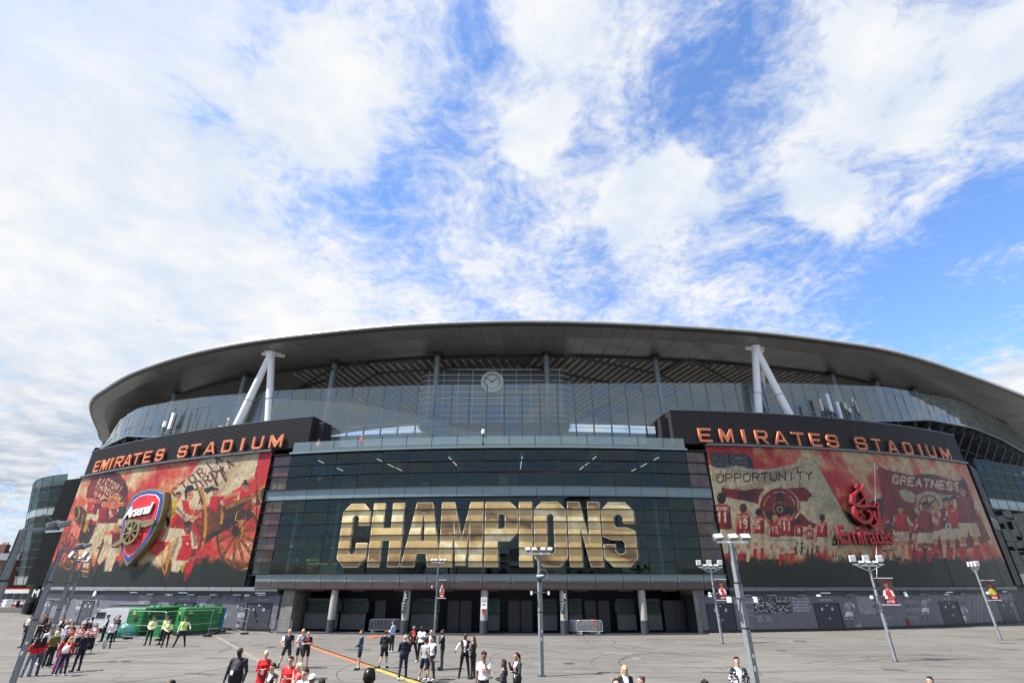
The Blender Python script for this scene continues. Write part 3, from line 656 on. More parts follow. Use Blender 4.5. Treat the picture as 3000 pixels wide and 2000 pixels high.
# ---- rounded back of the big screen hanging under the roof, with its white lattice
SB = []
x0, x1, yb, z0, z1, r_ = -11.9, 7.4, 60.5, 22.05, 29.35, 1.3
for k in range(7): t = PI / 2 * k / 6; SB.append((x0 + r_ - r_ * math.cos(t), yb + r_ - r_ * math.sin(t)))
for k in range(7): t = PI / 2 * k / 6; SB.append((x1 - r_ + r_ * math.sin(t), yb + r_ - r_ * math.cos(t)))
SB = [(x0, yb + 4)] + SB + [(x1, yb + 4)]
b = MB().prism(SB, lambda x, y, d: Vector((x, y, d)), z0, z1)
sbx = b.build('screen_housing', mat('housing_panel', (.13, .14, .15), .45, .3), stadium)
def outset(i, e): 
    p = Vector(SB[i]); a = Vector(SB[max(0, i - 1)]); c = Vector(SB[min(len(SB) - 1, i + 1)]); d = (c - a).normalized(); return p + Vector((d.y, -d.x)) * e
for j, zz_ in enumerate(np.linspace(z0 + .15, z1 - .1, 10)):
    b = MB()
    for i in range(len(SB) - 1): p, q = outset(i, .18), outset(i + 1, .18); b.bar((p.x, p.y, zz_), (q.x, q.y, zz_), .05, .12 if j == 9 else .085)
    b.build('lattice_rail', MT['white_paint'], sbx)
for xx in np.linspace(x0 + 1.2, x1 - 1.2, 10): MB().bar((xx, yb - .26, z0), (xx, yb - .26, z1), .06).build('lattice_post', MT['white_paint'], sbx)
for xx in (x0 + 4, x1 - 4): MB().bar((xx, yb + 2, z1), (xx, yb + 2, RZ), .4).build('hanger', MT['dark_steel'], sbx)

# ---- deck, side boxes, terrace
dk = MB(); n = 44
for i in range(n):
    s0, s1 = -61 + 122 * i / n, -61 + 122 * (i + 1) / n; a, c = W(s0, 16.55, -.3), W(s1, 16.55, -.3); d0, d1 = W(s0, 16.55, -13), W(s1, 16.55, -13)
    dk.add([a, c, d1, d0], [(0, 1, 2, 3)])
dk.build('terrace_deck', MT['concrete'], stadium)
zl = lambda s: 16.39 + (s + 60.5) * .0198          # top of the left print wall
zr = lambda s: 17.18 + (s - 18.7) * .0232          # top of the right one
bl = lambda s: 19.85 + (s + 60.5) * .0250          # top of the dark sign box
brt = lambda s: 21.0 + (s - 15.2) * .0232
def wall_slope(b, s0, s1, zb_, zt_, o0, o1, step=2.6):
    n = max(1, int(round((s1 - s0) / step))); vs = []
    for i in range(n + 1):
        q = s0 + (s1 - s0) * i / n; vs += [W(q, zb_(q), o1), W(q, zb_(q), o0), W(q, zt_(q), o0), W(q, zt_(q), o1)]
    fs = [(3, 2, 1, 0), tuple(4 * n + k for k in (0, 1, 2, 3))] + [(4 * i + k, 4 * i + (k + 1) % 4, 4 * i + 4 + (k + 1) % 4, 4 * i + 4 + k) for i in range(n) for k in range(4)]
    b.add(vs, fs); return b
def sign_box(s0, s1, zlo, zhi, ret_s):
    bx = wall_slope(MB(), s0, s1, lambda s: zlo(s) + .25, zhi, -3.4, .18).build('sign_box', MT['louvre'], stadium)
    sl = MB(); 
    for k in range(1, 21):
        f = k / 21; wall_slope(sl, s0 + .02, s1 - .02, lambda s: zlo(s) + .25 + (zhi(s) - zlo(s) - .25) * f - .035, lambda s: zlo(s) + .25 + (zhi(s) - zlo(s) - .25) * f + .035, .18, .235, 3.2)
    sl.build('louvre_slat', MT['louvre'], bx, kind='stuff')
    wall_slope(MB(), s0 - .04, s1 + .04, lambda s: zhi(s), lambda s: zhi(s) + .10, -3.5, .26).build('coping', MT['galv_dark'], bx)
    return bx
bxl = sign_box(-60.6, -24.3, zl, bl, -24.3); bxr = sign_box(15.2, 60.3, zr, brt, 15.2)
# the inner ends step back over the terrace
for s0, s1, zz0, zz1, par in ((-24.3, -23.3, 18.0, 20.35, bxl), (14.3, 15.2, 18.2, 20.4, bxr)):
    e = MB().wband(s0, s1, zz0, zz1, -2.2, -.6, .9).build('end_return', MT['louvre'], par)
    q = MB()
    for k in range(12): q.wband(s0, s1, zz0 + .15 + k * .18, zz0 + .21 + k * .18, -.6, -.55, .9)
    q.build('louvre_slat', MT['louvre'], e, kind='stuff')
# flashing along the top of both prints and the ledge under them, in lengths
for s0, s1, zf in ((-60.5, -28.4, zl), (18.6, 60.2, zr)):
    k = s0
    while k < s1 - .5:
        e = min(s1, k + 3.0); wall_slope(MB(), k + .04, e - .04, lambda s: zf(s) + .01, lambda s: zf(s) + .24, -.1, .62, 3).build('flashing', MT['galv_dark'], stadium); k = e
for s0, s1 in ((-60.0, -24.6), (18.4, 60.4)):
    k = s0
    while k < s1 - .5:
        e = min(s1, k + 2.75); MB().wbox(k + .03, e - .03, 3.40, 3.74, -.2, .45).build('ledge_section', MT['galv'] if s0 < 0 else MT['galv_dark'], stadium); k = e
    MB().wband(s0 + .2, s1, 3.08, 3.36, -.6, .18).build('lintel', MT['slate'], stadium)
for a_, c_, z_ in ((-60.4, -28.3, 16.2), (18.6, 60.2, 17.0)): MB().wband(a_, c_, 3.7, z_, -3, -.05).build('backing_wall', MT['slate'], stadium)
for a_, c_ in ((-60, -23.4), (15, 58.5)): MB().wband(a_, c_, 0, 3.1, -3, -.06).build('podium_wall', MT['slate'], stadium)

# ---- central glazed bays
EDG = [-28.4] + [.44 + 2.66 * k for k in range(-10, 7)] + [18.55]
ROW = [(4.86, 5.91), (5.91, 7.10), (7.10, 8.29), (8.29, 9.47), (9.47, 10.65), (10.65, 11.82), (12.94, 14.30), (14.30, 15.44), (15.44, 16.62)]
fac = MB().wband(-28.4, 18.55, 3.50, 3.60, -8, .34).wband(-28.4, 18.55, 4.74, 4.84, -6, .1).wband(-28.4, 18.55, 11.86, 12.90, -9, -.25).wband(-28.4, 18.55, 16.40, 16.62, -9, -.05)
facade = fac.build('glazed_facade', MT['slate'], stadium)
for zf in (4.78, 5.91, 7.10, 8.29, 9.47, 10.65, 11.84, 12.92, 14.30, 15.44, 16.64):
    MB().wband(-28.4, 18.55, zf - .035, zf + .035, .02, .26 if zf != 16.64 else .42).build('fin', MT['frame'], facade)
# ------------------------------------------------------------------ printed walls (painted canvases)
CREAM = (205, 190, 160); CREAM2 = (183, 165, 134); RED = (186, 38, 44); DRED = (120, 20, 28); MAR = (84, 22, 26); SKIN = (196, 140, 104); SKIN2 = (92, 56, 42); HAIR = (38, 26, 22); BRN = (98, 58, 26); GOLD = (186, 138, 48); DBRN = (58, 38, 24); GRASS = (34, 44, 26)
def clouds(cv, seed):
    n1 = cv.noise(150, seed, 6); n2 = cv.noise(46, seed + 5, 5); v = np.clip((n1 * .62 + n2 * .38 - .40) / .22, 0, 1)[..., None]
    red = np.array((188, 54, 54)); pink = np.array((208, 124, 94)); cr = np.array((206, 184, 148))
    col = np.where(v < .5, red * (1 - v * 2) + pink * v * 2, pink * (2 - v * 2) + cr * (v * 2 - 1)); cv.a[:] = col + (n2[..., None] - .5) * 30
def grass(cv, ztop_fn, seed):
    n = cv.noise(26, seed, 4); X = np.arange(cv.w)[None, :] / cv.ppm + cv.s0; Z = np.arange(cv.h)[:, None] / cv.ppm + cv.z0
    k = np.clip((ztop_fn(X) + (n - .5) * 1.6 - Z) / .8, 0, 1)[..., None]; cv.a[:] = cv.a * (1 - k) + (np.array(GRASS) + (n[..., None] - .5) * 24 - np.clip((5.2 - Z), 0, 2)[..., None] * 3) * k
def player(cv, x, y, r, lean=0.0, shirt=RED, sleeve=CREAM, shorts=CREAM, sock=RED, skin=SKIN, hair=HAIR, num=None, name=None, back=False, run=0.0, arms='run', shade=True, leg=1.0):
    """painted figure: head centre x, y, head radius r (crop pixels)"""
    L = lambda a, b_: (x + a * r + lean * b_ * r, y + b_ * r)
    w = 1.75
    # legs
    for sgn, kx, ky, fx, fy in ((-1, -.9 - run, 9.2, -1.1 - run * 1.6, 12.2), (1, 1.0 + run * .6, 9.0, .8 + run * .2, 12.6 - run * 1.8)):
        cv.poly([L(sgn * .9 - .65, 6.6), L(sgn * .9 + .65, 6.6), L(kx * leg + .42, ky * leg), L(kx * leg - .42, ky * leg)], skin)
        cv.poly([L(kx * leg - .48, ky * leg), L(kx * leg + .48, ky * leg), L(fx * leg + .32, fy * leg), L(fx * leg - .32, fy * leg)], sock)
        cv.poly([L(kx * leg - .5, ky * leg), L(kx * leg + .5, ky * leg), L(kx * leg + .46, ky * leg + .5), L(kx * leg - .46, ky * leg + .5)], CREAM)
        cv.poly([L(fx * leg - .4, fy * leg), L(fx * leg + .35, fy * leg), L(fx * leg + .9, fy * leg + .6), L(fx * leg - .5, fy * leg + .6)], (30, 24, 22))
    cv.poly([L(-1.5, 5.3), L(1.5, 5.3), L(1.9 + run * .5, 8.0), L(.25, 8.0), L(0, 7.0), L(-.3, 8.1), L(-1.9 - run * .5, 8.1)], shorts)
    cv.poly([L(.2, 5.4), L(1.45, 5.4), L(1.8, 7.9), L(.7, 7.9)], tuple(c * .82 for c in shorts), .6)
    # arms
    A = {'run': ((-2.6, 3.9, -1.9, 5.4), (2.7, 3.8, 2.3, 5.3)), 'up': ((-2.5, 3.9, -2.0, 5.3), (2.6, .6, 2.3, -1.8)), 'upl': ((-2.4, .4, -2.2, -2.2), (2.6, 3.9, 2.2, 5.3)), 'in': ((-2.4, 3.9, -.6, 4.5), (2.4, 3.9, .6, 4.6))}[arms]
    for sg, (ex, ey, hx, hy) in zip((-1, 1), A):
        cv.poly([L(sg * 1.2, 1.45), L(sg * 1.9, 1.9), L(ex + .35, ey), L(ex - .35, ey - .1), L(sg * 1.0, 2.8)], sleeve)
        cv.poly([L(ex - .32, ey - .2), L(ex + .32, ey), L(hx + .22, hy), L(hx - .22, hy)], skin if sleeve != 0 else sleeve)
    cv.poly([L(-1.5, 1.45), L(-.5, 1.1), L(.5, 1.1), L(1.5, 1.45), L(1.45, 3.3), L(1.6, 5.7), L(-1.6, 5.7), L(-1.4, 3.3)], shirt)
    if shade: cv.poly([L(.6, 2.2), L(1.45, 2.0), L(1.6, 5.7), L(.3, 5.7), L(.9, 4.0)], tuple(c * .55 for c in shirt), .75); cv.poly([L(-1.4, 4.3), L(.2, 4.9), L(.1, 5.7), L(-1.55, 5.7)], tuple(c * .6 for c in shirt), .6)
    cv.poly([L(-.35, .7), L(.35, .7), L(.4, 1.25), L(-.4, 1.25)], skin)
    cv.ell(*L(0, 0), r * .82, r * 1.05, skin if not back else hair)
    if not back:
        cv.ell(*L(0, -.5), r * .86, r * .72, hair, 1, PI, 2 * PI); cv.poly([L(-.86, -.5), L(-.72, .1), L(-.6, -.4), L(.55, -.5), L(.75, .1), L(.86, -.5), L(.4, -1.1), L(-.4, -1.1)], hair)
        cv.ell(*L(-.3, .02), r * .14, r * .09, (40, 26, 22)); cv.ell(*L(.3, .02), r * .14, r * .09, (40, 26, 22)); cv.seg(L(-.25, .58), L(.25, .58), r * .08, (150, 84, 74)); cv.poly([L(.45, -.4), L(.8, -.2), L(.6, .8), L(.3, .9)], tuple(c * .7 for c in skin), .6)
    if name: cv.text(name, L(-1.15, 2.15), L(1.25, 2.15), r * .55, max(2.2, r * .13), (225, 215, 195), .62)
    if num: k = len(num); cv.text(num, L(-.95 if k > 1 else -.5, 4.3), L(1.15 if k > 1 else .7, 4.3), r * 1.75, r * .34, (228, 218, 198), .6)
def brush(cv, n, seed):
    r_ = np.random.RandomState(seed); cv.a = np.clip(cv.a.mean(-1, keepdims=True) * -.10 + cv.a * 1.10, 0, 255); cv.a = np.clip((cv.a - 112) * 1.22 + 106, 6, 240)
    for _ in range(n):
        x, y = r_.uniform(0, cv.w - 1), r_.uniform(0, cv.h - 1); c = cv.a[int(y), int(x)]; L_ = r_.uniform(5, 22); a = r_.normal(1.1, .5)
        cv.line((x, y), (x + L_ * math.cos(a), y + L_ * math.sin(a)), r_.uniform(1.5, 4), np.clip(c * r_.choice([.80, .90, 1.08, 1.16]), 0, 255), r_.uniform(.25, .6))
# ---- left print
cl = SZ(-60.6, -26.1, 3.7, 17.2, 34); clouds(cl, 3); cl.crop(150, 1300, 3.459)
grass(cl, lambda X: 6.4 + .25 * np.sin(X * .5), 11)
cl.poly([(450, 340), (560, 310), (640, 290), (720, 305), (780, 380), (812, 470), (800, 600), (700, 560), (560, 540), (430, 565), (383, 550), (400, 440)], DRED)
cl.poly([(590, 300), (640, 290), (790, 420), (805, 520), (740, 560), (690, 420)], MAR, .8); cl.poly([(420, 420), (520, 470), (560, 540), (430, 565), (385, 550)], (150, 28, 36), .7)
cl.text('VICTORY', (505, 372), (742, 500), 58, 7.5, (206, 186, 156), .6); cl.text('THROUGH', (470, 440), (735, 596), 56, 7.5, (206, 186, 156), .6); cl.text('HARM', (455, 520), (600, 610), 50, 7, (206, 186, 156), .6)
cl.poly([(1230, 560), (1300, 450), (1400, 370), (1540, 170), (1700, 128), (1900, 96), (2132, 92), (2100, 300), (1900, 470), (1760, 560), (1560, 650), (1300, 640)], CREAM)
cl.poly([(1560, 200), (1700, 135), (1640, 330), (1450, 560), (1380, 560)], (222, 206, 178), .8); cl.poly([(1900, 96), (2000, 94), (1900, 330), (1700, 560), (1640, 560)], CREAM2, .8)
cl.poly([(2132, 92), (2262, 88), (2256, 260), (2160, 400), (2080, 330)], (190, 42, 48)); cl.poly([(1860, 480), (2060, 380), (2250, 300), (2250, 420), (1960, 640), (1850, 560)], (192, 60, 56), .85)
cl.text('CTORIA', (1290, 540), (1795, 150), 78, 11, MAR, .55); cl.text('ORDIA', (1530, 470), (1910, 205), 84, 12, MAR, .55); cl.text('IT', (1680, 440), (1850, 350), 125, 20, MAR, .7)
# left cannon and wheel
cl.ring(205, 1090, 105, 195, 26, BRN); cl.ring(205, 1090, 92, 182, 8, GOLD)
for t in np.linspace(0, 2 * PI, 11)[:-1]: cl.seg((205, 1090), (205 + 85 * math.cos(t), 1090 + 170 * math.sin(t)), 13, BRN)
cl.poly([(255, 740), (290, 640), (330, 630), (440, 730), (480, 830), (440, 960), (390, 1080), (300, 980), (330, 860), (270, 790)], DBRN); cl.poly([(330, 640), (440, 730), (420, 760), (320, 690)], BRN)
cl.ring(285, 695, 38, 75, 14, GOLD); cl.ell(285, 695, 22, 58, (30, 20, 14)); cl.poly([(395, 760), (430, 740), (380, 900), (350, 890)], GOLD); cl.seg((350, 720), (330, 860), 8, GOLD); cl.seg((370, 740), (410, 880), 7, GOLD)
for a in ((470, 900, 420, 1260), (560, 980, 470, 1290)): cl.seg(a[:2], a[2:], 26, BRN)
cl.ring(650, 640, 78, 110, 22, GOLD, PI * 1.02, PI * 1.9)
player(cl, 435, 560, 26, skin=SKIN, arms='in', leg=.8); player(cl, 500, 570, 26, shirt=DRED, skin=(170, 110, 80), arms='in', leg=.8)
player(cl, 660, 620, 32, .05, shirt=DRED, skin=SKIN, hair=(160, 150, 130), arms='in', leg=.8)
player(cl, 570, 600, 36, -.06, shirt=(150, 24, 38), skin=SKIN, arms='in', shorts=CREAM, sock=CREAM)
cl.poly([(470, 885), (570, 885), (540, 1000), (450, 1110), (410, 1260), (340, 1245), (385, 1060)], CREAM); cl.poly([(510, 900), (560, 890), (520, 1010), (440, 1110), (430, 1040)], CREAM2, .8)
for k in range(4): cl.poly([(335 + k * 3, 1250 + k * 26), (420 - k * 3, 1262 + k * 26), (415 - k * 3, 1274 + k * 26), (335 + k * 3, 1263 + k * 26)], RED if k % 2 == 0 else CREAM)
player(cl, 690, 860, 34, -.12, shirt=(110, 22, 32), skin=SKIN, hair=(170, 130, 100), arms='in', shorts=CREAM, sock=(190, 60, 56), leg=.78); cl.poly([(600, 930), (650, 910), (640, 1060), (700, 1110), (640, 1290), (560, 1290), (600, 1120), (520, 1230), (500, 1180), (560, 1030)], CREAM); cl.poly([(600, 940), (640, 1060), (600, 1120), (560, 1060)], CREAM2, .8)
player(cl, 752, 600, 28, 0, shirt=(60, 66, 50), skin=SKIN, arms='in', leg=.7)
# right cannon, big and middle wheels
cl.ring(1190, 1150, 45, 190, 18, GOLD, PI * .5, PI * 1.5); cl.seg((1230, 1000), (1190, 1300), 20, GOLD)
cl.ring(1935, 955, 236, 325, 42, BRN); cl.ring(1945, 955, 236, 325, 16, GOLD, -PI * .45, PI * .5); cl.ring(1925, 960, 200, 288, 10, GOLD, PI * .55, PI * 1.3); cl.ring(1935, 955, 198, 284, 10, DBRN, -.6, 1.4)
for t in np.linspace(.2, 2 * PI + .2, 12)[:-1]: cl.seg((1900, 900), (1935 + 205 * math.cos(t), 955 + 292 * math.sin(t)), 24, BRN); cl.seg((1900, 895), (1935 + 205 * math.cos(t), 950 + 292 * math.sin(t)), 6, GOLD, .8)
cl.poly([(1520, 1062), (1570, 880), (1740, 860), (1790, 700), (1930, 640), (1960, 760), (1880, 830), (1700, 930)], DBRN)
cl.poly([(1570, 660), (1780, 605), (1745, 860), (1560, 950)], (110, 66, 28)); cl.poly([(1600, 700), (1700, 660), (1680, 760), (1590, 800)], (132, 84, 40), .7)
cl.poly([(1740, 640), (2060, 520), (2150, 450), (2215, 450), (2215, 600), (2060, 640), (1900, 740), (1780, 760)], (74, 48, 28)); cl.poly([(1780, 630), (2060, 525), (2150, 470), (2150, 500), (2060, 560), (1800, 670)], (150, 104, 48), .9)
cl.ring(2185, 520, 62, 98, 20, GOLD); cl.ring(2195, 520, 45, 80, 8, DBRN); cl.ell(2200, 520, 34, 66, (26, 20, 16)); cl.ring(2075, 570, 22, 62, 10, GOLD); cl.poly([(1750, 615), (1782, 605), (1762, 812), (1735, 810)], GOLD)
cl.ring(1905, 880, 62, 110, 14, GOLD, -PI * .5, PI * .6); cl.ell(1895, 885, 40, 60, DBRN)
for k in range(7): cl.seg((1880 + k * 9, 560), (1905 + k * 3, 690), 5, (214, 178, 70)); 
cl.seg((1905, 690), (1890, 780), 9, (214, 178, 70)); cl.seg((1910, 690), (1970, 705), 7, (214, 178, 70)); cl.text('1896', (1610, 740), (1690, 722), 26, 3.2, CREAM2)
cl.seg((2098, 290), (2108, 900), 9, MAR)
player(cl, 1990, 440, 40, .0, arms='in', leg=.62, shorts=(74, 48, 28), sock=(74, 48, 28)); cl.ell(1990, 385, 18, 18, HAIR)
player(cl, 1690, 490, 36, -.05, arms='in', leg=.6, shorts=(110, 66, 28), sock=(110, 66, 28)); cl.poly([(1570, 460), (1660, 430), (1680, 460), (1600, 510)], HAIR); cl.seg((1735, 560), (1930, 500), 26, SKIN); cl.seg((1735, 558), (1760, 550), 32, RED)
cl.poly([(1740, 640), (2060, 520), (2100, 520), (1900, 700), (1780, 720)], (74, 48, 28)); cl.poly([(1780, 630), (2060, 525), (2100, 515), (2060, 560), (1800, 670)], (150, 104, 48))
cl.ring(1520, 770, 86, 330, 34, GOLD, -PI * .5, PI * .42); cl.ring(1500, 770, 76, 318, 22, BRN, -PI * .6, PI * .45)
for k in range(5): cl.seg((1470, 760), (1540 + 8 * k, 560 + 105 * k), 15, BRN)
player(cl, 1315, 530, 34, -.08, shirt=(206, 168, 64), sleeve=(206, 168, 64), shorts=(206, 168, 64), arms='in', leg=.6)
cl.poly([(1340, 570), (1430, 585), (1440, 720), (1375, 860), (1230, 850), (1250, 760), (1320, 680)], RED); cl.poly([(1300, 760), (1375, 700), (1375, 860), (1240, 850)], (140, 24, 34), .8)
cl.poly([(1345, 560), (1290, 620), (1280, 680), (1400, 795), (1480, 790), (1470, 745), (1370, 690), (1360, 620)], CREAM); cl.poly([(1420, 590), (1555, 620), (1560, 665), (1430, 665)], CREAM); cl.seg((1430, 770), (1500, 745), 28, SKIN); cl.ell(1580, 640, 26, 26, SKIN)
cl.seg((1300, 640), (1400, 760), 6, HAIR); cl.seg((1290, 655), (1390, 775), 4, HAIR)
cl.ell(1430, 520, 40, 52, SKIN); cl.poly([(1385, 560), (1375, 480), (1410, 425), (1460, 420), (1480, 470), (1440, 480), (1405, 500), (1400, 570)], HAIR)
cl.ell(1425, 520, 5, 4, HAIR); cl.ell(1452, 518, 5, 4, HAIR)
cl.poly([(1200, 850), (1365, 865), (1310, 960), (1220, 1000), (1140, 1000)], CREAM); cl.poly([(1140, 985), (1230, 1000), (1120, 1130), (1040, 1150), (1030, 1120)], (196, 60, 56)); cl.poly([(1030, 1110), (1090, 1130), (920, 1230), (900, 1200)], CREAM2)
cl.ell(1190, 790, 46, 52, (40, 34, 30)); cl.poly([(1160, 780), (1190, 740), (1200, 860), (1150, 850)], CREAM)
# kneeling player in front
cl.poly([(1500, 1050), (1490, 1130), (1370, 1170), (1310, 1130), (1440, 1080)], SKIN2); cl.poly([(1235, 1170), (1265, 1190), (1195, 1430), (1165, 1400)], SKIN2)
cl.poly([(1345, 930), (1445, 930), (1460, 1100), (1400, 1180), (1285, 1190), (1320, 1060)], RED); cl.poly([(1345, 915), (1285, 975), (1235, 1165), (1290, 1180), (1355, 1000)], CREAM); cl.poly([(1445, 880), (1495, 925), (1510, 1060), (1455, 1065), (1440, 960)], CREAM)
for k in range(3): cl.seg((1330 - k * 12, 935 + k * 6), (1255 - k * 8, 1150 - k * 6), 4, HAIR); cl.seg((1462 + k * 11, 890 + k * 8), (1480 + k * 10, 1030), 4, HAIR)
cl.poly([(1250, 1180), (1390, 1180), (1430, 1180), (1370, 1240), (1310, 1300), (1240, 1295)], CREAM); cl.poly([(1395, 1200), (1482, 1190), (1440, 1300), (1400, 1400), (1365, 1390), (1380, 1290)], RED); cl.poly([(1360, 1390), (1410, 1400), (1400, 1425), (1360, 1420)], (25, 22, 22))
cl.poly([(1330, 1240), (1390, 1225), (1360, 1310)], GOLD); cl.ell(1412, 865, 38, 52, SKIN2); cl.ell(1415, 822, 44, 42, HAIR, 1, PI, 2 * PI); cl.ell(1398, 862, 6, 4, (220, 210, 200)); cl.ell(1424, 862, 6, 4, (220, 210, 200)); cl.seg((1400, 893), (1425, 893), 5, (160, 80, 70)); cl.ell(1408, 1010, 12, 16, (220, 205, 180))
for k in range(9): cl.ell(1150 + k * 26, 1405 + (k % 3) * 8, 22, 24, (30, 30, 24), .8)
cl.ell(1580, 1100, 16, 60, (190, 70, 60)); cl.ell(2245, 400, 44, 48, HAIR); cl.ell(2255, 415, 28, 36, (196, 150, 110))
grass_n = cl.noise(5, 40, 2); Zc = np.arange(cl.h)[:, None] / cl.ppm + cl.z0; k = (np.clip((5.2 - Zc) / 1.2, 0, .75) * (grass_n > .45))[..., None]; cl.a = cl.a * (1 - k) + np.array((30, 42, 24)) * k
brush(cl, 5200, 5); cl.a *= (.84 + .32 * cl.noise(12, 77, 3))[..., None]; cl.soften()
# ---- right print
cr_ = SZ(16.3, 60.6, 3.7, 18.4, 34); clouds(cr_, 21); cr_.crop(2050, 1290, 3.4844)
cr_.poly([(62, 70), (520, 70), (530, 300), (80, 260)], (176, 34, 42), .6)
cr_.poly([(85, 135), (458, 148), (520, 212), (530, 300), (240, 300), (108, 270)], (52, 54, 62))
for j in range(7):
    for i in range(24): cr_.poly([(105 + i * 15 + j * 2, 152 + j * 18 + i * .5), (115 + i * 15 + j * 2, 152 + j * 18 + i * .5), (115 + i * 15 + j * 2, 159 + j * 18 + i * .5), (105 + i * 15 + j * 2, 159 + j * 18 + i * .5)], (150, 152, 156) if (i * 7 + j * 3) % 5 else (190, 190, 190))
cr_.poly([(272, 145), (288, 146), (300, 300), (284, 300)], (22, 24, 30))
BAN = [(60, 250), (160, 290), (250, 285), (350, 262), (520, 302), (700, 300), (900, 258), (1060, 205), (1145, 178), (1172, 192), (1260, 400), (1400, 660), (1520, 860), (1440, 1150), (1100, 1132), (800, 1150), (350, 1152), (230, 1152), (110, 640)]
BC = (196, 186, 158)
cr_.poly(BAN, BC); cr_.poly([(650, 330), (940, 280), (1080, 240), (760, 420), (420, 560), (120, 560), (500, 450)], (160, 146, 122), .8); cr_.poly([(1150, 700), (1330, 600), (1400, 700), (1200, 800), (1180, 860)], (170, 158, 132), .7); cr_.poly([(110, 330), (230, 350), (160, 420), (110, 430)], (170, 158, 132), .7)
cr_.text('OPPORTUNITY', (160, 432), (1150, 402), 78, 11, (74, 28, 30), .72)
CR = (124, 18, 30); CRD = (74, 18, 26)
cr_.poly([(203, 488), (440, 518), (520, 500), (640, 495), (590, 560), (575, 652), (470, 625), (400, 615), (250, 582), (205, 530)], CR); cr_.poly([(400, 520), (560, 500), (520, 630), (360, 600)], CRD, .9)
cr_.poly([(860, 495), (1040, 485), (1085, 510), (1095, 535), (1115, 540), (1112, 578), (1092, 585), (1078, 625), (960, 626), (930, 560)], CR); cr_.poly([(1000, 735), (1090, 825), (1200, 868), (1200, 910), (1060, 882), (930, 880), (960, 800)], CR)
cr_.ell(790, 698, 212, 214, BC); cr_.ell(790, 698, 200, 208, CR)
cr_.poly([(800, 600), (1000, 640), (990, 860), (830, 900)], CRD, .7)
for k in range(6):
    a0, a1 = k * PI / 3 + .14, (k + 1) * PI / 3 - .14
    for rr, cc in ((1.0, BC), (.9, CR if k % 2 else CRD)):
        o = (1 - rr) * .12; T_ = np.linspace(a0 + o, a1 - o, 8); cr_.poly([(790 + 165 * math.cos(t) * (rr * .5 + .5), 698 + 172 * math.sin(t) * (rr * .5 + .5)) for t in T_] + [(790 + (62 + (1 - rr) * 60) * math.cos(t), 698 + (62 + (1 - rr) * 60) * math.sin(t)) for t in T_[::-1]], cc)
cr_.ell(795, 708, 60, 60, CRD); cr_.ring(795, 708, 30, 32, 9, BC)
cr_.poly([(1190, 240), (1250, 330), (1260, 410), (1300, 460), (1230, 330)], RED); cr_.poly([(1420, 700), (1520, 760), (1620, 900), (1500, 840)], (46, 34, 34))
grass(cr_, lambda X: 6.3 + X * .012, 31)
pl = lambda *a, **k: player(cr_, *a, **k)
pl(1410, 960, 12, back=True, run=.3, leg=.9); pl(1352, 980, 16, num='6', back=True, shirt=(70, 24, 28)); pl(1180, 955, 15, num='2', back=True, skin=SKIN2, sock=(60, 40, 34)); pl(1100, 880, 23, num='10', back=True, hair=(190, 150, 100), sock=(70, 40, 34)); pl(990, 832, 26, num='8', back=True, skin=SKIN2, sock=(50, 36, 32), run=.3)
pl(1225, 792, 34, num='7', name='BRADY', back=True, run=.1); pl(745, 795, 34, num='10', back=True, hair=(190, 160, 120), sock=CREAM, run=.2); pl(580, 735, 38, num='5', name='OLEARY', back=True); pl(870, 715, 46, num='11', name='KELLY', back=True, arms='up', run=.3, leg=1.0)
pl(425, 695, 46, num='19', name='WILSHERE', back=True, hair=(90, 50, 34), run=.45, sock=CREAM); pl(205, 595, 55, .06, num='11', name='GEORGE', back=True, sleeve=CREAM, shirt=(160, 24, 34), run=.25, sock=DRED)
cr_.crop(2400, 1290, 3.485)
cr_.poly([(575, 600), (630, 590), (640, 1100), (700, 1140), (560, 1120)], (190, 90, 76)); cr_.poly([(500, 620), (625, 590), (625, 720), (560, 730)], (60, 54, 56)); cr_.poly([(585, 680), (625, 676), (622, 800), (600, 820)], (60, 54, 56)); cr_.poly([(600, 820), (625, 810), (640, 900), (610, 900)], (190, 60, 56))
cr_.poly([(578, 268), (660, 305), (740, 322), (850, 345), (930, 365), (1010, 345), (1140, 350), (1250, 385), (1330, 412), (1400, 412), (1452, 380), (1500, 520), (1600, 760), (1720, 1010), (1500, 1100), (1000, 1120), (640, 900), (620, 600)], DRED)
cr_.poly([(660, 420), (740, 380), (700, 600), (680, 860), (640, 900), (630, 640)], (150, 26, 36), .8); cr_.poly([(1010, 345), (1200, 370), (1080, 440), (900, 420)], MAR, .8); cr_.poly([(560, 300), (600, 300), (625, 590), (615, 600)], (150, 26, 36))
PG = (176, 164, 140)
cr_.poly([(782, 520), (830, 498), (900, 520), (960, 560), (1000, 570), (960, 640), (900, 640), (830, 618), (790, 560)], PG); cr_.poly([(1140, 545), (1400, 570), (1420, 660), (1250, 640)], PG); cr_.ell(1085, 665, 150, 145, PG); cr_.ring(1085, 672, 105, 112, 11, DRED)
for t in np.linspace(.3, 2 * PI + .3, 7)[:-1]: cr_.seg((1085, 672), (1085 + 98 * math.cos(t), 672 + 104 * math.sin(t)), 11, DRED)
cr_.text('GREATNESS', (722, 440), (1425, 520), 74, 13, (206, 194, 168), .68)
for x in (705, 762, 840): pl(x, 880 + (x % 7) * 3, 16, run=.3, sock=CREAM)
pl(672, 855, 32, shirt=DRED, skin=SKIN2, hair=(200, 190, 170), run=.2, sock=CREAM, leg=.95); pl(945, 950, 18, run=.2); pl(962, 800, 26, shirt=RED); pl(800, 705, 40, .05, sock=CREAM, arms='in', shorts=CREAM); pl(1020, 790, 32, shirt=(130, 26, 34), skin=SKIN2, sock=(50, 36, 32))
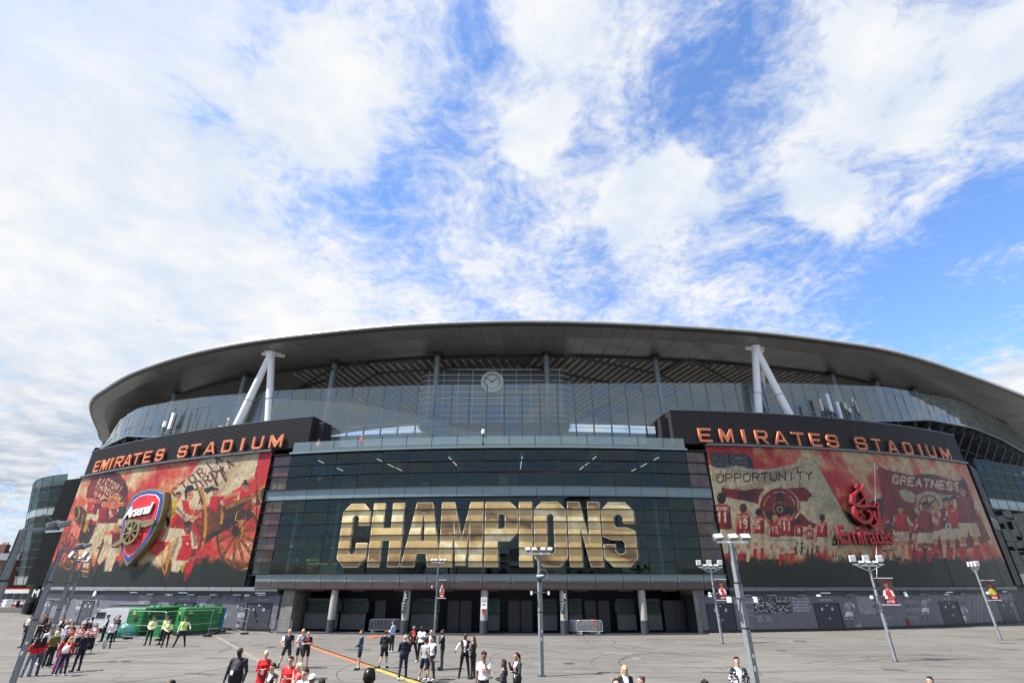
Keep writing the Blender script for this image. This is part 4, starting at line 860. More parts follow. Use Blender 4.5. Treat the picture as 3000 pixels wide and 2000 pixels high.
pl(1180, 715, 36, .04, hair=(190, 150, 90)); pl(1055, 680, 46, -.02, shirt=(150, 24, 36), skin=(150, 96, 66), arms='upl', run=.2, sock=RED); pl(1270, 640, 46, .04, shirt=(110, 22, 30), arms='in', sock=CREAM); pl(1345, 625, 48, .06, shirt=RED, arms='in', run=.2); cr_.ell(1285, 880, 34, 36, (190, 186, 180)); cr_.ell(1285, 880, 12, 12, (40, 36, 36))
pl(1440, 500, 60, .12, shirt=(140, 22, 34), arms='in', run=.2, sock=RED); cr_.poly([(1390, 450), (1430, 430), (1480, 480), (1490, 580), (1460, 600), (1470, 520), (1410, 480), (1400, 540)], HAIR)
gn = cr_.noise(5, 41, 2); Zc = np.arange(cr_.h)[:, None] / cr_.ppm + cr_.z0; k = (np.clip((5.1 - Zc) / 1.2, 0, .75) * (gn > .45))[..., None]; cr_.a = cr_.a * (1 - k) + np.array((26, 36, 22)) * k
brush(cr_, 5200, 6); cr_.a *= (.84 + .32 * cr_.noise(12, 78, 3))[..., None]; cr_.soften()
ml, mr = print_mat('printed_mesh_panel', cl.image('left_print'), .5, .50), print_mat('printed_mesh_panel_east', cr_.image('right_print'), .5, .46)
def glassy_print(name, im):
    m = print_mat(name, im, .12, .42); b = m.node_tree.nodes['Principled BSDF']; b.inputs['Coat Weight'].default_value = .6; return m
for cv in (cl, cr_): cv.a = cv.a * .42 + np.array((62, 82, 72)) * .58
gml, gmr = glassy_print('printed_glass', cl.image('left_print_glass')), glassy_print('printed_glass_east', cr_.image('right_print_glass'))
def uvfn(cv):
    def f(co):
        s = math.atan2(co.x - WX, WY - co.y) * WR; return ((s - cv.s0) / (cv.s1 - cv.s0), (co.z - cv.z0) / (cv.z1 - cv.z0))
    return f
def mural(s0, s1, zt, cv, m, label, ncol):
    r = empty('mural', tuple(W((s0 + s1) / 2, 3.8, .3)), label, 'mural', 'printed murals on the stadium walls'); rows = (3.80, 8.05, 12.4, None)
    for i in range(ncol):
        a, c = s0 + (s1 - s0) * i / ncol, s0 + (s1 - s0) * (i + 1) / ncol
        for j in range(3):
            z0_ = rows[j]; z1_ = (lambda q: rows[j + 1]) if rows[j + 1] else zt; jit = rng.uniform(-.012, .012)
            b = wall_slope(MB(), a + .007, c - .007, lambda q: z0_ + .006, lambda q: z1_(q) - .006, .28 + jit, .34 + jit, 2.0); me = b.mesh('print_panel', m); uv_from(me, uvfn(cv)); link('print_panel', me, r)
    return r
mural(-60.4, -28.45, zl, cl, ml, 'sunlit red and cream mural of players pushing cannons, behind the club crest', 12)
mural(18.62, 60.1, zr, cr_, mr, 'shaded red and cream mural of players in numbered shirts under an opportunity banner', 16)

# ------------------------------------------------------------------ glass bays
for i in range(len(EDG) - 1):
    a, c = EDG[i], EDG[i + 1]; pr = (i == 0) or (i == len(EDG) - 2)
    halves = [(a, (a + c) / 2), ((a + c) / 2, c)] if pr else [(a, c)]
    for (z0_, z1_) in ROW:
        for a2, c2 in halves:
            t1, t2 = rng.uniform(-.03, .03, 2)
            v = [W(a2 + .015, z0_ + .04, t1), W(c2 - .015, z0_ + .04, t2), W(c2 - .015, z1_ - .04, -t1), W(a2 + .015, z1_ - .04, -t2)]
            me = MB().add(v, [(0, 1, 2, 3)]).mesh('glass_pane', (gml if i == 0 else gmr) if pr else MT['glass_dark'])
            if pr: uv_from(me, uvfn(cl if i == 0 else cr_))
            link('glass_pane', me, facade)
        MB().wbox(a - .02, a + .02, z0_, z1_, -.10, .03).build('mullion', MT['frame'], facade)
    MB().wbox(a + .02, c - .02, 11.88, 12.88, -.24, .05).build('spandrel_panel', MT['teal'], facade)
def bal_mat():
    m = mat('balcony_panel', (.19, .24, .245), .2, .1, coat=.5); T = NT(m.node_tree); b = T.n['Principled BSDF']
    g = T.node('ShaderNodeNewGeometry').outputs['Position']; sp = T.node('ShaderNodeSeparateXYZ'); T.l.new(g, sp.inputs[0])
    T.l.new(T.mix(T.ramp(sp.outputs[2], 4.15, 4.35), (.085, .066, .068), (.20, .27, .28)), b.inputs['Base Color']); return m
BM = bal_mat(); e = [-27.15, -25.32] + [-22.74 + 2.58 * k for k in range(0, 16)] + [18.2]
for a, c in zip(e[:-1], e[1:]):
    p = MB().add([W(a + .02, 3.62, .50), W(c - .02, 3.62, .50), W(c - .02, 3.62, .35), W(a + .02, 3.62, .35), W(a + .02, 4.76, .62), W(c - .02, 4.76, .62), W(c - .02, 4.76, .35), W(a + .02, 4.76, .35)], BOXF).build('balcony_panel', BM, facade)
    for q in (a + .16, c - .16): MB().tube(W(q, 4.22, .55), W(q, 4.22, .60), .035, .035, 8).build('fixing', MT['alu'], p)
MB().wband(-27.2, 18.25, 4.76, 4.83, .34, .70).build('handrail', MT['galv_dark'], facade)
MB().wband(-23.0, 14.9, 3.575, 3.61, .33, .46).build('red_trim', mat('red_strip', (.35, .01, .01), .4), facade)
tx = text_mesh('letter_band', 'WELCOME TO EMIRATES STADIUM.  THE CLOCK END', .52, .012, mat('faint_lettering', (.055, .043, .045), .4), lambda x, y, z: W(-11.2 + x, 3.70 + y, .53 + z), offset=.012)
link('lettering', tx, facade)
# parapet: glass balustrade with posts
e = [-25.9, -23.7, -21.1] + [-18.43 + 2.69 * k for k in range(0, 13)] + [16.2]
par = MB().wband(-26.2, 16.4, 16.62, 16.82, -.1, .46).build('parapet', MT['teal'], stadium)
for a, c in zip(e[:-1], e[1:]):
    MB().add([W(a + .03, 16.84, .42), W(c - .03, 16.84, .42), W(c - .03, 17.85, .40), W(a + .03, 17.85, .40)], [(0, 1, 2, 3)]).build('balustrade_pane', MT['glass_rail'], par)
    MB().wbox(a - .03, a + .03, 16.82, 18.05, .28, .38).build('post', MT['frame'], par)

# ------------------------------------------------------------------ rooms behind the glass
MB().wband(-28, 18.2, 4.84, 11.84, -8.4, -8.2).wband(-28, 18.2, 12.92, 16.38, -8.9, -8.7).build('inner_wall', MT['interior'], stadium)
for s in (-25.2, -20.5, 12.6): MB().wbox(s, s + .35, 4.84, 11.84, -7, -1.1).build('partition', mat('pale_partition', (.30, .36, .33), .7) if 'pp' not in MT else MT['pp'], stadium); 
for k in range(-9, 7, 2): MB().tube(W(k * 2.66 + .44, 4.84, -2.4), W(k * 2.66 + .44, 11.84, -2.4), .28, .28, 12).tube(W(k * 2.66 + .44, 12.9, -2.4), W(k * 2.66 + .44, 16.4, -2.4), .28, .28, 12).build('inner_column', MT['slate'], stadium)
for k in range(14):
    s = -26 + k * 3.2; h = rng.uniform(.8, 2.6); MB().wbox(s, s + rng.uniform(.6, 2.2), 12.92, 12.92 + h, -8, -7.4 + rng.uniform(0, 4)).build('bar_counter' if k % 2 else 'partition', [MT['interior'], MT['teal'], MT['slate']][k % 3], stadium)
for s, z, w_, c_ in ((-23.6, 8.9, 1.1, (.42, .30, .03)), (-22.2, 8.9, 1.1, (.20, .16, .08)), (-20.9, 8.8, 1.1, (.42, .28, .03)), (13.0, 9.2, .9, (.42, .30, .03)), (14.1, 9.2, .9, (.40, .30, .05))):
    pp = MB().wbox(s, s + w_, z, z + 2.1, -3.2, -3.1).build('wall_poster', mat('poster_yellow', c_, .5, var=.3, scale=2), stadium, label='yellow portrait poster')
    MB().prism([(.5 * w_ + .28 * w_ * math.cos(t), 1.25 + .42 * math.sin(t)) for t in np.linspace(0, 2 * PI, 15)[:-1]], lambda x, y, d: W(s + x, z + y, d), -3.09, -3.06).build('portrait', mat('poster_face', (.12, .06, .035), .6), pp)
wb = MB().wbox(-22.4, -19.2, 4.9, 5.85, -.5, -.42).build('wheel_banner', mat('yellow_banner', (.40, .31, .05), .6), stadium)
q = MB()
for t in range(12): q.bar(W(-21.3, 5.36, -.40), W(-21.3 + .40 * math.cos(t * PI / 6), 5.36 + .40 * math.sin(t * PI / 6), -.40), .03, .02)
for t in range(24): q.bar(W(-21.3 + .40 * math.cos(t * PI / 12), 5.36 + .40 * math.sin(t * PI / 12), -.39), W(-21.3 + .40 * math.cos((t + 1) * PI / 12), 5.36 + .40 * math.sin((t + 1) * PI / 12), -.39), .05, .02)
q.build('wheel_emblem', MT['crest_red_dark'], wb)
for x0_, y0_, x1_, y1_ in [(245, 1043, 280, 1060), (320, 1078, 365, 1102), (378, 1105, 418, 1125), (740, 1030, 760, 1050), (770, 1062, 795, 1088), (812, 1105, 823, 1117), (1246, 1025, 1243, 1045), (1241, 1060, 1238, 1085), (1236, 1090, 1234, 1112), (1755, 1027, 1732, 1047), (1705, 1068, 1680, 1088), (1670, 1095, 1642, 1118), (2188, 1032, 2150, 1053), (2105, 1075, 2063, 1098), (2030, 1112, 2000, 1127), (-158, 1054, -110, 1077), (-30, 1106, 10, 1125), (1036, 1150, 1046, 1168)]:
    a, c = at_z(1000 + x0_ / 2.352, 900 + y0_ / 2.352, 16.1), at_z(1000 + x1_ / 2.352, 900 + y1_ / 2.352, 16.1)
    MB().bar(a, c, .07, .04).build('ceiling_light', MT['lit'], stadium)
# ------------------------------------------------------------------ entrance level
MB().wband(-24, 15.3, 0, 3.5, -6.4, -6.2).build('recess_wall', mat('roller_shutter', (.022, .024, .03), .45, .3, var=.2), stadium)
sh = MB()
for k in range(22): sh.wband(-23.8, 15.1, .1 + k * .155, .16 + k * .155, -6.2, -6.16)
sh.build('shutter_slat', MT['slate'], stadium, kind='stuff')
for a, c in ((-24.2, -23.0), (15.0, 16.1)):
    MB().wband(a, c, 0, 3.5, -3, -.02).build('pier', MT['concrete'], stadium)
pale = mat('dado_panel', (.075, .075, .072), .6, dirt=.3)
for a, c in ((-22.4, -18.9), (-18.6, -16.1), (-11.6, -9.0), (-4.3, -3.2), (.4, 2.2), (3.4, 4.6), (7.9, 9.7), (10.4, 12.2)):
    d_ = MB().wbox(a, c, .18, 1.42, -1.5, -1.4).build('dado_panel', pale, stadium); fr = MB().wbox(a, c, 2.55, 2.75, -1.55, -1.35).wbox(a, c, 1.45, 1.6, -1.55, -1.35)
    MB().wbox(a, c, 1.6, 2.55, -1.9, -1.8).build('window_back', MT['interior'], d_)
    k = a
    while k <= c: fr.wbox(k, k + .05, 1.6, 2.55, -1.5, -1.42); k += .22
    fr.build('window_bar', MT['frame'], d_)
for a in (-15.4, -8.2, -7.0, -2.4, -1.2, 4.9, 6.2, 12.6, 13.7): MB().wbox(a, a + 1.1, .05, 2.6, -1.9, -1.75).wbox(a + .04, a + .08, .1, 2.6, -1.75, -1.7).build('gate_leaf', MT['black'], stadium)
for s_ in (-11.2, .5):
    t = text_mesh('wall_words', 'THE CLOCK END', .26, .01, MT['slate'], lambda x, y, z: W(s_ + (0.2 if s_ < 0 else 3.0) + x, .55 + y, -1.385 + z)); link('lettering', t, stadium)
b = MB(); sx = -3.75; pts = [(-.38, .95), (-.38, .5), (0, .05), (.38, .5), (.38, .95), (0, 1.05)]
for p, q in zip(pts, pts[1:] + pts[:1]): b.bar(W(sx + p[0], .3 + p[1], -1.385), W(sx + q[0], .3 + q[1], -1.385), .03, .02)
b.build('shield_outline', MT['slate'], stadium)
b = MB().bar(W(-10.6, 1.15, -1.385), W(-9.9, 1.22, -1.385), .09, .02).tube(W(-10.35, 1.08, -1.39), W(-10.35, 1.08, -1.375), .13, .13, 12); b.build('cannon_emblem', MT['slate'], stadium)
for k, s in enumerate((-18.83, -11.77, -4.53, 2.71, 10.0)):
    c = MB().tube(W(s, .0, .0), W(s, 3.5, .0), .34, .34, 24).build('pillar', MT['concrete_pale'], stadium); MB().tube(W(s, .0, .0), W(s, 1.06, .0), .365, .365, 24).build('pillar_base', MT['column_base'], c)
for k in range(9): MB().wbox(-22 + k * 4.3, -20.6 + k * 4.3, 3.40, 3.46, -1.2, -1.05).build('soffit_light', MT['galv'], stadium)
def hanging_sign(s, ch):
    r = empty('wayfinding_sign', tuple(W(s, 2, .45)), 'black turnstile sign with a white letter %s hung on the %s' % (ch, {'L': 'second pillar from the left', 'K': 'fourth pillar from the left'}[ch]), 'sign', 'black lettered signs on the entrance pillars')
    MB().wbox(s - .30, s + .10, 1.60, 2.62, .37, .45).build('lower_board', MT['slate'], r); MB().wbox(s - .06, s + .22, 2.66, 3.45, .36, .46).build('upper_board', MT['black'], r)
    MB().wbox(s - .12, s - .06, 2.1, 3.4, .37, .42).build('bracket', MT['alu'], r)
    link('letter', text_mesh('letter', ch, .62, .012, MT['white_paint'], lambda x, y, z: W(s - .03 + x * .6, 2.82 + y, .468 + z)), r)
    b = MB()
    for j, w_ in enumerate((.24, .15, .20, .12, .16)): b.wbox(s - .27, s - .27 + w_, 2.42 - j * .13, 2.45 - j * .13, .45, .458)
    b.build('small_print', MT['white_paint'], r); link('letter', text_mesh('letter', ch, .14, .01, MT['white_paint'], lambda x, y, z: W(s - .03 + x, 2.45 + y, .458 + z)), r)
hanging_sign(-11.77, 'L'); hanging_sign(2.71, 'K')
r = empty('notice_board', tuple(W(-4.53, 1.9, .4)), 'white no smoking notice with two red ban symbols on the middle pillar', 'sign')
MB().wbox(-4.80, -4.26, 1.98, 2.92, .36, .39).build('board', MT['white_paint'], r); MB().wbox(-4.70, -4.38, 1.68, 1.92, .36, .39).build('red_plate', MT['crest_red'], r)
for dx in (-.13, .13):
    b = MB()
    for t in range(16): a0, a1 = t * PI / 8, (t + 1) * PI / 8; b.bar(W(-4.53 + dx + .09 * math.cos(a0), 2.78 + .09 * math.sin(a0), .395), W(-4.53 + dx + .09 * math.cos(a1), 2.78 + .09 * math.sin(a1), .395), .022, .01)
    b.bar(W(-4.53 + dx - .06, 2.84, .395), W(-4.53 + dx + .06, 2.72, .395), .022, .01).build('ban_symbol', MT['crest_red'], r)
link('lettering', text_mesh('w', 'NO SMOKING\nOR VAPING', .075, .006, MT['crest_red'], lambda x, y, z: W(-4.53 + x, 2.60 + y, .395 + z), align='CENTER'), r)
link('lettering', text_mesh('w', 'SMOKING IS NOT\nPERMITTED\nIN THIS AREA', .05, .006, MT['black'], lambda x, y, z: W(-4.53 + x, 2.36 + y, .395 + z), align='CENTER'), r)

# ------------------------------------------------------------------ grey history walls
def gray_fig(cv, x, y, r, run=.3, arms='run', back=False):
    player(cv, x, y, r, 0, shirt=(150, 150, 156), sleeve=(205, 205, 208), shorts=(215, 215, 218), sock=(70, 70, 76), skin=(120, 120, 124), hair=(40, 40, 44), run=run, arms=arms, back=back, shade=True)
GB = (104, 104, 114)
gl = SZ(-58.2, -24.4, .25, 3.05, 44, (132, 132, 142)); gr = SZ(15.3, 59, .25, 3.05, 44, GB)
gl.crop(400, 1700, 5.227)
def para(cv, x0, x1, y0, y1, n, col, seed, alpha=.8, hgt=.5):
    r_ = np.random.RandomState(seed)
    for k in range(n):
        y = y0 + (y1 - y0) * k / n; x = x0
        while x < x1 - 4:
            w_ = min(r_.uniform(6, 22), x1 - x); cv.poly([(x, y), (x + w_, y), (x + w_, y + (y1 - y0) / n * hgt), (x, y + (y1 - y0) / n * hgt)], col, alpha); x += w_ + 5
X_ = np.arange(gl.w) / gl.ppm + gl.s0
gl.poly([(-260, 400), (-60, 350), (200, 345), (430, 300), (640, 360), (660, 780), (-300, 800)], (150, 150, 160), .55)
for k in range(22): t = -PI * (.06 + .88 * k / 21); gl.seg((270 + 60 * math.cos(t), 400 + 60 * math.sin(t)), (270 + 150 * math.cos(t), 400 + 105 * math.sin(t)), 2.5, (60, 60, 66))
gray_fig(gl, 1612, 290, 34, .35, 'in'); gl.ell(1548, 690, 26, 30, (220, 220, 222)); gl.ell(1548, 690, 9, 10, (60, 60, 64))
for x in (1165, 1285, 1412): gl.ell(x, 262, 14, 17, (50, 50, 54)); para(gl, x - 28, x + 85, 305, 360, 7, (190, 190, 196), x, .7)
para(gl, 1365, 1465, 480, 540, 7, (190, 190, 196), 5, .7); para(gl, 2070, 2120, 510, 565, 6, (190, 190, 196), 6, .7)
gl.crop(60, 1770, 7.13); gl.poly([(640, -80), (840, -90), (830, 40), (620, 10)], (50, 50, 54)); 
nz = gl.noise(3, 5, 2)
gl.crop(0, 1450, 2.85); gray_fig(gl, 655, 862, 11, .4, 'upl'); gl.ell(590, 1040, 9, 12, (215, 215, 218)); gl.poly([(535, 832), (612, 828), (590, 915), (515, 918)], (44, 44, 48))
for k in range(60): x, y = rng.uniform(525, 600), rng.uniform(845, 912); gl.ell(x, y, rng.uniform(2, 5), rng.uniform(2, 5), (200, 200, 204) if k % 2 else (110, 110, 114))
para(gl, 425, 495, 895, 960, 8, (180, 180, 186), 9, .7); para(gl, 420, 460, 975, 1010, 5, (180, 180, 186), 10, .7); para(gl, 525, 560, 945, 990, 5, (190, 190, 196), 11, .7)
gl.soften()
gr.crop(2050, 1700, 2.4758)
gr.poly([(380, 122), (648, 126), (668, 236), (405, 238)], (36, 36, 40))
for k in range(420):
    x, y = rng.uniform(390, 650), rng.uniform(126, 232); f = (y - 126) / 106
    gr.ell(x + 14 * f, y, rng.uniform(2, 7), rng.uniform(2, 6), (205, 205, 208) if rng.rand() < (.55 if f < .6 else .35) else (60, 60, 66), .9)
gr.poly([(545, 140), (645, 142), (650, 175), (550, 180)], (34, 34, 38)); gr.text('GREATNESS', (556, 153), (640, 155), 10, 2.4, (215, 215, 215)); gr.text('OPPORTUNITY', (415, 158), (515, 152), 9, 2.2, (50, 50, 52))
gray_fig(gr, 1083, 138, 15, .35, 'run'); gr.ell(1152, 333, 13, 16, (205, 205, 208)); gr.ell(1152, 333, 6, 8, (60, 60, 64)); gr.seg((1160, 280), (1180, 355), 1.6, (170, 170, 176))
gray_fig(gr, 1636, 122, 13, .6, 'up'); gr.seg((1728, 238), (1760, 335), 1.6, (170, 170, 176)); gray_fig(gr, 1908, 175, 14, .1, 'in')
for x, y in ((1478, 122), (1532, 122), (1498, 180), (1550, 178), (1515, 237), (1248, 126), (1265, 185), (1282, 240), (1338, 240)): gr.ell(x, y, 6, 8, (44, 44, 48)); gr.seg((x, y + 15), (x + 50, y + 16), 2, (130, 40, 50)); para(gr, x + 2, x + 58, y + 19, y + 40, 5, (182, 182, 190), x, .6)
gr.poly([(1485, 272), (1515, 272), (1528, 325), (1500, 327)], (120, 14, 26))
for x in (1950, 1985, 2015, 2040, 2088): para(gr, x, x + 12, 110, 300, 36, (170, 170, 178), x, .5)
para(gr, 262, 385, 205, 235, 6, (180, 180, 186), 2, .6); para(gr, 268, 300, 240, 260, 4, (180, 180, 186), 3, .6); para(gr, 330, 392, 245, 262, 3, (180, 180, 186), 4, .6); para(gr, 340, 398, 315, 350, 6, (170, 170, 176), 7, .5)
for k in range(7): para(gr, 408 + k * 2, 450 + k * 2, 256 + k * 6.5, 262 + k * 6.5, 1, (190, 190, 196), 20 + k, .8); para(gr, 472 + k * 3, 515 + k * 3, 256 + k * 6.5, 262 + k * 6.5, 1, (190, 190, 196), 40 + k, .8)
gr.ring(300, 333, 17, 22, 2, (140, 140, 148)); para(gr, 2295, 2312, 205, 230, 5, (180, 180, 186), 8, .6); gr.poly([(2290, 185), (2303, 185), (2305, 203), (2292, 203)], (190, 190, 195))
gr.soften()
gml_, gmr_ = print_mat('history_print', gl.image('history_print'), .45, .55), print_mat('history_print_east', gr.image('history_print_east'), .45, .85)
TXT = mat('print_white', (.62, .62, .66), .5, var=0); TXR = mat('print_red', (.35, .03, .06), .5, var=0)
def door_range(cv_crop, k, x0, x1, y): a = wall_sz(cv_crop[0] + x0 / k, cv_crop[1] + y / k)[0]; c = wall_sz(cv_crop[0] + x1 / k, cv_crop[1] + y / k)[0]; return a, c
DR = [door_range((2050, 1700), 2.4758, a, c, y) for a, c, y in ((62, 262, 290), (848, 1035, 280), (1765, 1905, 265), (2190, 2320, 250))]
DLf = [door_range((400, 1700), 5.227, 1650, 2040, 600), door_range((0, 1450), 2.85, 665, 765, 980), door_range((0, 1450), 2.85, 345, 425, 950), door_range((400, 1700), 5.227, 560, 880, 500)]
def history(s0, s1, doors, cv, m, label):
    r = empty('history_wall', tuple(W((s0 + s1) / 2, 0, 0)), label, 'wall', 'grey printed walls at the foot of the stadium')
    cuts = sorted(doors); spans = []; k = s0
    for a, c in cuts: spans.append((k, a)); k = c
    spans.append((k, s1))
    for a, c in spans:
        n = max(1, int(round((c - a) / 2.44)))
        for i in range(n):
            p, q = a + (c - a) * i / n, a + (c - a) * (i + 1) / n; me = MB().wbox(p + .008, q - .008, .24, 3.04, -.04, .02).mesh('wall_panel', m); uv_from(me, uvfn(cv)); link('wall_panel', me, r)
    MB().wband(s0, s1, .02, .22, -.05, .05).build('plinth', MT['black'], r)
    for a, c in cuts:
        me = MB().wbox(a, c, 2.36, 3.04, -.04, .02).mesh('wall_panel', m); uv_from(me, uvfn(cv)); link('wall_panel', me, r)
        h = (a + c) / 2
        fr = MB().wbox(a - .03, a + .05, .02, 2.36, -.04, .05).wbox(c - .05, c + .03, .02, 2.36, -.04, .05).wbox(a + .05, c - .05, 2.30, 2.36, -.04, .05).build('door_frame', MT['frame'], r)
        for p, q, sg in ((a + .06, h - .01, 1), (h + .01, c - .06, -1)):
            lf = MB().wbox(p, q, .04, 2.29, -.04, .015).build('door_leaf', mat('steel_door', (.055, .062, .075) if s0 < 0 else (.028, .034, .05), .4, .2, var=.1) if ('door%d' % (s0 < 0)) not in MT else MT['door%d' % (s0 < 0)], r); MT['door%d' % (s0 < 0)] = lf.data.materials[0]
            x = (p + q) / 2 + sg * .12; MB().wbox(x - .09, x + .09, 1.72, 1.94, .016, .024).build('door_sign', MT['white_paint'], lf); MB().tube(W(x, 1.83, .024), W(x, 1.83, .030), .06, .06, 12).build('sign_disc', MT['crest_blue'], lf)
            hx = h - sg * .08; MB().bar(W(hx, .95, .05), W(hx, 1.15, .05), .03, .03).build('door_handle', MT['alu'], lf)
        MB().wbox(h - .05, h + .05, 2.10, 2.22, .052, .06).build('door_plate', MT['white_paint'], fr)
    return r
hl = history(-58.15, -24.45, DLf, gl, gml_, 'sunlit grey history wall with clock end doors behind the green generators')
hr = history(15.45, 58.3, DR, gr, gmr_, 'shaded grey history wall with four pairs of dark doors and player photographs')
def wtext(par, txt, px, py, size, m=TXT, shear=0., lead=1., sp=1.0, align='LEFT'):
    s, z = wall_sz(px, py); link('lettering', text_mesh('w', txt, size, .006, m, lambda x, y, zz: W(s + x, z + y, .028 + zz), shear=shear, line=lead, space=sp, align=align), par)
wtext(hr, '"Here you have\nthe opportunity\nto get out the\ngreatness that is\nin each of you."', 2050 + 665 / 2.4758, 1700 + 135 / 2.4758, .30, lead=.85)
wtext(hr, 'EAST STAND', 2050 + 872 / 2.4758, 1700 + 146 / 2.4758, .21, sp=1.15); wtext(hr, 'EAST STAND', 2050 + 1765 / 2.4758, 1700 + 136 / 2.4758, .21, sp=1.1); wtext(hr, 'EAST STAND', 2050 + 2178 / 2.4758, 1700 + 130 / 2.4758, .21, sp=1.1)
wtext(hr, 'FUTURE\nBRILLIANCE', 2050 + 248 / 2.4758, 1700 + 142 / 2.4758, .36, lead=.75)
wtext(hr, '"The academy is key\nto our club. It always\nhas been. Alex Scott,\nLeah Williamson, Anita\nAsante... and many\nothers. They have all\nbeen the authors of\nour incredible history."', 2050 + 1132 / 2.4758, 1700 + 128 / 2.4758, .235, lead=.82); wtext(hr, 'young\nfriend,\nroute to', 2050 + 1405 / 2.4758, 1700 + 138 / 2.4758, .22, lead=.85)
wtext(hr, 'EVERY\nOPPORTUNITY', 2050 + 1856 / 2.4758, 1700 + 117 / 2.4758, .20, lead=.7)
Lc = lambda x, y: (400 + x / 5.227, 1700 + y / 5.227)
wtext(hl, 'CLOCK END', *Lc(672, 290), .20, sp=1.1); wtext(hl, 'CLOCK END', *Lc(1846, 303), .20, sp=1.1); wtext(hl, '"We will carry\nthe pride of\nour history\nforward."', *Lc(935, 262), .27, shear=.15, lead=.85)
wtext(hl, '"It was team spirit, an\nindefinable something\nwhich carried us to\nthe heights and kept\nus there."', *Lc(55, 248), .20, shear=.15, lead=.8); wtext(hl, '"Possibly the\ngreatest football\nclub in the\nworld."', 1 * 805 / 2.85, 1450 + 842 / 2.85, .24, shear=.15, lead=.8)
wtext(hl, 'CLOCK END', 735 / 2.85, 1450 + 856 / 2.85, .17); wtext(hl, 'CLOCK END', 402 / 2.85, 1450 + 846 / 2.85, .17)
# light fittings and cameras above the grey walls
def wall_lamp(s, big):
    r = empty('wall_lamp', tuple(W(s, 3.2, .2)), ('long white tube light fixed above the %s grey wall' if big else 'short flat downlight under the ledge of the %s grey wall') % ('sunlit' if s < 0 else 'shaded'), 'lamp', ('tube' if big else 'flat') + ' lights above the grey walls ' + ('west' if s < 0 else 'east'))
    if big: MB().wbox(s - .55, s + .55, 3.17, 3.27, .2, .32).build('lamp_body', MT['white_paint'], r)
    else: MB().wbox(s - .45, s + .45, 3.02, 3.09, .12, .42).build('lamp_body', MT['galv'], r)
    MB().wbox(s - .1, s + .1, 3.1, 3.2, .1, .22).build('bracket', MT['dark_steel'], r)
for px in (2050 + x / 2.4758 for x in (500, 720, 1065, 1240, 1590, 1880, 320)): wall_lamp(wall_sz(px, 1740)[0], False)
for px in (2050 + x / 2.4758 for x in (895, 1790, 2190, 100)): wall_lamp(wall_sz(px, 1735)[0], True)
for px in (400 + x / 5.227 for x in (270, 545, 890, 1235, 1590, 1960)): wall_lamp(wall_sz(px, 1736)[0], False)
for px in (400 + x / 5.227 for x in (0, 755, 1930)): wall_lamp(wall_sz(px, 1732)[0], True)
def cctv(p, face, label, grp='security cameras on the stadium'):
    r = empty('security_camera', p, label, 'camera', grp, rz=face); b = MB().box((0, -.22, .02), (.14, .42, .14)); b.build('housing', MT['white_paint'], r, local=True)
    MB().tube((0, -.44, .02), (0, -.40, .02), .05, .05, 10).build('lens', MT['black'], r, local=True); MB().bar((0, .25, .1), (0, -.1, .02), .05, .05).build('arm', MT['galv'], r, local=True)
for px, lab in ((2050 + 822 / 2.4758, 'grey security camera under the ledge left of the first east stand text'), (2050 + 1745 / 2.4758, 'grey security camera under the ledge near the far east doors'), (2050 + 45 / 2.4758, 'grey security camera at the concrete pier end of the shaded wall'), (400 + 605 / 5.227, 'grey security camera above the green generators'), (400 + 1770 / 5.227, 'grey security camera above the clock end double door')):
    s, z = wall_sz(px, 1735); cctv(tuple(W(s, 3.0, .35)), .5 if px > 1500 else -.4, lab)
for px in (2050 + 1465 / 2.4758, 828 / 2.85):
    s, z = wall_sz(px, 1737); b = MB().add([W(s - .18, 2.85, .5), W(s + .14, 2.85, .5), W(s + .14, 2.85, .35), W(s - .18, 2.85, .35), W(s - .22, 3.30, .42), W(s + .10, 3.30, .42), W(s + .10, 3.30, .3), W(s - .22, 3.30, .3)], BOXF); b.build('wifi_antenna_panel', MT['white_paint'], None, 'flat white antenna panel under the ledge of the %s grey wall' % ('shaded' if s > 0 else 'sunlit'), 'antenna')
# ------------------------------------------------------------------ raised letters, crest, logo, clock
def stadium_sign(cells, h, slope, label, zb):
    s_mid = (cells[0][1] + cells[-1][2]) / 2
    r = empty('stadium_sign', tuple(W(s_mid, zb(s_mid), .8)), label, 'sign', 'raised letter signs above the murals')
    for ch, a, c in cells:
        w = c - a; t = .22; me = loops_mesh('letter', glyph(ch, w, h, t if ch != 'I' else w, .24, .21), .18, MT['orange'], lambda x, y, z: W(a + x, zb(a) + y + x * slope, .50 + z), bevel=.012); o = link('letter', me, r)
        b = MB()
        for q in ((a + w * .25, a + w * .75) if w > .6 else (a + w / 2,)): b.bar(W(q, zb(q) - .25, .42), W(q, zb(q) + .1, .42), .05, .05).bar(W(q, zb(q) + .4, .40), W(q, zb(q) + .4, .18), .05, .05)
        b.build('stand_off', MT['frame'], o)
    return r
cells = [('E', -57.66, -56.45), ('M', -56.01, -54.5), ('I', -54.0, -53.72), ('R', -52.96, -51.5), ('A', -51.24, -49.75), ('T', -49.55, -48.05), ('E', -47.53, -46.25), ('S', -45.4, -44.1),
         ('S', -41.71, -40.35), ('T', -39.85, -38.4), ('A', -37.69, -36.1), ('D', -35.19, -33.85), ('I', -32.6, -32.3), ('U', -31.12, -29.75), ('M', -28.9, -27.3)]
stadium_sign(cells, 1.38, .02, 'orange raised stadium name letters on the dark box above the sunlit mural', lambda s: 16.82 + (s + 57.6) * .0215)
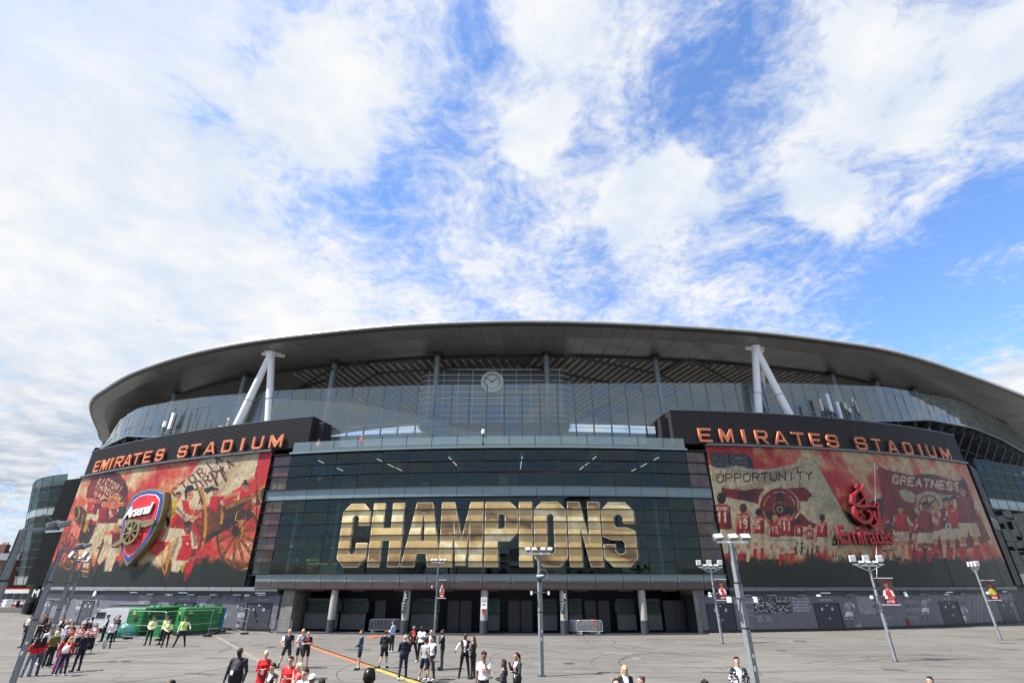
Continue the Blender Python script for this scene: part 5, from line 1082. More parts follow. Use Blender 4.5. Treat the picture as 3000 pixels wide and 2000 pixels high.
cells = [('E', 17.91, 19.35), ('M', 20.35, 21.85), ('I', 23.0, 23.32), ('R', 24.6, 26.1), ('A', 26.9, 28.55), ('T', 29.3, 30.85), ('E', 31.73, 33.1), ('S', 34.03, 35.55), ('S', 38.19, 39.9), ('T', 40.9, 42.4), ('A', 43.48, 45.1), ('D', 46.33, 47.9), ('I', 49.4, 49.75), ('U', 50.97, 52.7), ('M', 54.05, 56.1)]
stadium_sign(cells, 1.46, .02, 'orange raised stadium name letters on the dark box above the shaded mural', lambda s: 17.56 + (s - 17.9) * .0178)
# ---- CHAMPIONS in gold across the glass
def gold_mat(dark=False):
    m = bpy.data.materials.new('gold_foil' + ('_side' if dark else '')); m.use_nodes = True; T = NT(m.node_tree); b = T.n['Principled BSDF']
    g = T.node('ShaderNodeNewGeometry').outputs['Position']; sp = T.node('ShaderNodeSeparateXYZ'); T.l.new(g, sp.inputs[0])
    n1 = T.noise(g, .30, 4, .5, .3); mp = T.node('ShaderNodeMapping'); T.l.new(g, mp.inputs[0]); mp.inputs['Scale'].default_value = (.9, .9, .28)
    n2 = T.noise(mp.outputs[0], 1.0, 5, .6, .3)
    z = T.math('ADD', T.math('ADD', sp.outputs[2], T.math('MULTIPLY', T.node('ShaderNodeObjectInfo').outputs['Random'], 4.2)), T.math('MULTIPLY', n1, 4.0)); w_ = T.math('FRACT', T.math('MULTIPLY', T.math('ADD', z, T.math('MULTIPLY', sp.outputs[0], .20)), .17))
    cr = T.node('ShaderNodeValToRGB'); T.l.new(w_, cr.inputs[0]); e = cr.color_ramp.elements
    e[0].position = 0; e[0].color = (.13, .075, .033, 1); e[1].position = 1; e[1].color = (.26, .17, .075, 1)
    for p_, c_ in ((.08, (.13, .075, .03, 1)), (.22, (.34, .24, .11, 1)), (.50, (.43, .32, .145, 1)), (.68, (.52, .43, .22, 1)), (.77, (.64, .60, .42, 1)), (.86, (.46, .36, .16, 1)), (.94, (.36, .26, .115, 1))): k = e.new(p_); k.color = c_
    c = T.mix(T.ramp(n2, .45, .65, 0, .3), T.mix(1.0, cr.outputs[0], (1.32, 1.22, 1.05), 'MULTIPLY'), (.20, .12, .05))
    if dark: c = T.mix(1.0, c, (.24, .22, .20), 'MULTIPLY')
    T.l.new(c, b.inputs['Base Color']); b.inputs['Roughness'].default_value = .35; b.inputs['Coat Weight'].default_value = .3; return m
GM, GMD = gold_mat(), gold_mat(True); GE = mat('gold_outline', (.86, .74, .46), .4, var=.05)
champ = empty('champions_lettering', tuple(W(-4.4, 5.4, .1)), 'gold champions lettering spanning the central glass front', 'lettering')
zb0, HH = 5.45, 5.88
for i, (ch, a, c, t) in enumerate((('C', -19.10, -16.15, 1.16), ('H', -15.92, -12.72, 1.22), ('A', -12.62, -8.75, 1.28), ('M', -8.95, -4.80, 1.30), ('P', -4.62, -1.42, 1.28), ('I', -1.33, -.03, 1.3), ('O', .13, 3.30, 1.26), ('N', 3.43, 6.62, 1.20), ('S', 6.75, 10.0, 1.18))):
    w = c - a; L_ = glyph(ch, w, HH, t if ch != 'I' else w, .78, 1.15)
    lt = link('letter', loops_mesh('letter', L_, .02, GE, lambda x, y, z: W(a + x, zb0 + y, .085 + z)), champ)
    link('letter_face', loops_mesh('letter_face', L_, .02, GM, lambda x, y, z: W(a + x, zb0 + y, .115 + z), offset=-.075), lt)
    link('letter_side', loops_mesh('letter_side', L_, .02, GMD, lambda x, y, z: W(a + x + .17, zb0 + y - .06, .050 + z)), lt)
# ---- club crest
CS = -43.85
cw = lambda x, y, z: W(CS + x, y, z)
def shield(e):
    top = [(-2.55 + e, 13.28 - e), (-1.3, 13.66 - e), (0, 13.80 - e), (1.3, 13.66 - e), (2.55 - e, 13.28 - e)]
    right = [(2.80 - e, 12.4), (2.98 - e, 11.4), (2.98 - e, 10.3), (2.72 - e, 9.2), (2.15 - e * .95, 8.0), (1.25 - e * .8, 6.85), (0, 5.72 + e * 1.45)]
    return top + right + [(-x, y) for x, y in right[:-1][::-1]]
crest = empty('club_crest', tuple(W(CS, 9.5, .3)), 'large red and blue shield crest with a gold cannon mounted on the sunlit mural', 'crest')
def solid(name, pts, d0, d1, m, par): return MB().prism(pts, cw, d1, d0).build(name, m, par)
sh_ = solid('shield_rim', shield(0), .40, 1.02, MT['gold'], crest)
solid('white_border', shield(.24), 1.02, 1.05, MT['white_paint'], sh_)
solid('blue_border', shield(.25), 1.05, 1.08, MT['crest_blue'], sh_); 
def clipx(pts, lo, hi):
    out = []
    for (x0, y0), (x1, y1) in zip(pts, pts[1:] + pts[:1]):
        ts = [0.0] + sorted(t for t in [((b_ - x0) / (x1 - x0)) if x1 != x0 else -1 for b_ in (lo, hi)] if 0 < t < 1)
        for t in ts:
            x, y = x0 + (x1 - x0) * t, y0 + (y1 - y0) * t
            if lo - 1e-6 <= x <= hi + 1e-6: out.append((x, y))
    return out
solid('white_line', shield(.62), 1.08, 1.11, MT['white_paint'], sh_)
solid('red_field', shield(.70), 1.11, 1.14, MT['crest_red'], sh_)
sd = shield(.71); solid('red_field_right', clipx(sd, .05, 3), 1.14, 1.15, mat('crest_red_right', (.62, .018, .026), .4, var=.04), sh_)  # right half of the field in a stronger red
link('club_name', text_mesh('club_name', 'Arsenal', 1.62, .16, MT['white_paint'], lambda x, y, z: cw(-2.43 + x * .93 + (0), 10.62 + y + x * .10, 1.32 + z), shear=.18, offset=.022, space=.86), crest)
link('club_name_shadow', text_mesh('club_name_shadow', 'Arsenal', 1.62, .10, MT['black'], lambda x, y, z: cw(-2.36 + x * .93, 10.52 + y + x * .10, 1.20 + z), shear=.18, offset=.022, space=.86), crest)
cn = MB().prism([(-1.75, 10.15), (-1.55, 10.5), (-.6, 10.42), (.1, 10.35), (1.2, 10.25), (1.45, 10.32), (2.62, 10.28), (2.70, 9.85), (1.5, 9.55), (1.2, 9.62), (.2, 9.45), (-.9, 9.30), (-1.5, 9.35), (-1.8, 9.7)], cw, 1.40, 1.18).prism([(-2.95, 7.95), (-2.2, 8.25), (-1.1, 9.2), (-.6, 8.75), (-1.4, 8.1), (-2.3, 7.75), (-2.95, 7.72)], cw, 1.36, 1.18).build('cannon', MT['gold'], crest)
wx, wy = -.32, 9.12
wb_ = MB()
for t in range(36):
    a0, a1 = t * PI / 18, (t + 1) * PI / 18; P_ = [(wx + r0 * math.cos(a), wy + r0 * 1.02 * math.sin(a)) for a, r0 in ((a0, 1.28), (a1, 1.28), (a1, 1.02), (a0, 1.02))]; wb_.prism(P_, cw, 1.52, 1.3)
wb_.build('wheel_rim', MT['gold'], cn)
for t in range(8): a = t * PI / 4 + .2; MB().bar(cw(wx + .2 * math.cos(a), wy + .2 * math.sin(a), 1.46), cw(wx + 1.05 * math.cos(a), wy + 1.05 * math.sin(a), 1.46), .16, .10, up=tuple(-(W(CS, 0, 0) - W(CS, 0, 1)))).build('spoke', MT['gold'], cn)
MB().tube(cw(wx, wy, 1.3), cw(wx, wy, 1.58), .30, .26, 16).build('wheel_hub', MT['gold'], cn)
# ---- airline logo
em = empty('airline_logo', tuple(W(36.5, 9, .5)), 'red raised airline logo with arabic calligraphy in front of the shaded mural', 'sign')
link('word', text_mesh('word', 'Emirates', 2.45, .12, MT['red_sign'], lambda x, y, z: W(31.45 + x * .965, 7.72 + y * 1.02 + x * .012, .95 + z), offset=.03, space=.90), em)
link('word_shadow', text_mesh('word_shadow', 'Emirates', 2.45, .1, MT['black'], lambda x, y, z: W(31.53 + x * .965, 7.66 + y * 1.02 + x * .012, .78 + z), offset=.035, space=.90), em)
def ribbon(pts, ws, d, name='stroke'):
    P3 = [wall_sz(2400 + x / 3.485, 1290 + y / 3.485, .8) for x, y in pts]; P3 = [(p.x, p.y) for p in spline([(a, b_, 0) for a, b_ in P3], 6)]
    W_ = np.interp(np.linspace(0, 1, len(P3)), np.linspace(0, 1, len(ws)), ws); L_, R_ = [], []
    for i, p in enumerate(P3):
        a = P3[max(0, i - 1)]; c = P3[min(len(P3) - 1, i + 1)]; dx, dy = c[0] - a[0], c[1] - a[1]; n = math.hypot(dx, dy) or 1; nx, ny = -dy / n * W_[i] / 2, dx / n * W_[i] / 2
        L_.append((p[0] + nx, p[1] + ny)); R_.append((p[0] - nx, p[1] - ny))
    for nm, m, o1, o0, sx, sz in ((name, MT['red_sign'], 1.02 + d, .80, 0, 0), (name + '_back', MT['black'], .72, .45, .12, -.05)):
        b = MB(); n = len(L_); vs = [W(x + sx, z + sz, o) for o in (o1, o0) for x, z in L_ + R_]
        fs = []
        for i in range(n - 1):
            fs += [(i, i + 1, n + i + 1, n + i), (2 * n + i, 3 * n + i, 3 * n + i + 1, 2 * n + i + 1), (i, 2 * n + i, 2 * n + i + 1, i + 1), (n + i, n + i + 1, 3 * n + i + 1, 3 * n + i)]
        fs += [(0, n, 3 * n, 2 * n), (n - 1, 3 * n - 1, 4 * n - 1, 2 * n - 1)]
        b.add(vs, fs).build(nm, m, em)
ribbon([(378, 445), (372, 475), (400, 500), (425, 530), (450, 580), (470, 640), (450, 665)], (.10, .22, .26, .30, .34, .30, .16), .00)
ribbon([(447, 452), (425, 490), (415, 520)], (.22, .16, .08), .01); ribbon([(440, 590), (390, 640), (345, 655), (325, 620), (345, 560), (385, 510), (400, 500)], (.14, .22, .30, .34, .30, .2, .1), .02)
ribbon([(318, 545), (330, 620), (360, 660), (430, 672), (500, 665), (555, 680)], (.10, .26, .34, .34, .30, .16), .03); ribbon([(345, 665), (350, 740), (385, 800), (440, 835), (500, 825), (520, 770), (490, 715), (470, 730)], (.16, .34, .38, .34, .34, .30, .22, .10), .04)
ribbon([(570, 660), (585, 720), (592, 790), (580, 850), (540, 880), (500, 850)], (.12, .28, .36, .38, .30, .10), .05); ribbon([(540, 720), (555, 790), (575, 830)], (.30, .30, .14), .06); ribbon([(545, 665), (560, 635), (582, 655), (570, 685), (545, 670)], (.14, .2, .2, .2, .1), .07)
for x, y in ((402, 735), (430, 765), (372, 745), (405, 780)): ribbon([(x - 12, y), (x + 12, y)], (.02, .30, .02), .08, 'dot')
fr = MB()
for a, c in (((31.8, 8.5), (41.0, 8.6)), ((34.6, 12.3), (38.2, 12.2)), ((36.2, 7.9), (36.2, 13.6))): fr.bar(W(*a, .42), W(*c, .42), .06)
for s, z in ((33, 8.5), (36.2, 8.5), (40, 8.6), (35.4, 12.2), (37.4, 12.2)): fr.bar(W(s, z, .25), W(s, z, .85), .06)
fr.build('support_frame', MT['galv'], em)
# pale guy poles standing in front of the print
ws = lambda x, y: (lambda q: W(q[0], q[1], .6))(wall_sz(x, y, .6))
MB().tube(ws(2562, 1356), ws(2569, 1690), .03, .03, 8).build('guide_pole', MT['alu'], None, 'thin pale vertical pole crossing the shaded mural beside the airline logo', 'pole')
MB().tube(ws(2383, 1342), ws(2591, 1694), .03, .03, 8).build('guide_cable', MT['dark_steel'], None, 'thin dark cable slanting down across the shaded mural behind the airline logo', 'cable')
# ---- clock
cy_ = 60.2; cc = at_y(1442, 1118, cy_)
clock = empty('clock', tuple(cc), 'round white clock showing ten to two on the screen housing', 'clock')
MB().tube(cc + Vector((0, .12, 0)), cc + Vector((0, -.12, 0)), 1.46, 1.46, 48).build('face', MT['white_paint'], clock)
b = MB()
for t in range(60):
    a = t * PI / 30; v = Vector((math.sin(a), 0, math.cos(a))); b.bar(cc + v * (.93 if t % 5 else .90) + Vector((0, -.135, 0)), cc + v * 1.03 + Vector((0, -.135, 0)), .035 if t % 5 else .06, .02)
for t in range(48):
    for rr in (.90, 1.06): a0, a1 = t * PI / 24, (t + 1) * PI / 24; b.bar(cc + Vector((rr * math.sin(a0), -.135, rr * math.cos(a0))), cc + Vector((rr * math.sin(a1), -.135, rr * math.cos(a1))), .012, .02)
b.build('minute_track', MT['black'], clock)
for h in range(1, 13):
    a = h * PI / 6; link('numeral', text_mesh('numeral', str(h), .24, .01, MT['black'], lambda x, y, z: cc + Vector((1.23 * math.sin(a) + x, -.135 - z, 1.23 * math.cos(a) - .085 + y)), align='CENTER'), clock)
for ang, ln, nm in ((math.radians((1 + 50 / 60) * 30), .68, 'hour_hand'), (math.radians(50 * 6), .98, 'minute_hand')):
    v = Vector((math.sin(ang), 0, math.cos(ang))); u = Vector((v.z, 0, -v.x)); o = Vector((0, -.17, 0))
    b = MB().bar(cc - v * .28 + o, cc + v * ln + o, .07, .02).tube(cc + o, cc + o + Vector((0, -.03, 0)), .09, .09, 14)
    tip = cc + v * ln + o; b.add([tip + u * .13 - v * .22, tip + v * .05, tip - u * .13 - v * .22, tip - v * .1, tip + u * .13 - v * .22 + Vector((0, -.02, 0)), tip + v * .05 + Vector((0, -.02, 0)), tip - u * .13 - v * .22 + Vector((0, -.02, 0)), tip - v * .1 + Vector((0, -.02, 0))], BOXF); b.build(nm, MT['black'], clock)
# ---- dome camera on the parapet
p = W(-5.0, 17.0, .35)
r = empty('dome_camera', tuple(p), 'white dome security camera on a short post over the central parapet', 'camera')
MB().tube(p, p + Vector((0, 0, 1.05)), .06, .06, 10).tube(p + Vector((0, 0, .0)), p + Vector((0, 0, .3)), .14, .10, 10).build('post', MT['dark_steel'], r)
MB().lathe(p + Vector((0, 0, 1.0)), [(.12, 0), (.17, .12), (.20, .28), (.20, .40), (.15, .52), (.05, .60)], 14).build('hood', MT['white_paint'], r); MB().lathe(p + Vector((0, 0, .82)), [(.02, 0), (.11, .05), (.15, .16), (.15, .24)], 14).build('dome', MT['black'], r)

# ------------------------------------------------------------------ glass towers either side
def tower(path, zlo, ztop_, rows, label, m, extra=None, louv=None):
    r = empty('glass_tower', (path[0][0], path[0][1], 0), label, 'building', 'glazed corner buildings beside the stadium')
    core = MB(); n = len(path)
    def ins(i, e):
        a = Vector(path[max(0, i - 1)]); c = Vector(path[min(n - 1, i + 1)]); d = (c - a).normalized(); return Vector(path[i]) + Vector((-d.y, d.x)) * e
    vs = []
    for i in range(n): q = ins(i, 1.2); vs += [(q.x, q.y, 0 if zlo < 1 else zlo), (q.x, q.y, ztop_ - 1.4)]
    core.add(vs, [(2 * i, 2 * i + 2, 2 * i + 3, 2 * i + 1) for i in range(n - 1)]).build('inner_core', MT['interior_dark'], r)
    zs = np.linspace(zlo, ztop_, rows + 1)
    fr = MB()
    for i in range(n - 1):
        a, c = Vector(path[i]), Vector(path[i + 1])
        for j in range(rows):
            z0_, z1_ = zs[j] + .02, zs[j + 1] - .02; q0, q1 = a.lerp(c, .02), a.lerp(c, .98); tl = rng.uniform(-.01, .01, 2)
            band = j in (0,) or j == rows - 5
            MB().add([(q0.x, q0.y + tl[0], z0_), (q1.x, q1.y + tl[1], z0_), (q1.x, q1.y - tl[0], z1_), (q0.x, q0.y - tl[1], z1_)], [(0, 1, 2, 3)]).build('glass_pane', MT['teal'] if band else m, r)
        for j in range(rows + 1): fr.bar((a.x, a.y - .04, zs[j]), (c.x, c.y - .04, zs[j]), .06, .09)
    for i in range(n): fr.bar((path[i][0], path[i][1], zlo), (path[i][0], path[i][1], ztop_), .05, .05)
    fr.build('frame_grid', MT['frame'], r)
    vs = [(ins(i, 0.1).x, ins(i, .1).y, zlo) for i in range(n)] + [(ins(i, 5).x, ins(i, 5).y, zlo) for i in range(n)]
    MB().add(vs, [(i, i + 1, n + i + 1, n + i) for i in range(n - 1)]).add([(x, y, ztop_ - 1.4) for x, y, _ in vs], [(i, n + i, n + i + 1, i + 1) for i in range(n - 1)]).build('soffit', MT['concrete'], r)
    return r
# west tower: a drum, built from where its edge meets the mural round to the far side
def onray(px, py, y): q = at_y(px, py, y); return q
tp = [(-84.5, 98), (-84.3, 94.5), (-83.3, 91), (-81.6, 87.6), (-79.2, 84.4), (-76.3, 81.6), (-73.3, 79.3), (-70.2, 77.6), (-67, 76.3)]
lean_w = lambda z: 3.3 * (18.9 - z) / 15.0
tw = tower(tp, 3.9, 18.9, 13, 'dark glass drum building left of the sunlit mural standing on round columns', MT['glass_tower'])
for o in tw.children:
    for v in o.data.vertices: v.co.x += lean_w(v.co.z)
b = MB().add([(tp[-1][0], tp[-1][1], 3.9), (-57.5, 72, 3.9), (-57.5, 72, 18.0), (tp[-1][0], tp[-1][1], 18.0), (tp[-1][0], tp[-1][1] + 1, 3.9), (-57.5, 73, 3.9), (-57.5, 73, 18.0), (tp[-1][0], tp[-1][1] + 1, 18.0)], BOXF).build('louvre_wall', MT['tower_cladding'], tw)
lv = MB()
for k in range(60): z = 4.1 + k * .235; lv.bar((tp[-1][0] + .05, tp[-1][1] - .03, z), (-57.5, 71.97, z), .05, .09)
lv.build('louvre_slat', MT['tower_cladding'], b, kind='stuff')
MB().add([(tp[-1][0], tp[-1][1] - .06, 10.6), (-57.8, 71.9, 10.6), (-57.8, 71.9, 12.0), (tp[-1][0], tp[-1][1] - .06, 12.0), (tp[-1][0], tp[-1][1] + .3, 10.6), (-57.8, 72.3, 10.6), (-57.8, 72.3, 12.0), (tp[-1][0], tp[-1][1] + .3, 12.0)], BOXF).build('pale_band', MT['teal'], b)
for px, py in ((76, 1797), (96, 1793)):
    g = G(px, py); c = MB().tube(g, g + Vector((0, 0, 4.3)), .62, .62, 20).build('pillar', MT['concrete'], tw); MB().tube(g, g + Vector((0, 0, 1.5)), .66, .66, 20).build('pillar_base', MT['column_base'], c)
MB().add([(-64.5, 79, 0), (-58.0, 70, 0), (-58.0, 71, 0), (-63, 80, 0), (-64.5, 79, 3.9), (-58.0, 70, 3.9), (-58.0, 71, 3.9), (-63, 80, 3.9)], BOXF).build('rear_wall', MT['slate'], tw)
# sign M under the drum
q0, q1 = at_y(82, 1752, 73.0), at_y(113, 1752, 73.0); z0_, z1_ = at_y(82, 1752, 73).z, at_y(82, 1724, 73).z
r = empty('wayfinding_sign', tuple(at_y(98, 1740, 73.2)), 'black sign with a big white letter M under the glass drum', 'sign')
MB().box(((q0.x + q1.x) / 2, 73.1, (z0_ + z1_) / 2), (q1.x - q0.x, .15, z1_ - z0_)).build('board', MT['black'], r)
link('letter', text_mesh('letter', 'M', 1.15, .02, MT['white_paint'], lambda x, y, z: Vector((q0.x + .30 + x, 73.0 - z, z0_ + .25 + y)), offset=.03), r)
# east tower
ep = [(64.4, 69.8), (66.2, 70.6), (68.4, 71.6), (70.6, 72.6), (72.8, 73.6), (75.0, 74.6), (77.2, 75.7), (79.5, 77.0), (82, 78.6), (85, 81), (88.5, 84.5), (92, 89)]
te = tower(ep, 3.9, 19.7, 12, 'glass curtain wall building at the right edge mirroring a white block', MT['glass_tower'])
b = MB().add([(60.6, 66.6, 3.9), (64.3, 69.85, 3.9), (64.3, 72, 3.9), (58.6, 70, 3.9), (60.6, 66.6, 18.3), (64.3, 69.85, 18.3), (64.3, 72, 18.3), (58.6, 70, 18.3)], BOXF).build('louvre_wall', MT['louvre'], te)
lv = MB()
for k in range(38):
    z = 11.8 + k * .17
    if k % 13 < 11: lv.bar((60.7, 66.6, z), (64.3, 69.8, z), .07, .07)
lv.build('louvre_slat', MT['galv_dark'], b, kind='stuff')
MB().add([(60.62, 66.5, 10.3), (64.32, 69.75, 10.3), (64.3, 69.9, 10.3), (60.6, 66.7, 10.3), (60.62, 66.5, 11.7), (64.32, 69.75, 11.7), (64.3, 69.9, 11.7), (60.6, 66.7, 11.7)], BOXF).build('pale_band', MT['teal'], b)
MB().add([(60, 67.8, 0), (92, 90, 0), (90, 92, 0), (58, 70, 0), (60, 67.8, 3.9), (92, 90, 3.9), (90, 92, 3.9), (58, 70, 3.9)], BOXF).build('rear_wall', MT['slate'], te)
# ------------------------------------------------------------------ aerials on the box roofs
def aerial(x0, y0, x1, y1, off, m, label, wpx, depth=.12, kind='antenna', grp='phone mast antennas on the dark box roofs', whip=False):
    d_ = off; s, z = wall_sz((x0 + x1) / 2 if whip else (x0 + x1) / 2, (y0 + y1) / 2, d_); 
    st, zt_ = wall_sz(x0, y0, d_); sb_, zb_ = wall_sz(x1, y1, d_); s = (st + sb_) / 2
    base = (21.0 + (s - 15.2) * .0232) if s > 0 else 19.85 + (s + 60.5) * .025
    p = W(s, base - .2, d_); r = empty('antenna', tuple(p), label, 'antenna', grp)
    if whip: MB().tube(W(s, base - .2, d_), W(s, zt_, d_), .045, .04, 8).tube(W(s, zt_, d_), W(s, zt_ + .55, d_), .012, .006, 6).build('whip', MT['dark_steel'], r)
    else:
        w = wpx / FPX * 58; MB().wbox(s - w / 2, s + w / 2, zb_, zt_, d_ - depth / 2, d_ + depth / 2 + .06).build('radome', m, r)
        MB().tube(W(s, base - .3, d_ - .15), W(s, zt_ - .1, d_ - .15), .05, .05, 8).bar(W(s, zb_ + .1, d_ - .15), W(s, zb_ + .1, d_), .08).build('mast', MT['dark_steel'], r)
        b = MB()
        for k in range(7): q = rng.uniform(-.25, .25, 3); c = W(s + q[0], base + .3 + abs(q[1]) * 2, d_ - .1 + q[2] * .5); b.box(tuple(c), (rng.uniform(.06, .16), .08, rng.uniform(.1, .3)))
        for k in range(4): b.path([W(s + rng.uniform(-.2, .2), zb_ + .05, d_ - .05), W(s + rng.uniform(-.3, .3), (zb_ + base) / 2, d_ + rng.uniform(-.2, .2)), W(s + rng.uniform(-.2, .2), base, d_)], .018, 5)
        b.build('cabling', MT['dark_steel'], r)
    return r
beige = mat('beige_radome', (.48, .45, .36), .5, var=.04); blue = mat('pale_blue_radome', (.60, .68, .78), .45, var=.04)
for k, (x0, y0, x1, y1, wp, m, lb) in enumerate(((612, 415, 760, 790, 10, beige, 'narrow cream panel antenna leftmost in the cluster right of the white struts'), (870, 250, 1015, 800, 13, blue, 'tallest pale panel antenna of the cluster on the right box roof'), (1185, 500, 1340, 1080, 13, blue, 'wide pale blue panel antenna standing lowest in the right cluster'), (1430, 540, 1460, 730, 10, beige, 'short beige square antenna in the middle of the right cluster'), (1570, 715, 1590, 820, 10, blue, 'small pale blue antenna box beside the short beige one'), (1660, 385, 1690, 640, 5, blue, 'thin white tube antenna behind the right end of the cluster'), (1755, 465, 1850, 840, 5, beige, 'thin cream bar antenna rightmost in the right cluster'))):
    aerial(2340 + x0 / 10.69, 1130 + y0 / 10.69, 2340 + x1 / 10.69, 1130 + y1 / 10.69, -1.2 - .15 * (k % 3), m, lb, wp)
aerial(420 + 710 / 7.84, 1180 + 235 / 7.84, 420 + 615 / 7.84, 1180 + 600 / 7.84, -1.3, MT['white_paint'], 'tall white panel antenna on the left box roof', 11, .3)
aerial(420 + 500 / 7.84, 1180 + 425 / 7.84, 420 + 480 / 7.84, 1180 + 550 / 7.84, -1.0, MT['white_paint'], 'small white antenna box left of the tall white one', 8, .2)
for x0, y0, x1, y1, lb in ((620, 260, 480, 700, 'dark whip aerial behind the tall white antenna'), (780, 230, 640, 640, 'dark whip aerial just right of the tall white antenna'), (955, 200, 810, 650, 'first long dark whip aerial away from the white antennas'), (1115, 170, 985, 625, 'last long dark whip aerial toward the white struts'), (1455, 495, 1430, 545, 'short stub aerial nearer the whip aerials'), (1575, 460, 1550, 515, 'short stub aerial nearer the white struts')):
    aerial(420 + x0 / 7.84, 1180 + y0 / 7.84, 420 + x1 / 7.84, 1180 + y1 / 7.84, -1.4, None, lb, 3, whip=True)
for s0, s1, f in ((-48.5, -43.5, 19.85), (33.5, 36.5, 21.0)):
    b = MB(); k = s0
    base = lambda s: (21.0 + (s - 15.2) * .0232) if s > 0 else 19.85 + (s + 60.5) * .025
    while k <= s1: b.bar(W(k, base(k) - .1, -.9), W(k, base(k) + 1.0, -.9), .04); k += .95
    b.bar(W(s0, base(s0) + 1, -.9), W(s1, base(s1) + 1, -.9), .04); b.build('roof_handrail', MT['galv'], stadium)
s, z = wall_sz(420 + 1945 / 7.84, 1180 + 400 / 7.84, -.8); MB().tube(W(s, 20.5, -.8), W(s, z, -.8), .03, .03, 6).lathe(W(s, z, -.8), [(.03, 0), (.12, .1), (.12, .2), (.03, .3)], 10).box(tuple(W(s - .3, 20.75, -.8)), (1.2, .4, .3)).build('weather_sensor', MT['white_paint'], None, 'small white ball sensor on a thin rod left of the white struts', 'sensor')

# ------------------------------------------------------------------ floodlight poles
def banner_canvas(kit, num):
    cv = Canvas(96, 168, (72, 48, 44)); n = cv.noise(30, int(num), 3); cv.a += (n[..., None] - .5) * 36
    F = lambda pts, c: cv.fill([(x, 168 - y) for x, y in pts], c); el = lambda x, y, rx, ry, c: cv.fill([(x + rx * math.cos(t), 168 - y + ry * math.sin(t)) for t in np.linspace(0, 2 * PI, 20)], c)
    sh = {'red': (198, 46, 58), 'yellow': (214, 196, 40)}[kit]; sl = (226, 222, 222) if kit == 'red' else sh; sk = (150, 100, 76) if num != '7' else (186, 132, 104)
    F([(18, 80), (36, 68), (62, 68), (80, 80), (84, 128), (14, 128)], sh); F([(18, 80), (32, 70), (34, 84), (26, 118), (8, 116)], sl); F([(80, 80), (66, 70), (66, 84), (74, 118), (90, 116)], sl)
    F([(10, 112), (28, 112), (60, 124), (88, 112), (90, 124), (60, 136), (26, 132)], sk); F([(42, 54), (56, 54), (58, 70), (40, 70)], sk); F([(38, 68), (49, 76), (60, 68), (57, 66), (49, 71), (41, 66)], (235, 232, 230))
    el(49, 40, 13, 18, sk); F([(35, 38), (37, 24), (49, 19), (61, 24), (63, 38), (58, 30), (40, 30)], (30, 20, 18)); el(44, 39, 2, 1.5, (30, 20, 18)); el(54, 39, 2, 1.5, (30, 20, 18)); F([(45, 49), (53, 49), (52, 51), (46, 51)], (110, 50, 44)); el(38, 84, 2.4, 2.4, (235, 220, 220)); el(58, 84, 3, 4, (200, 160, 80))
    for i, chh in enumerate(num):
        ox = 49 - 15 * len(num) + i * 30
        for st in strokes(chh):
            for p, q in zip(st[:-1], st[1:]): cv.line((ox + 3 + p[0] * 5.6, 168 - 160 + p[1] * 5.2), (ox + 3 + q[0] * 5.6, 168 - 160 + q[1] * 5.2), 7, (250, 70, 84))
    F([(26, 144), (72, 144), (72, 155), (26, 155)], (245, 245, 245)); 
    for k in range(6): F([(30 + k * 7, 146), (33 + k * 7, 146), (33 + k * 7, 153), (30 + k * 7, 153)], (220, 90, 96))
    return print_mat('banner_print', cv.image('banner_' + kit + num), .5)
def flood(p, w, h, M, name, par, bright):
    f = MB().box(p, (w, .10, h), M=M).build(name, MT['galv'] if not bright else MT['white_paint'], par, local=True)
    fr = MB().box(p + M @ Vector((0, -.055, 0)), (w * .86, .012, h * .84), M=M).build('lens', mat('lamp_lens', (.72, .70, .70), .12, .1, var=.05) if 'lens' not in MT else MT['lens'], f, local=True); MT['lens'] = fr.data.materials[0]
    b = MB()
    for k in range(6): b.box(p + M @ Vector((-w * .4 + k * w * .16, .075, 0)), (.015, .05, h * .8), M=M)
    b.build('cooling_fin', MT['galv'], f, local=True); return f
RX = lambda a: Matrix.Rotation(a, 3, 'X'); RY = lambda a: Matrix.Rotation(a, 3, 'Y'); RZm = lambda a: Matrix.Rotation(a, 3, 'Z')
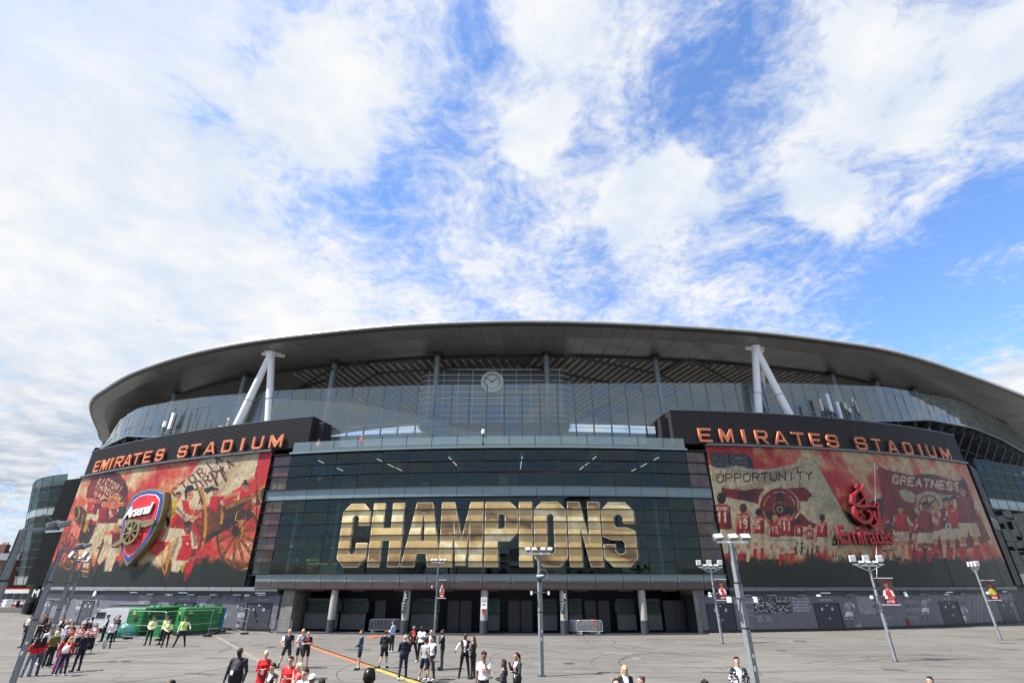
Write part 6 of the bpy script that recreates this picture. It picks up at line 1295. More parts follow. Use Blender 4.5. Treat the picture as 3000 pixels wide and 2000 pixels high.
def pole(base, hgt, kind, label, w=.14, yaw=0.0, banner=None, bside=1, cams=True, speaker=False, bw=.8, face=0.0):
    r = empty('floodlight_pole', tuple(base), label, 'lamp post', 'square steel floodlight poles on the paved square', rz=yaw)
    R40 = RZm(math.radians(24) - yaw)
    col = MB().box((0, 0, hgt * .38), (w, w, hgt * .76), M=R40).box((0, 0, hgt * .86), (w * .8, w * .8, hgt * .26), M=R40).build('column', MT['galv'], r, local=True)
    b = MB().box((0, 0, .02), (w * 1.8, w * 1.8, .04), M=R40)
    for sx in (-1, 1):
        for sy in (-1, 1): b.tube(R40 @ Vector((sx * w * .72, sy * w * .72, .03)), R40 @ Vector((sx * w * .72, sy * w * .72, .09)), .02, .02, 6)
    b.build('base_plate', MT['galv_dark'], r, local=True)
    MB().box(R40 @ Vector((-w * .51, 0, 1.0)), (.012, w * .5, .6), M=R40).build('access_door', MT['galv'], r, local=True)
    for k, zz_ in enumerate((1.55, 1.9)): MB().box(R40 @ Vector((-.02 + .03 * k - w * 0, -w * .505, zz_)), (w * .4, .008, .10 + .04 * (k == 0)), M=R40).build('sticker', MT['white_paint' if k < 2 else 'crest_red'], r, local=True)
    for zz_ in (hgt * .755, hgt * .5): MB().box((0, 0, zz_), (w * 1.06, w * 1.06, .05), M=R40).build('clamp_band', MT['dark_steel'], r, local=True)
    b = MB().path([Vector((.05, -.16, hgt * .97)), Vector((.10, -.2, hgt * .88)), Vector((.02, -.17, hgt * .82)), Vector((.0, -.16, hgt * .72))], .015, 5); b.build('cable', MT['black'], r, local=True)
    if kind == 'A':
        MB().bar((-.62, 0, hgt), (.62, 0, hgt), .08, .07).build('crossbar', MT['white_paint'], r, local=True)
        for x, a in ((-.60, -.35), (-.25, -.25), (.22, .25), (.58, .4)): flood(Vector((x, -.03, hgt + .20)), .27, .24, RZm(-a * .8) @ RX(-.95) @ RY(a * .5), 'floodlight', r, False); MB().bar((x, 0, hgt), (x, 0, hgt + .16), .03).build('bracket', MT['white_paint'], r, local=True)
    elif kind == 'B':
        MB().bar((-.95, 0, hgt + .1), (.95, 0, hgt + .1), .07, .07).bar((-.5, 0, hgt + .02), (.5, 0, hgt + .02), .07, .07).bar((0, 0, hgt - .3), (-.85, 0, hgt + .08), .04).bar((0, 0, hgt - .3), (.85, 0, hgt + .08), .04).build('crossbar', MT['alu'], r, local=True)
        for x in (-.88, -.05, .80): flood(Vector((x, 0, hgt + .43)), .37, .36, RZm(face) @ RX(.12) @ RY(-.05), 'floodlight', r, True); MB().bar((x, .02, hgt + .1), (x, .02, hgt + .26), .05).build('bracket', MT['dark_steel'], r, local=True)
        for x in (-.45, .0, .42): flood(Vector((x, -.05, hgt + .2)), .30, .2, RX(-1.0), 'floodlight', r, False)
    elif kind == 'C':
        MB().bar((-.48, 0, hgt), (.62, 0, hgt), .07, .06).build('crossbar', MT['white_paint'], r, local=True)
        for x, a in ((-.42, -.15), (.10, -.1), (.55, 0)): flood(Vector((x, -.03, hgt + .17)), .33, .21, RX(-.75) @ RY(a), 'floodlight', r, False); MB().bar((x, 0, hgt), (x, 0, hgt + .14), .03).build('bracket', MT['white_paint'], r, local=True)
    elif kind == 'D':
        MB().bar((0, 0, hgt - .05), (.95, 0, hgt - .02), .09, .08).build('arm', MT['galv_dark'], r, local=True)
        for x in (.75, 1.05): flood(Vector((x, 0, hgt + .1)), .34, .26, RZm(-.7) @ RX(-1.15), 'floodlight', r, False)
        MB().path([Vector((.1, -.1, hgt)), Vector((.5, -.12, hgt + .35)), Vector((.9, -.1, hgt + .1))], .012, 5).build('loop_cable', MT['black'], r, local=True)
    elif kind == 'E':
        MB().bar((-.55, 0, hgt), (.6, 0, hgt), .07).build('crossbar', MT['galv_dark'], r, local=True)
        for x in (-.4, .42): flood(Vector((x, 0, hgt + .25)), .42, .36, RZm(-.5) @ RX(-.3) @ RY(.3), 'floodlight', r, False)
    if cams:
        zc_ = hgt * .665; b = MB().bar((-.40, -.1, zc_), (.40, -.1, zc_), .06, .05)
        o = b.build('camera_arm', MT['galv_dark'], r, local=True)
        for sx in (-1, 1): MB().box((sx * .44, -.12, zc_ - .03), (.10, .16, .17)).build('camera_box', MT['white_paint'], o, local=True)
    if speaker:
        M = RZm(.9) @ RX(1.35); MB().lathe((.14, -.28, hgt * .80), [(.07, .12), (.10, .0), (.15, -.18), (.19, -.26)], 14, M=M).build('horn_speaker', MT['galv_dark'], r, local=True)
        b = MB(); 
        for t in range(16): a0, a1 = t * PI / 8, (t + 1) * PI / 8; b.tube((.16 + .27 * math.cos(a0), -.2, hgt * .81 + .27 * math.sin(a0)), (.16 + .27 * math.cos(a1), -.2, hgt * .81 + .27 * math.sin(a1)), .012, .012, 5)
        b.build('speaker_hoop', MT['galv'], r, local=True)
    if banner:
        x0_, x1_ = bside * .20, bside * (.20 + bw); zt_, zb_ = 4.30, 2.92
        for z in (zt_ + .03, zb_ - .03): MB().bar((bside * .05, -.12, z), (x1_ + bside * .12, -.12, z), .035).build('banner_rod', MT['white_paint'], r, local=True)
        me = MB().box(((x0_ + x1_) / 2, -.12, (zt_ + zb_) / 2), (abs(x1_ - x0_), .012, zt_ - zb_)).mesh('banner', banner_canvas(*banner)); lo, hi = min(x0_, x1_), max(x0_, x1_)
        uv_from(me, lambda co: ((co.x - lo) / (hi - lo), (co.z - zb_) / (zt_ - zb_))); link('banner', me, r, True)
    return r
pole(G(1272, 1863), 5.75, 'A', 'slim floodlight pole with a player banner before the M of champions', banner=('red', '22'), bw=.5, speaker=False)
pole(G(1587, 1980), 5.45, 'A', 'tall grey floodlight pole with horn speaker standing alone near the centre', w=.185, speaker=True)
pole(G(2117, 1885), 5.1, 'B', 'slim floodlight pole with three white lamps and a banner left of the shaded mural', banner=('red', '3'), bw=.72)
Hb = at_z(2140, 1587, 5.35); pole((Hb.x, Hb.y, 0), 5.35, 'C', 'thickest nearest floodlight pole behind the man in the patterned jacket', w=.185)
pole(G(2625, 1937), 5.0, 'B', 'floodlight pole with three big white lamps under the airline logo', banner=('red', '20'), bw=.85)
pole(G(2933, 1874), 5.1, 'B', 'floodlight pole with a yellow shirt banner near the right edge', yaw=1.15, banner=None, face=-1.1)
MBn = G(2933, 1874); r_ = None
Ab = at_z(72, 1545, 5.4); pole((Ab.x, Ab.y, 0), 5.4, 'D', 'dark floodlight pole leaning into the frame at the far left edge', w=.185, cams=True)
Bb = at_z(181, 1604, 5.4); pole((Bb.x, Bb.y, 0), 5.4, 'D', 'dark floodlight pole rising through the red shirted pair at lower left', w=.185, cams=False)
pole(G(117, 1945), 5.35, 'E', 'dark floodlight pole behind the woman in the olive top', w=.2, cams=False)
Db = at_y(245, 1640, 47.5); pole((Db.x, 47.5, 0), 5.7, 'E', 'thin distant floodlight pole before the left wheel of the mural', w=.16, cams=False)
# its banner on the east pole (turned pole): square to the walkway
b0 = MBn + Vector((.55, -.1, 0)); r = empty('pole_banner', tuple(b0 + Vector((0, 0, 3))), 'player banner in a yellow shirt hung on the pole nearest the right edge', 'banner')
me = MB().box(b0 + Vector((.1, 0, 3.55)), (.85, .012, 1.4)).mesh('banner', banner_canvas('yellow', '10')); uv_from(me, lambda co: ((co.x - b0.x - .1 + .425) / .85, (co.z - 2.85) / 1.4)); link('banner', me, r)
for z in (2.82, 4.28): MB().bar(b0 + Vector((-.5, 0, z)), b0 + Vector((.65, 0, z)), .035).build('banner_rod', MT['white_paint'], r)

# ------------------------------------------------------------------ crowd barriers
def make_barrier(label, grp):
    r = empty('crowd_barrier', (0, 0, 0), label, 'barrier', grp)
    L_, h = 1.10, 1.08; c_ = .16
    pts = [(-L_, .22), (-L_, h - c_), (-L_ + c_ * .3, h - c_ * .3), (-L_ + c_, h), (L_ - c_, h), (L_ - c_ * .3, h - c_ * .3), (L_, h - c_), (L_, .22), (-L_, .22)]
    MB().path([Vector((x, 0, z)) for x, z in pts], .023, 8).build('frame', MT['alu'], r, local=True)
    for k in range(1, 17): x = -L_ + k * 2 * L_ / 17; MB().tube((x, 0, .22), (x, 0, h if abs(x) < L_ - c_ else h - .06), .011, .011, 5, caps=False).build('bar', MT['alu'], r, local=True)
    for sx in (-1, 1): MB().path([Vector((sx * .8, -.28, .02)), Vector((sx * .8, 0, .24)), Vector((sx * .8, .28, .02))], .018, 6).build('foot', MT['alu'], r, local=True)
    return r
def put(o, loc, rz, label=None, tilt=0):
    o.location = loc; o.rotation_euler = (tilt, 0, rz)
    if label: o['label'] = label
    return o
bar0 = make_barrier('upright crowd barrier', 'steel crowd barriers')
put(bar0, G(823, 1855), 1.15, 'single open crowd barrier beside the clock end door')
for (gx, gy, nn, dx, lb) in ((1115, 1852, 6, .0, 'left'), (1730, 1857, 8, .0, 'right')):
    c = G(gx, gy)
    for k in range(nn):
        o = copy_tree(bar0); g_ = 'crowd barriers in the %s bundle by the entrance' % lb; o['group'] = g_
        put(o, c + Vector((.10 * k * (1 if lb == 'left' else -1), .10 * k, 0)), -.02 + rng.uniform(-.01, .01), 'steel crowd barrier stacked in the %s' % ('bundle left of the sign L pillar' if lb == 'left' else 'orange strapped bundle right of the sign K pillar'))
        if lb == 'right' or True: o['group'] = g_
c = G(1741, 1857); MB().bar(c + Vector((.15, -.04, .2)), c + Vector((.12, -.04, 1.12)), .05, .02, up=(0, 1, 0)).bar(c + Vector((.12, -.04, 1.12)), c + Vector((-.6, .75, 1.14)), .05, .02).build('strap', mat('orange_strap', (.75, .10, .03), .5), None, 'orange strap tied round the right bundle of barriers', 'strap')
# ------------------------------------------------------------------ site fence panels
def fence_panel(a, c, label, h=2.0):
    a, c = Vector(a), Vector(c); r = empty('fence_panel', tuple((a + c) / 2), label, 'fence panel', 'wire mesh fence panels round the generators')
    d = (c - a); L_ = d.length; d.normalize(); U = Vector((0, 0, 1)); q = .14
    pts = [a + U * .1, a + U * (h - q), a + d * q * .3 + U * (h - q * .3), a + d * q + U * h, c - d * q + U * h, c - d * q * .3 + U * (h - q * .3), c + U * (h - q), c + U * .1]
    MB().path(pts, .021, 8).tube(a + U * .18, c + U * .18, .016, .016, 6).tube(a + U * 1.0, c + U * 1.0, .012, .012, 6).build('frame', MT['alu'], r)
    b = MB(); n = int(L_ / .24)
    for k in range(1, n): p = a + d * L_ * k / n; b.tube(p + U * .18, p + U * (h - .04), .0013, .0013, 3, caps=False)
    for k in range(6): z = .30 + k * .29; b.tube(a + U * z, c + U * z, .0018, .0018, 3, caps=False)
    b.build('wire_mesh', MT['alu'], r, kind='stuff')
    for p in (a, c): MB().box(p + Vector((0, 0, .07)), (.62, .24, .13), rz=math.atan2(d.y, d.x) + PI / 2).build('foot_block', MT['black'], r)
fp = [(258, 1858), (374, 1871), (466, 1875), (607, 1864), (650, 1851)]
for (p, q, lb) in zip(fp[:-1], fp[1:], ('mesh fence panel before the white van', 'mesh fence panel before the teal tarpaulin and left generator', 'mesh fence panel behind the policemen in yellow vests', 'mesh fence panel at the blue skip end of the generators')): fence_panel(G(*p), G(*q), lb)
fence_panel(G(677, 1846), G(716, 1857), 'mesh fence panel turned outward in front of the printed footballer')
# ------------------------------------------------------------------ generators, van, tarpaulin
GRN = mat('generator_green', (.010, .15, .035), .6, var=.12, spec=.25); GRND = mat('generator_vent', (.006, .08, .02), .5); YEL = mat('sticker_yellow', (.75, .60, .03), .5)
def generator(p, L_, Wd, H_, rz, label):
    r = empty('generator', tuple(p), label, 'generator', 'green generators by the stadium wall', rz=rz)
    b = MB(); z0_ = .34; t = .10
    vs = [(0, 0, z0_), (L_, 0, z0_), (L_, Wd, z0_), (0, Wd, z0_), (.0, .0, H_ - t), (L_, 0, H_ - t), (L_, Wd, H_ - t), (0, Wd, H_ - t), (t, t, H_), (L_ - t, t, H_), (L_ - t, Wd - t, H_), (t, Wd - t, H_)]
    b.add(vs, [(3, 2, 1, 0), (0, 1, 5, 4), (1, 2, 6, 5), (2, 3, 7, 6), (3, 0, 4, 7), (4, 5, 9, 8), (5, 6, 10, 9), (6, 7, 11, 10), (7, 4, 8, 11), (8, 9, 10, 11)]).build('canopy', GRN, r, local=True)
    MB().box((L_ / 2, Wd / 2, .19), (L_ + .06, Wd + .04, .30)).build('base_tank', MT['black'], r, local=True)
    n = 4
    for k in range(n):
        x0_ = .12 + k * (L_ - .2) / n; w = (L_ - .2) / n - .05; d_ = MB().box((x0_ + w / 2, -.012, (z0_ + H_) / 2 - .05), (w, .03, H_ - z0_ - .3)).build('side_door', GRN, r, local=True)
        MB().box((x0_ + w - .08, -.035, H_ * .55), (.05, .03, .12)).build('door_latch', MT['black'], d_, local=True)
        if k in (0, 1): 
            v = MB()
            for j in range(6): v.box((x0_ + w * .6, -.04, H_ * .62 + j * .06), (w * .35, .02, .035))
            v.build('vent_slat', GRND, d_, local=True)
    e = MB().box((-.012, Wd / 2, (z0_ + H_) / 2), (.03, Wd - .2, H_ - z0_ - .3)).build('end_door', GRN, r, local=True)
    MB().box((-.035, Wd * .45, H_ * .62), (.03, .42, .36)).build('control_window', MT['black'], e, local=True); MB().box((-.035, Wd * .6, H_ * .80), (.02, .26, .14)).build('warning_sticker', YEL, e, local=True)
    for x in (.5, L_ - .35):
        s_ = MB().lathe((x, -.03, H_ - .28), [(.07, -.005), (.07, .005)], 12, M=RX(PI / 2)).build('logo_sun', YEL, r, local=True); MB().box((x, -.032, H_ - .44), (.34, .012, .05)).build('logo_bar', MT['white_paint'], r, local=True)
    for x in (L_ * .35, L_ * .5): MB().add([(x - .12, Wd * .4, H_), (x + .12, Wd * .4, H_), (x + .12, Wd * .6, H_), (x - .12, Wd * .6, H_), (x - .04, Wd * .4, H_ + .12), (x + .04, Wd * .4, H_ + .12), (x + .04, Wd * .6, H_ + .12), (x - .04, Wd * .6, H_ + .12)], BOXF).build('lifting_eye', GRN, r, local=True)
    for k in range(7): MB().box((L_ - .9 + k * .12, -.04, z0_ + .10), (.07, .012, .07)).build('lettering', MT['white_paint'], r, local=True)
    return r
ga, gb = G(524, 1863), G(642, 1855); generator(ga, (gb - ga).length, 1.5, 2.15, math.atan2((gb - ga).y, (gb - ga).x), 'green generator on the right behind the yellow vested policeman')
ga, gb = G(404, 1864), G(520, 1850); generator(ga, (gb - ga).length, 1.5, 2.15, math.atan2((gb - ga).y, (gb - ga).x), 'green generator on the left behind the fence and tarpaulin')
p = G(424, 1868); q = G(462, 1868); r = empty('fuel_tank', tuple(p), 'low green fuel tank with a sloping side between the two generators', 'fuel tank')
w = (q - p).length
MB().add([p, q, q + Vector((0, .9, 0)), p + Vector((0, .9, 0)), p + Vector((.1, .15, 1.15)), q + Vector((0, .15, 1.15)), q + Vector((0, .8, 1.15)), p + Vector((.1, .8, 1.15))], BOXF).build('tank_body', GRN, r)
MB().bar(p + Vector((-.1, .1, 1.25)), q + Vector((.3, .1, 1.25)), .06).tube(p + Vector((-.05, .1, .9)), p + Vector((-.05, .1, 1.3)), .05, .05, 8).build('pipe', MT['galv'], r)
p = G(650, 1846); r = empty('blue_skip', tuple(p), 'dark blue steel skip behind the right generator', 'skip'); MB().box(p + Vector((.2, .8, .95)), (1.3, 1.4, 1.9)).build('skip_body', mat('skip_blue', (.01, .03, .22), .4), r); MB().box(p + Vector((.2, .08, 1.2)), (.5, .02, .4)).build('label_plate', MT['white_paint'], r)
# van
vp = G(330, 1853); van = empty('white_van', tuple(vp), 'white van with a loaded roof rack parked beside the generators', 'van', rz=.10)
prof = [(-2.3, .45), (-2.35, .95), (-2.2, 1.10), (-1.65, 1.25), (-1.05, 1.92), (-.7, 2.02), (2.3, 2.02), (2.4, 1.8), (2.42, .45)]
b = MB().prism(prof, lambda x, y, d: Vector((x, d, y)), -.92, .92); b.build('body', mat('van_white', (.74, .74, .75), .25, var=.02, coat=.6), van, local=True)
MB().prism([(-1.60, 1.28), (-1.08, 1.86), (-1.02, 1.84), (-1.52, 1.27)], lambda x, y, d: Vector((x - .03, d, y)), -.82, .82).build('windscreen', MT['black'], van, local=True)
MB().box((-.95, -.93, 1.48), (.75, .02, .48)).build('side_window', MT['black'], van, local=True)
for x in (-1.5, 1.5):
    for y in (-.86, .86):
        t = MB().tube((x, y - .1, .33), (x, y + .1, .33), .33, .33, 20).build('wheel', MT['black'], van, local=True); MB().tube((x, y - .115 if y < 0 else y + .115, .33), (x, y, .33), .18, .18, 14).build('rim', MT['alu'], t, local=True)
for y in (-.6, .6): MB().box((-2.34, y, .82), (.05, .32, .16)).build('headlight', MT['alu'], van, local=True)
MB().box((-2.38, 0, .5), (.12, 1.7, .2)).build('bumper', MT['slate'], van, local=True)
for k in range(5): MB().box((.4, -.935, .7 + k * .0), (.02, .01, .01)).build('panel_line', MT['slate'], van, local=True) if k == 0 else None
rk = MB()
for x in (-.5, .3, 1.1, 1.9): rk.bar((x, -.8, 2.12), (x, .8, 2.12), .04)
for y in (-.75, -.35, .35, .75): rk.bar((-.6, y, 2.16), (2.1, y, 2.16), .04)
rk.build('roof_rack', MT['galv_dark'], van, local=True)
ld = MB()
for y in (-.2, .15): ld.bar((-.8, y, 2.24), (2.5, y, 2.24), .05)
for k in range(11): ld.bar((-.7 + k * .31, -.2, 2.24), (-.7 + k * .31, .15, 2.24), .03)
ld.tube((-.4, .55, 2.28), (2.2, .55, 2.28), .08, .08, 10)
lo = ld.build('ladder', MT['dark_steel'], None, 'grey ladder and tube lashed on the roof of the white van', 'ladder'); lo.location = vp; lo.rotation_euler = (0, 0, .10)
# tarpaulin heap
b = MB(); c = G(352, 1866); n, m_ = 26, 12; vs = []
for j in range(m_ + 1):
    for i in range(n):
        a = 2 * PI * i / n; ph = (j / m_) * PI / 2; rr = (1.15 + .18 * math.sin(3 * a + 1) + .12 * math.sin(7 * a + j)) * math.cos(ph) + .02; vs.append(c + Vector((rr * math.cos(a), .75 * rr * math.sin(a), (.95 + .1 * math.sin(5 * a + j * .7)) * math.sin(ph) + (.02 if j else 0))))
b.add(vs, [(j * n + i, j * n + (i + 1) % n, (j + 1) * n + (i + 1) % n, (j + 1) * n + i) for j in range(m_) for i in range(n)], 0, True); b.build('tarpaulin', mat('teal_tarpaulin', (.02, .16, .13), .4, var=.3, scale=4, bump=.8, bscale=6), None, 'crumpled teal tarpaulin heaped behind the fence by the van', 'tarpaulin')
# cable ramp
ramp = empty('cable_ramp', tuple(G(1000, 1920)), 'low cable protector strip, orange then yellow, running diagonally over the square', 'cable ramp')
ORG = mat('ramp_orange', (.38, .13, .05), .6, var=.15, scale=6); YLW = mat('ramp_yellow', (.38, .28, .06), .6, var=.15, scale=6)
A_, B_ = G(862, 1877), G(1250, 2010); d = (B_ - A_); L_ = d.length; d.normalize(); nrm = Vector((-d.y, d.x, 0)); k = 0.0; cut = (G(1097, 1950) - A_).length
while k < L_:
    e = min(L_, k + .88); p, q = A_ + d * k, A_ + d * e
    m = ORG if k < cut - .3 else YLW
    sec = MB().add([p - nrm * .12, q - nrm * .12, q + nrm * .13, p + nrm * .13, p - nrm * .10 + Vector((0, 0, .05)), q - nrm * .10 + Vector((0, 0, .05)), q + nrm * .08 + Vector((0, 0, .05)), p + nrm * .08 + Vector((0, 0, .05))], BOXF).build('ramp_section', m, ramp)
    bk = MB()
    for t in range(8): a0 = p + (q - p) * (t / 8); a1 = p + (q - p) * ((t + .7) / 8); bk.add([a0 + nrm * .14, a1 + nrm * .14, a1 + nrm * .30, a0 + nrm * .30, a0 + nrm * .15 + Vector((0, 0, .045)), a1 + nrm * .15 + Vector((0, 0, .045)), a1 + nrm * .24 + Vector((0, 0, .045)), a0 + nrm * .24 + Vector((0, 0, .045))], BOXF)
    bk.build('rubber_tooth', MT['black'], sec); k += .92
p = G(1092, 1868); b = MB().path([p, p + Vector((.3, .2, .12)), p + Vector((.7, .3, .03)), p + Vector((1.6, .55, .03)), p + Vector((2.2, .9, .02))], .035, 6)
for k in range(8): v = Vector(rng.uniform(-.3, .3, 3)); b.bar(p + Vector((v.x, v.y, .02)), p + Vector((v.y, v.z, abs(v.x) * .8)), .07, .02)
b.build('plastic_tape', mat('orange_tape', (.75, .17, .07), .5), None, 'tangled orange plastic tape lying on the ground near the left barriers', 'tape')
MB().box(G(1633, 1875) + Vector((0, 0, .004)), (.55, .4, .01)).build('drain_cover', MT['line_pale'], None, 'pale rectangular cover in the ground right of the centre pole', 'drain cover')
# bronze statue: only head and shoulders reach into the frame (body is built in the people section)

# ------------------------------------------------------------------ far left: houses, vehicles, hedge
def bp(px, py, y): return at_y(px, py, y)
def block(x0, x1, py_top, y, dep): a, c = bp(x0, 1705, y), bp(x1, 1705, y); return a.x, c.x, bp((x0 + x1) / 2, py_top, y).z
BR = bpy.data.materials.new('brick'); BR.use_nodes = True; T = NT(BR.node_tree); bt_ = T.node('ShaderNodeTexBrick'); g_ = T.node('ShaderNodeNewGeometry').outputs['Position']; mp = T.node('ShaderNodeMapping'); T.l.new(g_, mp.inputs[0]); mp.inputs['Rotation'].default_value = (PI / 2, 0, 0)
T.l.new(mp.outputs[0], bt_.inputs['Vector']); bt_.inputs['Scale'].default_value = 3.0; bt_.inputs['Color1'].default_value = (.20, .065, .04, 1); bt_.inputs['Color2'].default_value = (.15, .05, .035, 1); bt_.inputs['Mortar'].default_value = (.22, .18, .15, 1); T.l.new(bt_.outputs[0], T.n['Principled BSDF'].inputs['Base Color'])
yb_ = 105; x0_, x1_, zt_ = block(-140, 20, 1640, yb_, 10); h = empty('brick_house', (x0_, yb_, 0), 'red brick house with a slate roof and chimney at the left edge', 'house')
MB().box(((x0_ + x1_) / 2, yb_ + 5, zt_ / 2), (x1_ - x0_, 10, zt_)).build('wall', BR, h)
zr_ = bp(0, 1612, yb_ + 4).z; MB().add([(x0_ - .4, yb_ - .4, zt_), (x1_ + .4, yb_ - .4, zt_), (x1_ + .4, yb_ + 10.4, zt_), (x0_ - .4, yb_ + 10.4, zt_), (x0_ - .4, yb_ + 5, zr_), (x1_ - 3, yb_ + 5, zr_)], [(0, 1, 5, 4), (1, 2, 5), (2, 3, 4, 5), (3, 0, 4)]).build('roof', MT['slate'], h)
q = bp(3, 1593, yb_ + 3); MB().box((q.x, yb_ + 4, q.z - 1.6), (1.5, 1.0, 3.2)).build('chimney', BR, h)
for k in range(3): MB().lathe((q.x - .5 + k * .5, yb_ + 4, q.z), [(.14, 0), (.11, .4)], 8).build('chimney_pot', MT['orange'], h)
for k in range(3): w_ = MB().box((x1_ - 1.8 - k * 3, yb_ - .03, zt_ * .62), (1.1, .1, 1.6)).build('window', MT['white_paint'], h); MB().box((x1_ - 1.8 - k * 3, yb_ - .09, zt_ * .62), (.9, .03, 1.4)).build('pane', MT['glass_tower'], w_)
x0_, x1_, zt_ = block(18, 82, 1655, 125, 12); gb_ = empty('office_block', (x0_, 125, 0), 'low grey block with a pale top storey behind the dark floodlight poles', 'building')
z2 = bp(50, 1688, 125).z; MB().box(((x0_ + x1_) / 2, 131, zt_ / 2), (x1_ - x0_, 12, zt_)).build('wall', mat('grey_render', (.28, .29, .30), .7), gb_)
MB().box(((x0_ + x1_) / 2, 124.8, z2 / 2 + 1), (x1_ - x0_ + .3, .5, z2)).build('lower_wall', MT['slate'], gb_)
zz_ = bp(50, 1632, 128).z; MB().add([(x0_, 125, zt_), (x1_, 125, zt_), (x1_, 137, zt_), (x0_, 137, zt_), (x0_, 129, zz_), (x1_, 129, zz_)], [(0, 1, 5, 4), (1, 2, 5), (2, 3, 4, 5), (3, 0, 4)]).build('glazed_roof', MT['glass_tower'], gb_)
for k in range(3): q = bp(38 + k * 7, 1680, 124.4); MB().box((q.x, 124.5, q.z), (.45, .1, .8)).build('skylight', MT['white_paint'], gb_)
for k in range(9): q = bp(24 + k * 7, 1662, 124.9); MB().box((q.x, 124.95, q.z), (.42, .1, 1.1)).build('window', MT['black'], gb_)
q = bp(52, 1625, 130); MB().box((q.x, 131, q.z - .5), (1.6, 1.6, 3.2)).build('roof_plant', MT['galv_dark'], gb_)
# parked vehicles
bus = empty('tour_bus', tuple(bp(30, 1748, 92)), 'white and red coach parked in front of the hedge at far left', 'bus')
q = bp(30, 1748, 92); z0_ = 0; L_ = 7.0
MB().box((q.x, 93.2, 1.75), (L_, 2.4, 2.9)).build('body', MT['white_paint'], bus); MB().box((q.x, 91.97, .9), (L_ * .96, .06, .3)).build('red_stripe', MT['crest_red'], bus); MB().box((q.x, 93.2, 3.25), (L_ * .9, 2.2, .18)).build('roof_pod', MT['crest_red'], bus)
for k in range(5): MB().box((q.x - L_ / 2 + .9 + k * 1.25, 91.96, 2.2), (1.1, .06, .9)).build('window', MT['black'], bus)
for sx in (-2.2, 2.2): MB().tube((q.x + sx, 91.9, .5), (q.x + sx, 92.3, .5), .5, .5, 16).build('wheel', MT['black'], bus)
def hedge(x0, x1, y, h, label, seed):
    b = MB(); r = np.random.RandomState(seed); w = x1 - x0
    for k in range(int(900)):
        p = Vector((r.uniform(x0, x1), y + r.uniform(-.9, .9), r.uniform(.1, 1) ** .7 * h * (1 + .22 * math.sin((r.uniform(x0, x1)) * 1.3)))); s_ = r.uniform(.12, .28); a, e = r.uniform(0, 2 * PI), r.uniform(-1, 1)
        u = Vector((math.cos(a), math.sin(a), e * .6)).normalized() * s_; v = u.cross(Vector((r.uniform(-1, 1), r.uniform(-1, 1), 1)).normalized()) * .7; b.add([p - u, p + v * .6, p + u, p - v * .6], [(0, 1, 2, 3)])
    o = empty('hedge', ((x0 + x1) / 2, y, 0), label, 'hedge'); b.build('foliage', mat('hedge_leaf', (.05, .12, .025), .7, var=.5, scale=6), o)
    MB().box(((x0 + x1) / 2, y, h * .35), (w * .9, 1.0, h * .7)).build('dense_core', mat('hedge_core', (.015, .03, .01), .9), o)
q0, q1 = bp(45, 1740, 96), bp(90, 1740, 96); hedge(q0.x, q1.x, 97, bp(60, 1712, 97).z + .3, 'green hedge behind the coach under the glass drum', 5)
q0, q1 = bp(-30, 1752, 88), bp(92, 1750, 88); MB().box(((q0.x + q1.x) / 2, 88, .35), (q1.x - q0.x, .4, .7)).build('low_wall', MT['concrete'], None, 'low concrete wall below the coach at the far left', 'wall')
b = MB(); k = q0.x
while k < q1.x: b.bar((k, 88, .7), (k, 88, 1.6), .05); k += .5
b.bar((q0.x, 88, 1.6), (q1.x, 88, 1.6), .07).build('railing', MT['dark_steel'], None, 'dark railing on the low wall at the far left', 'railing')
# white blocks that the glass mirrors (outside the frame)
def flats(x, y, w, d, h, rz, label, storeys, cols):
    r = empty('apartment_block', (x, y, 0), label, 'building', rz=rz); MB().box((0, 0, h / 2), (w, d, h)).build('wall', mat('pale_render', (.62, .63, .64), .7), r, local=True)
    for side in (-1, 1):
        for i in range(cols):
            for j in range(storeys):
                xx, z = -w / 2 + (i + .5) * w / cols, 1.6 + j * (h - 1.5) / storeys; f = MB().box((xx, side * d / 2, z), (1.5, .2, 1.5)).build('window', MT['black'], r, local=True)
    MB().box((0, 0, h + .3), (w + .6, d + .6, .6)).build('roof', MT['slate'], r, local=True)
flats(140, 84, 30, 14, 19, PI / 2 + .1, 'white apartment block mirrored in the glass at the right edge', 6, 8)
flats(38, -62, 22, 14, 24, .15, 'pale apartment block mirrored in the right of the central glass', 8, 6)
flats(2, -75, 26, 14, 16, -.05, 'lower pale apartment block mirrored in the middle of the glass', 5, 7)
flats(-60, -90, 34, 14, 13, .2, 'long pale apartment block mirrored faintly in the left glass', 4, 9)
# small bird high on the left
q = at_y(465, 938, 120); MB().add([q, q + Vector((1.1, .2, .25)), q + Vector((.25, .3, 0)), q + Vector((-1.1, .1, .22)), q + Vector((-.2, .3, 0))], [(0, 1, 2), (0, 4, 3)]).tube(q + Vector((0, -.4, 0)), q + Vector((0, .5, 0)), .10, .04, 6).build('bird', MT['white_paint'], None, 'tiny white bird gliding high above the left of the roof', 'bird')
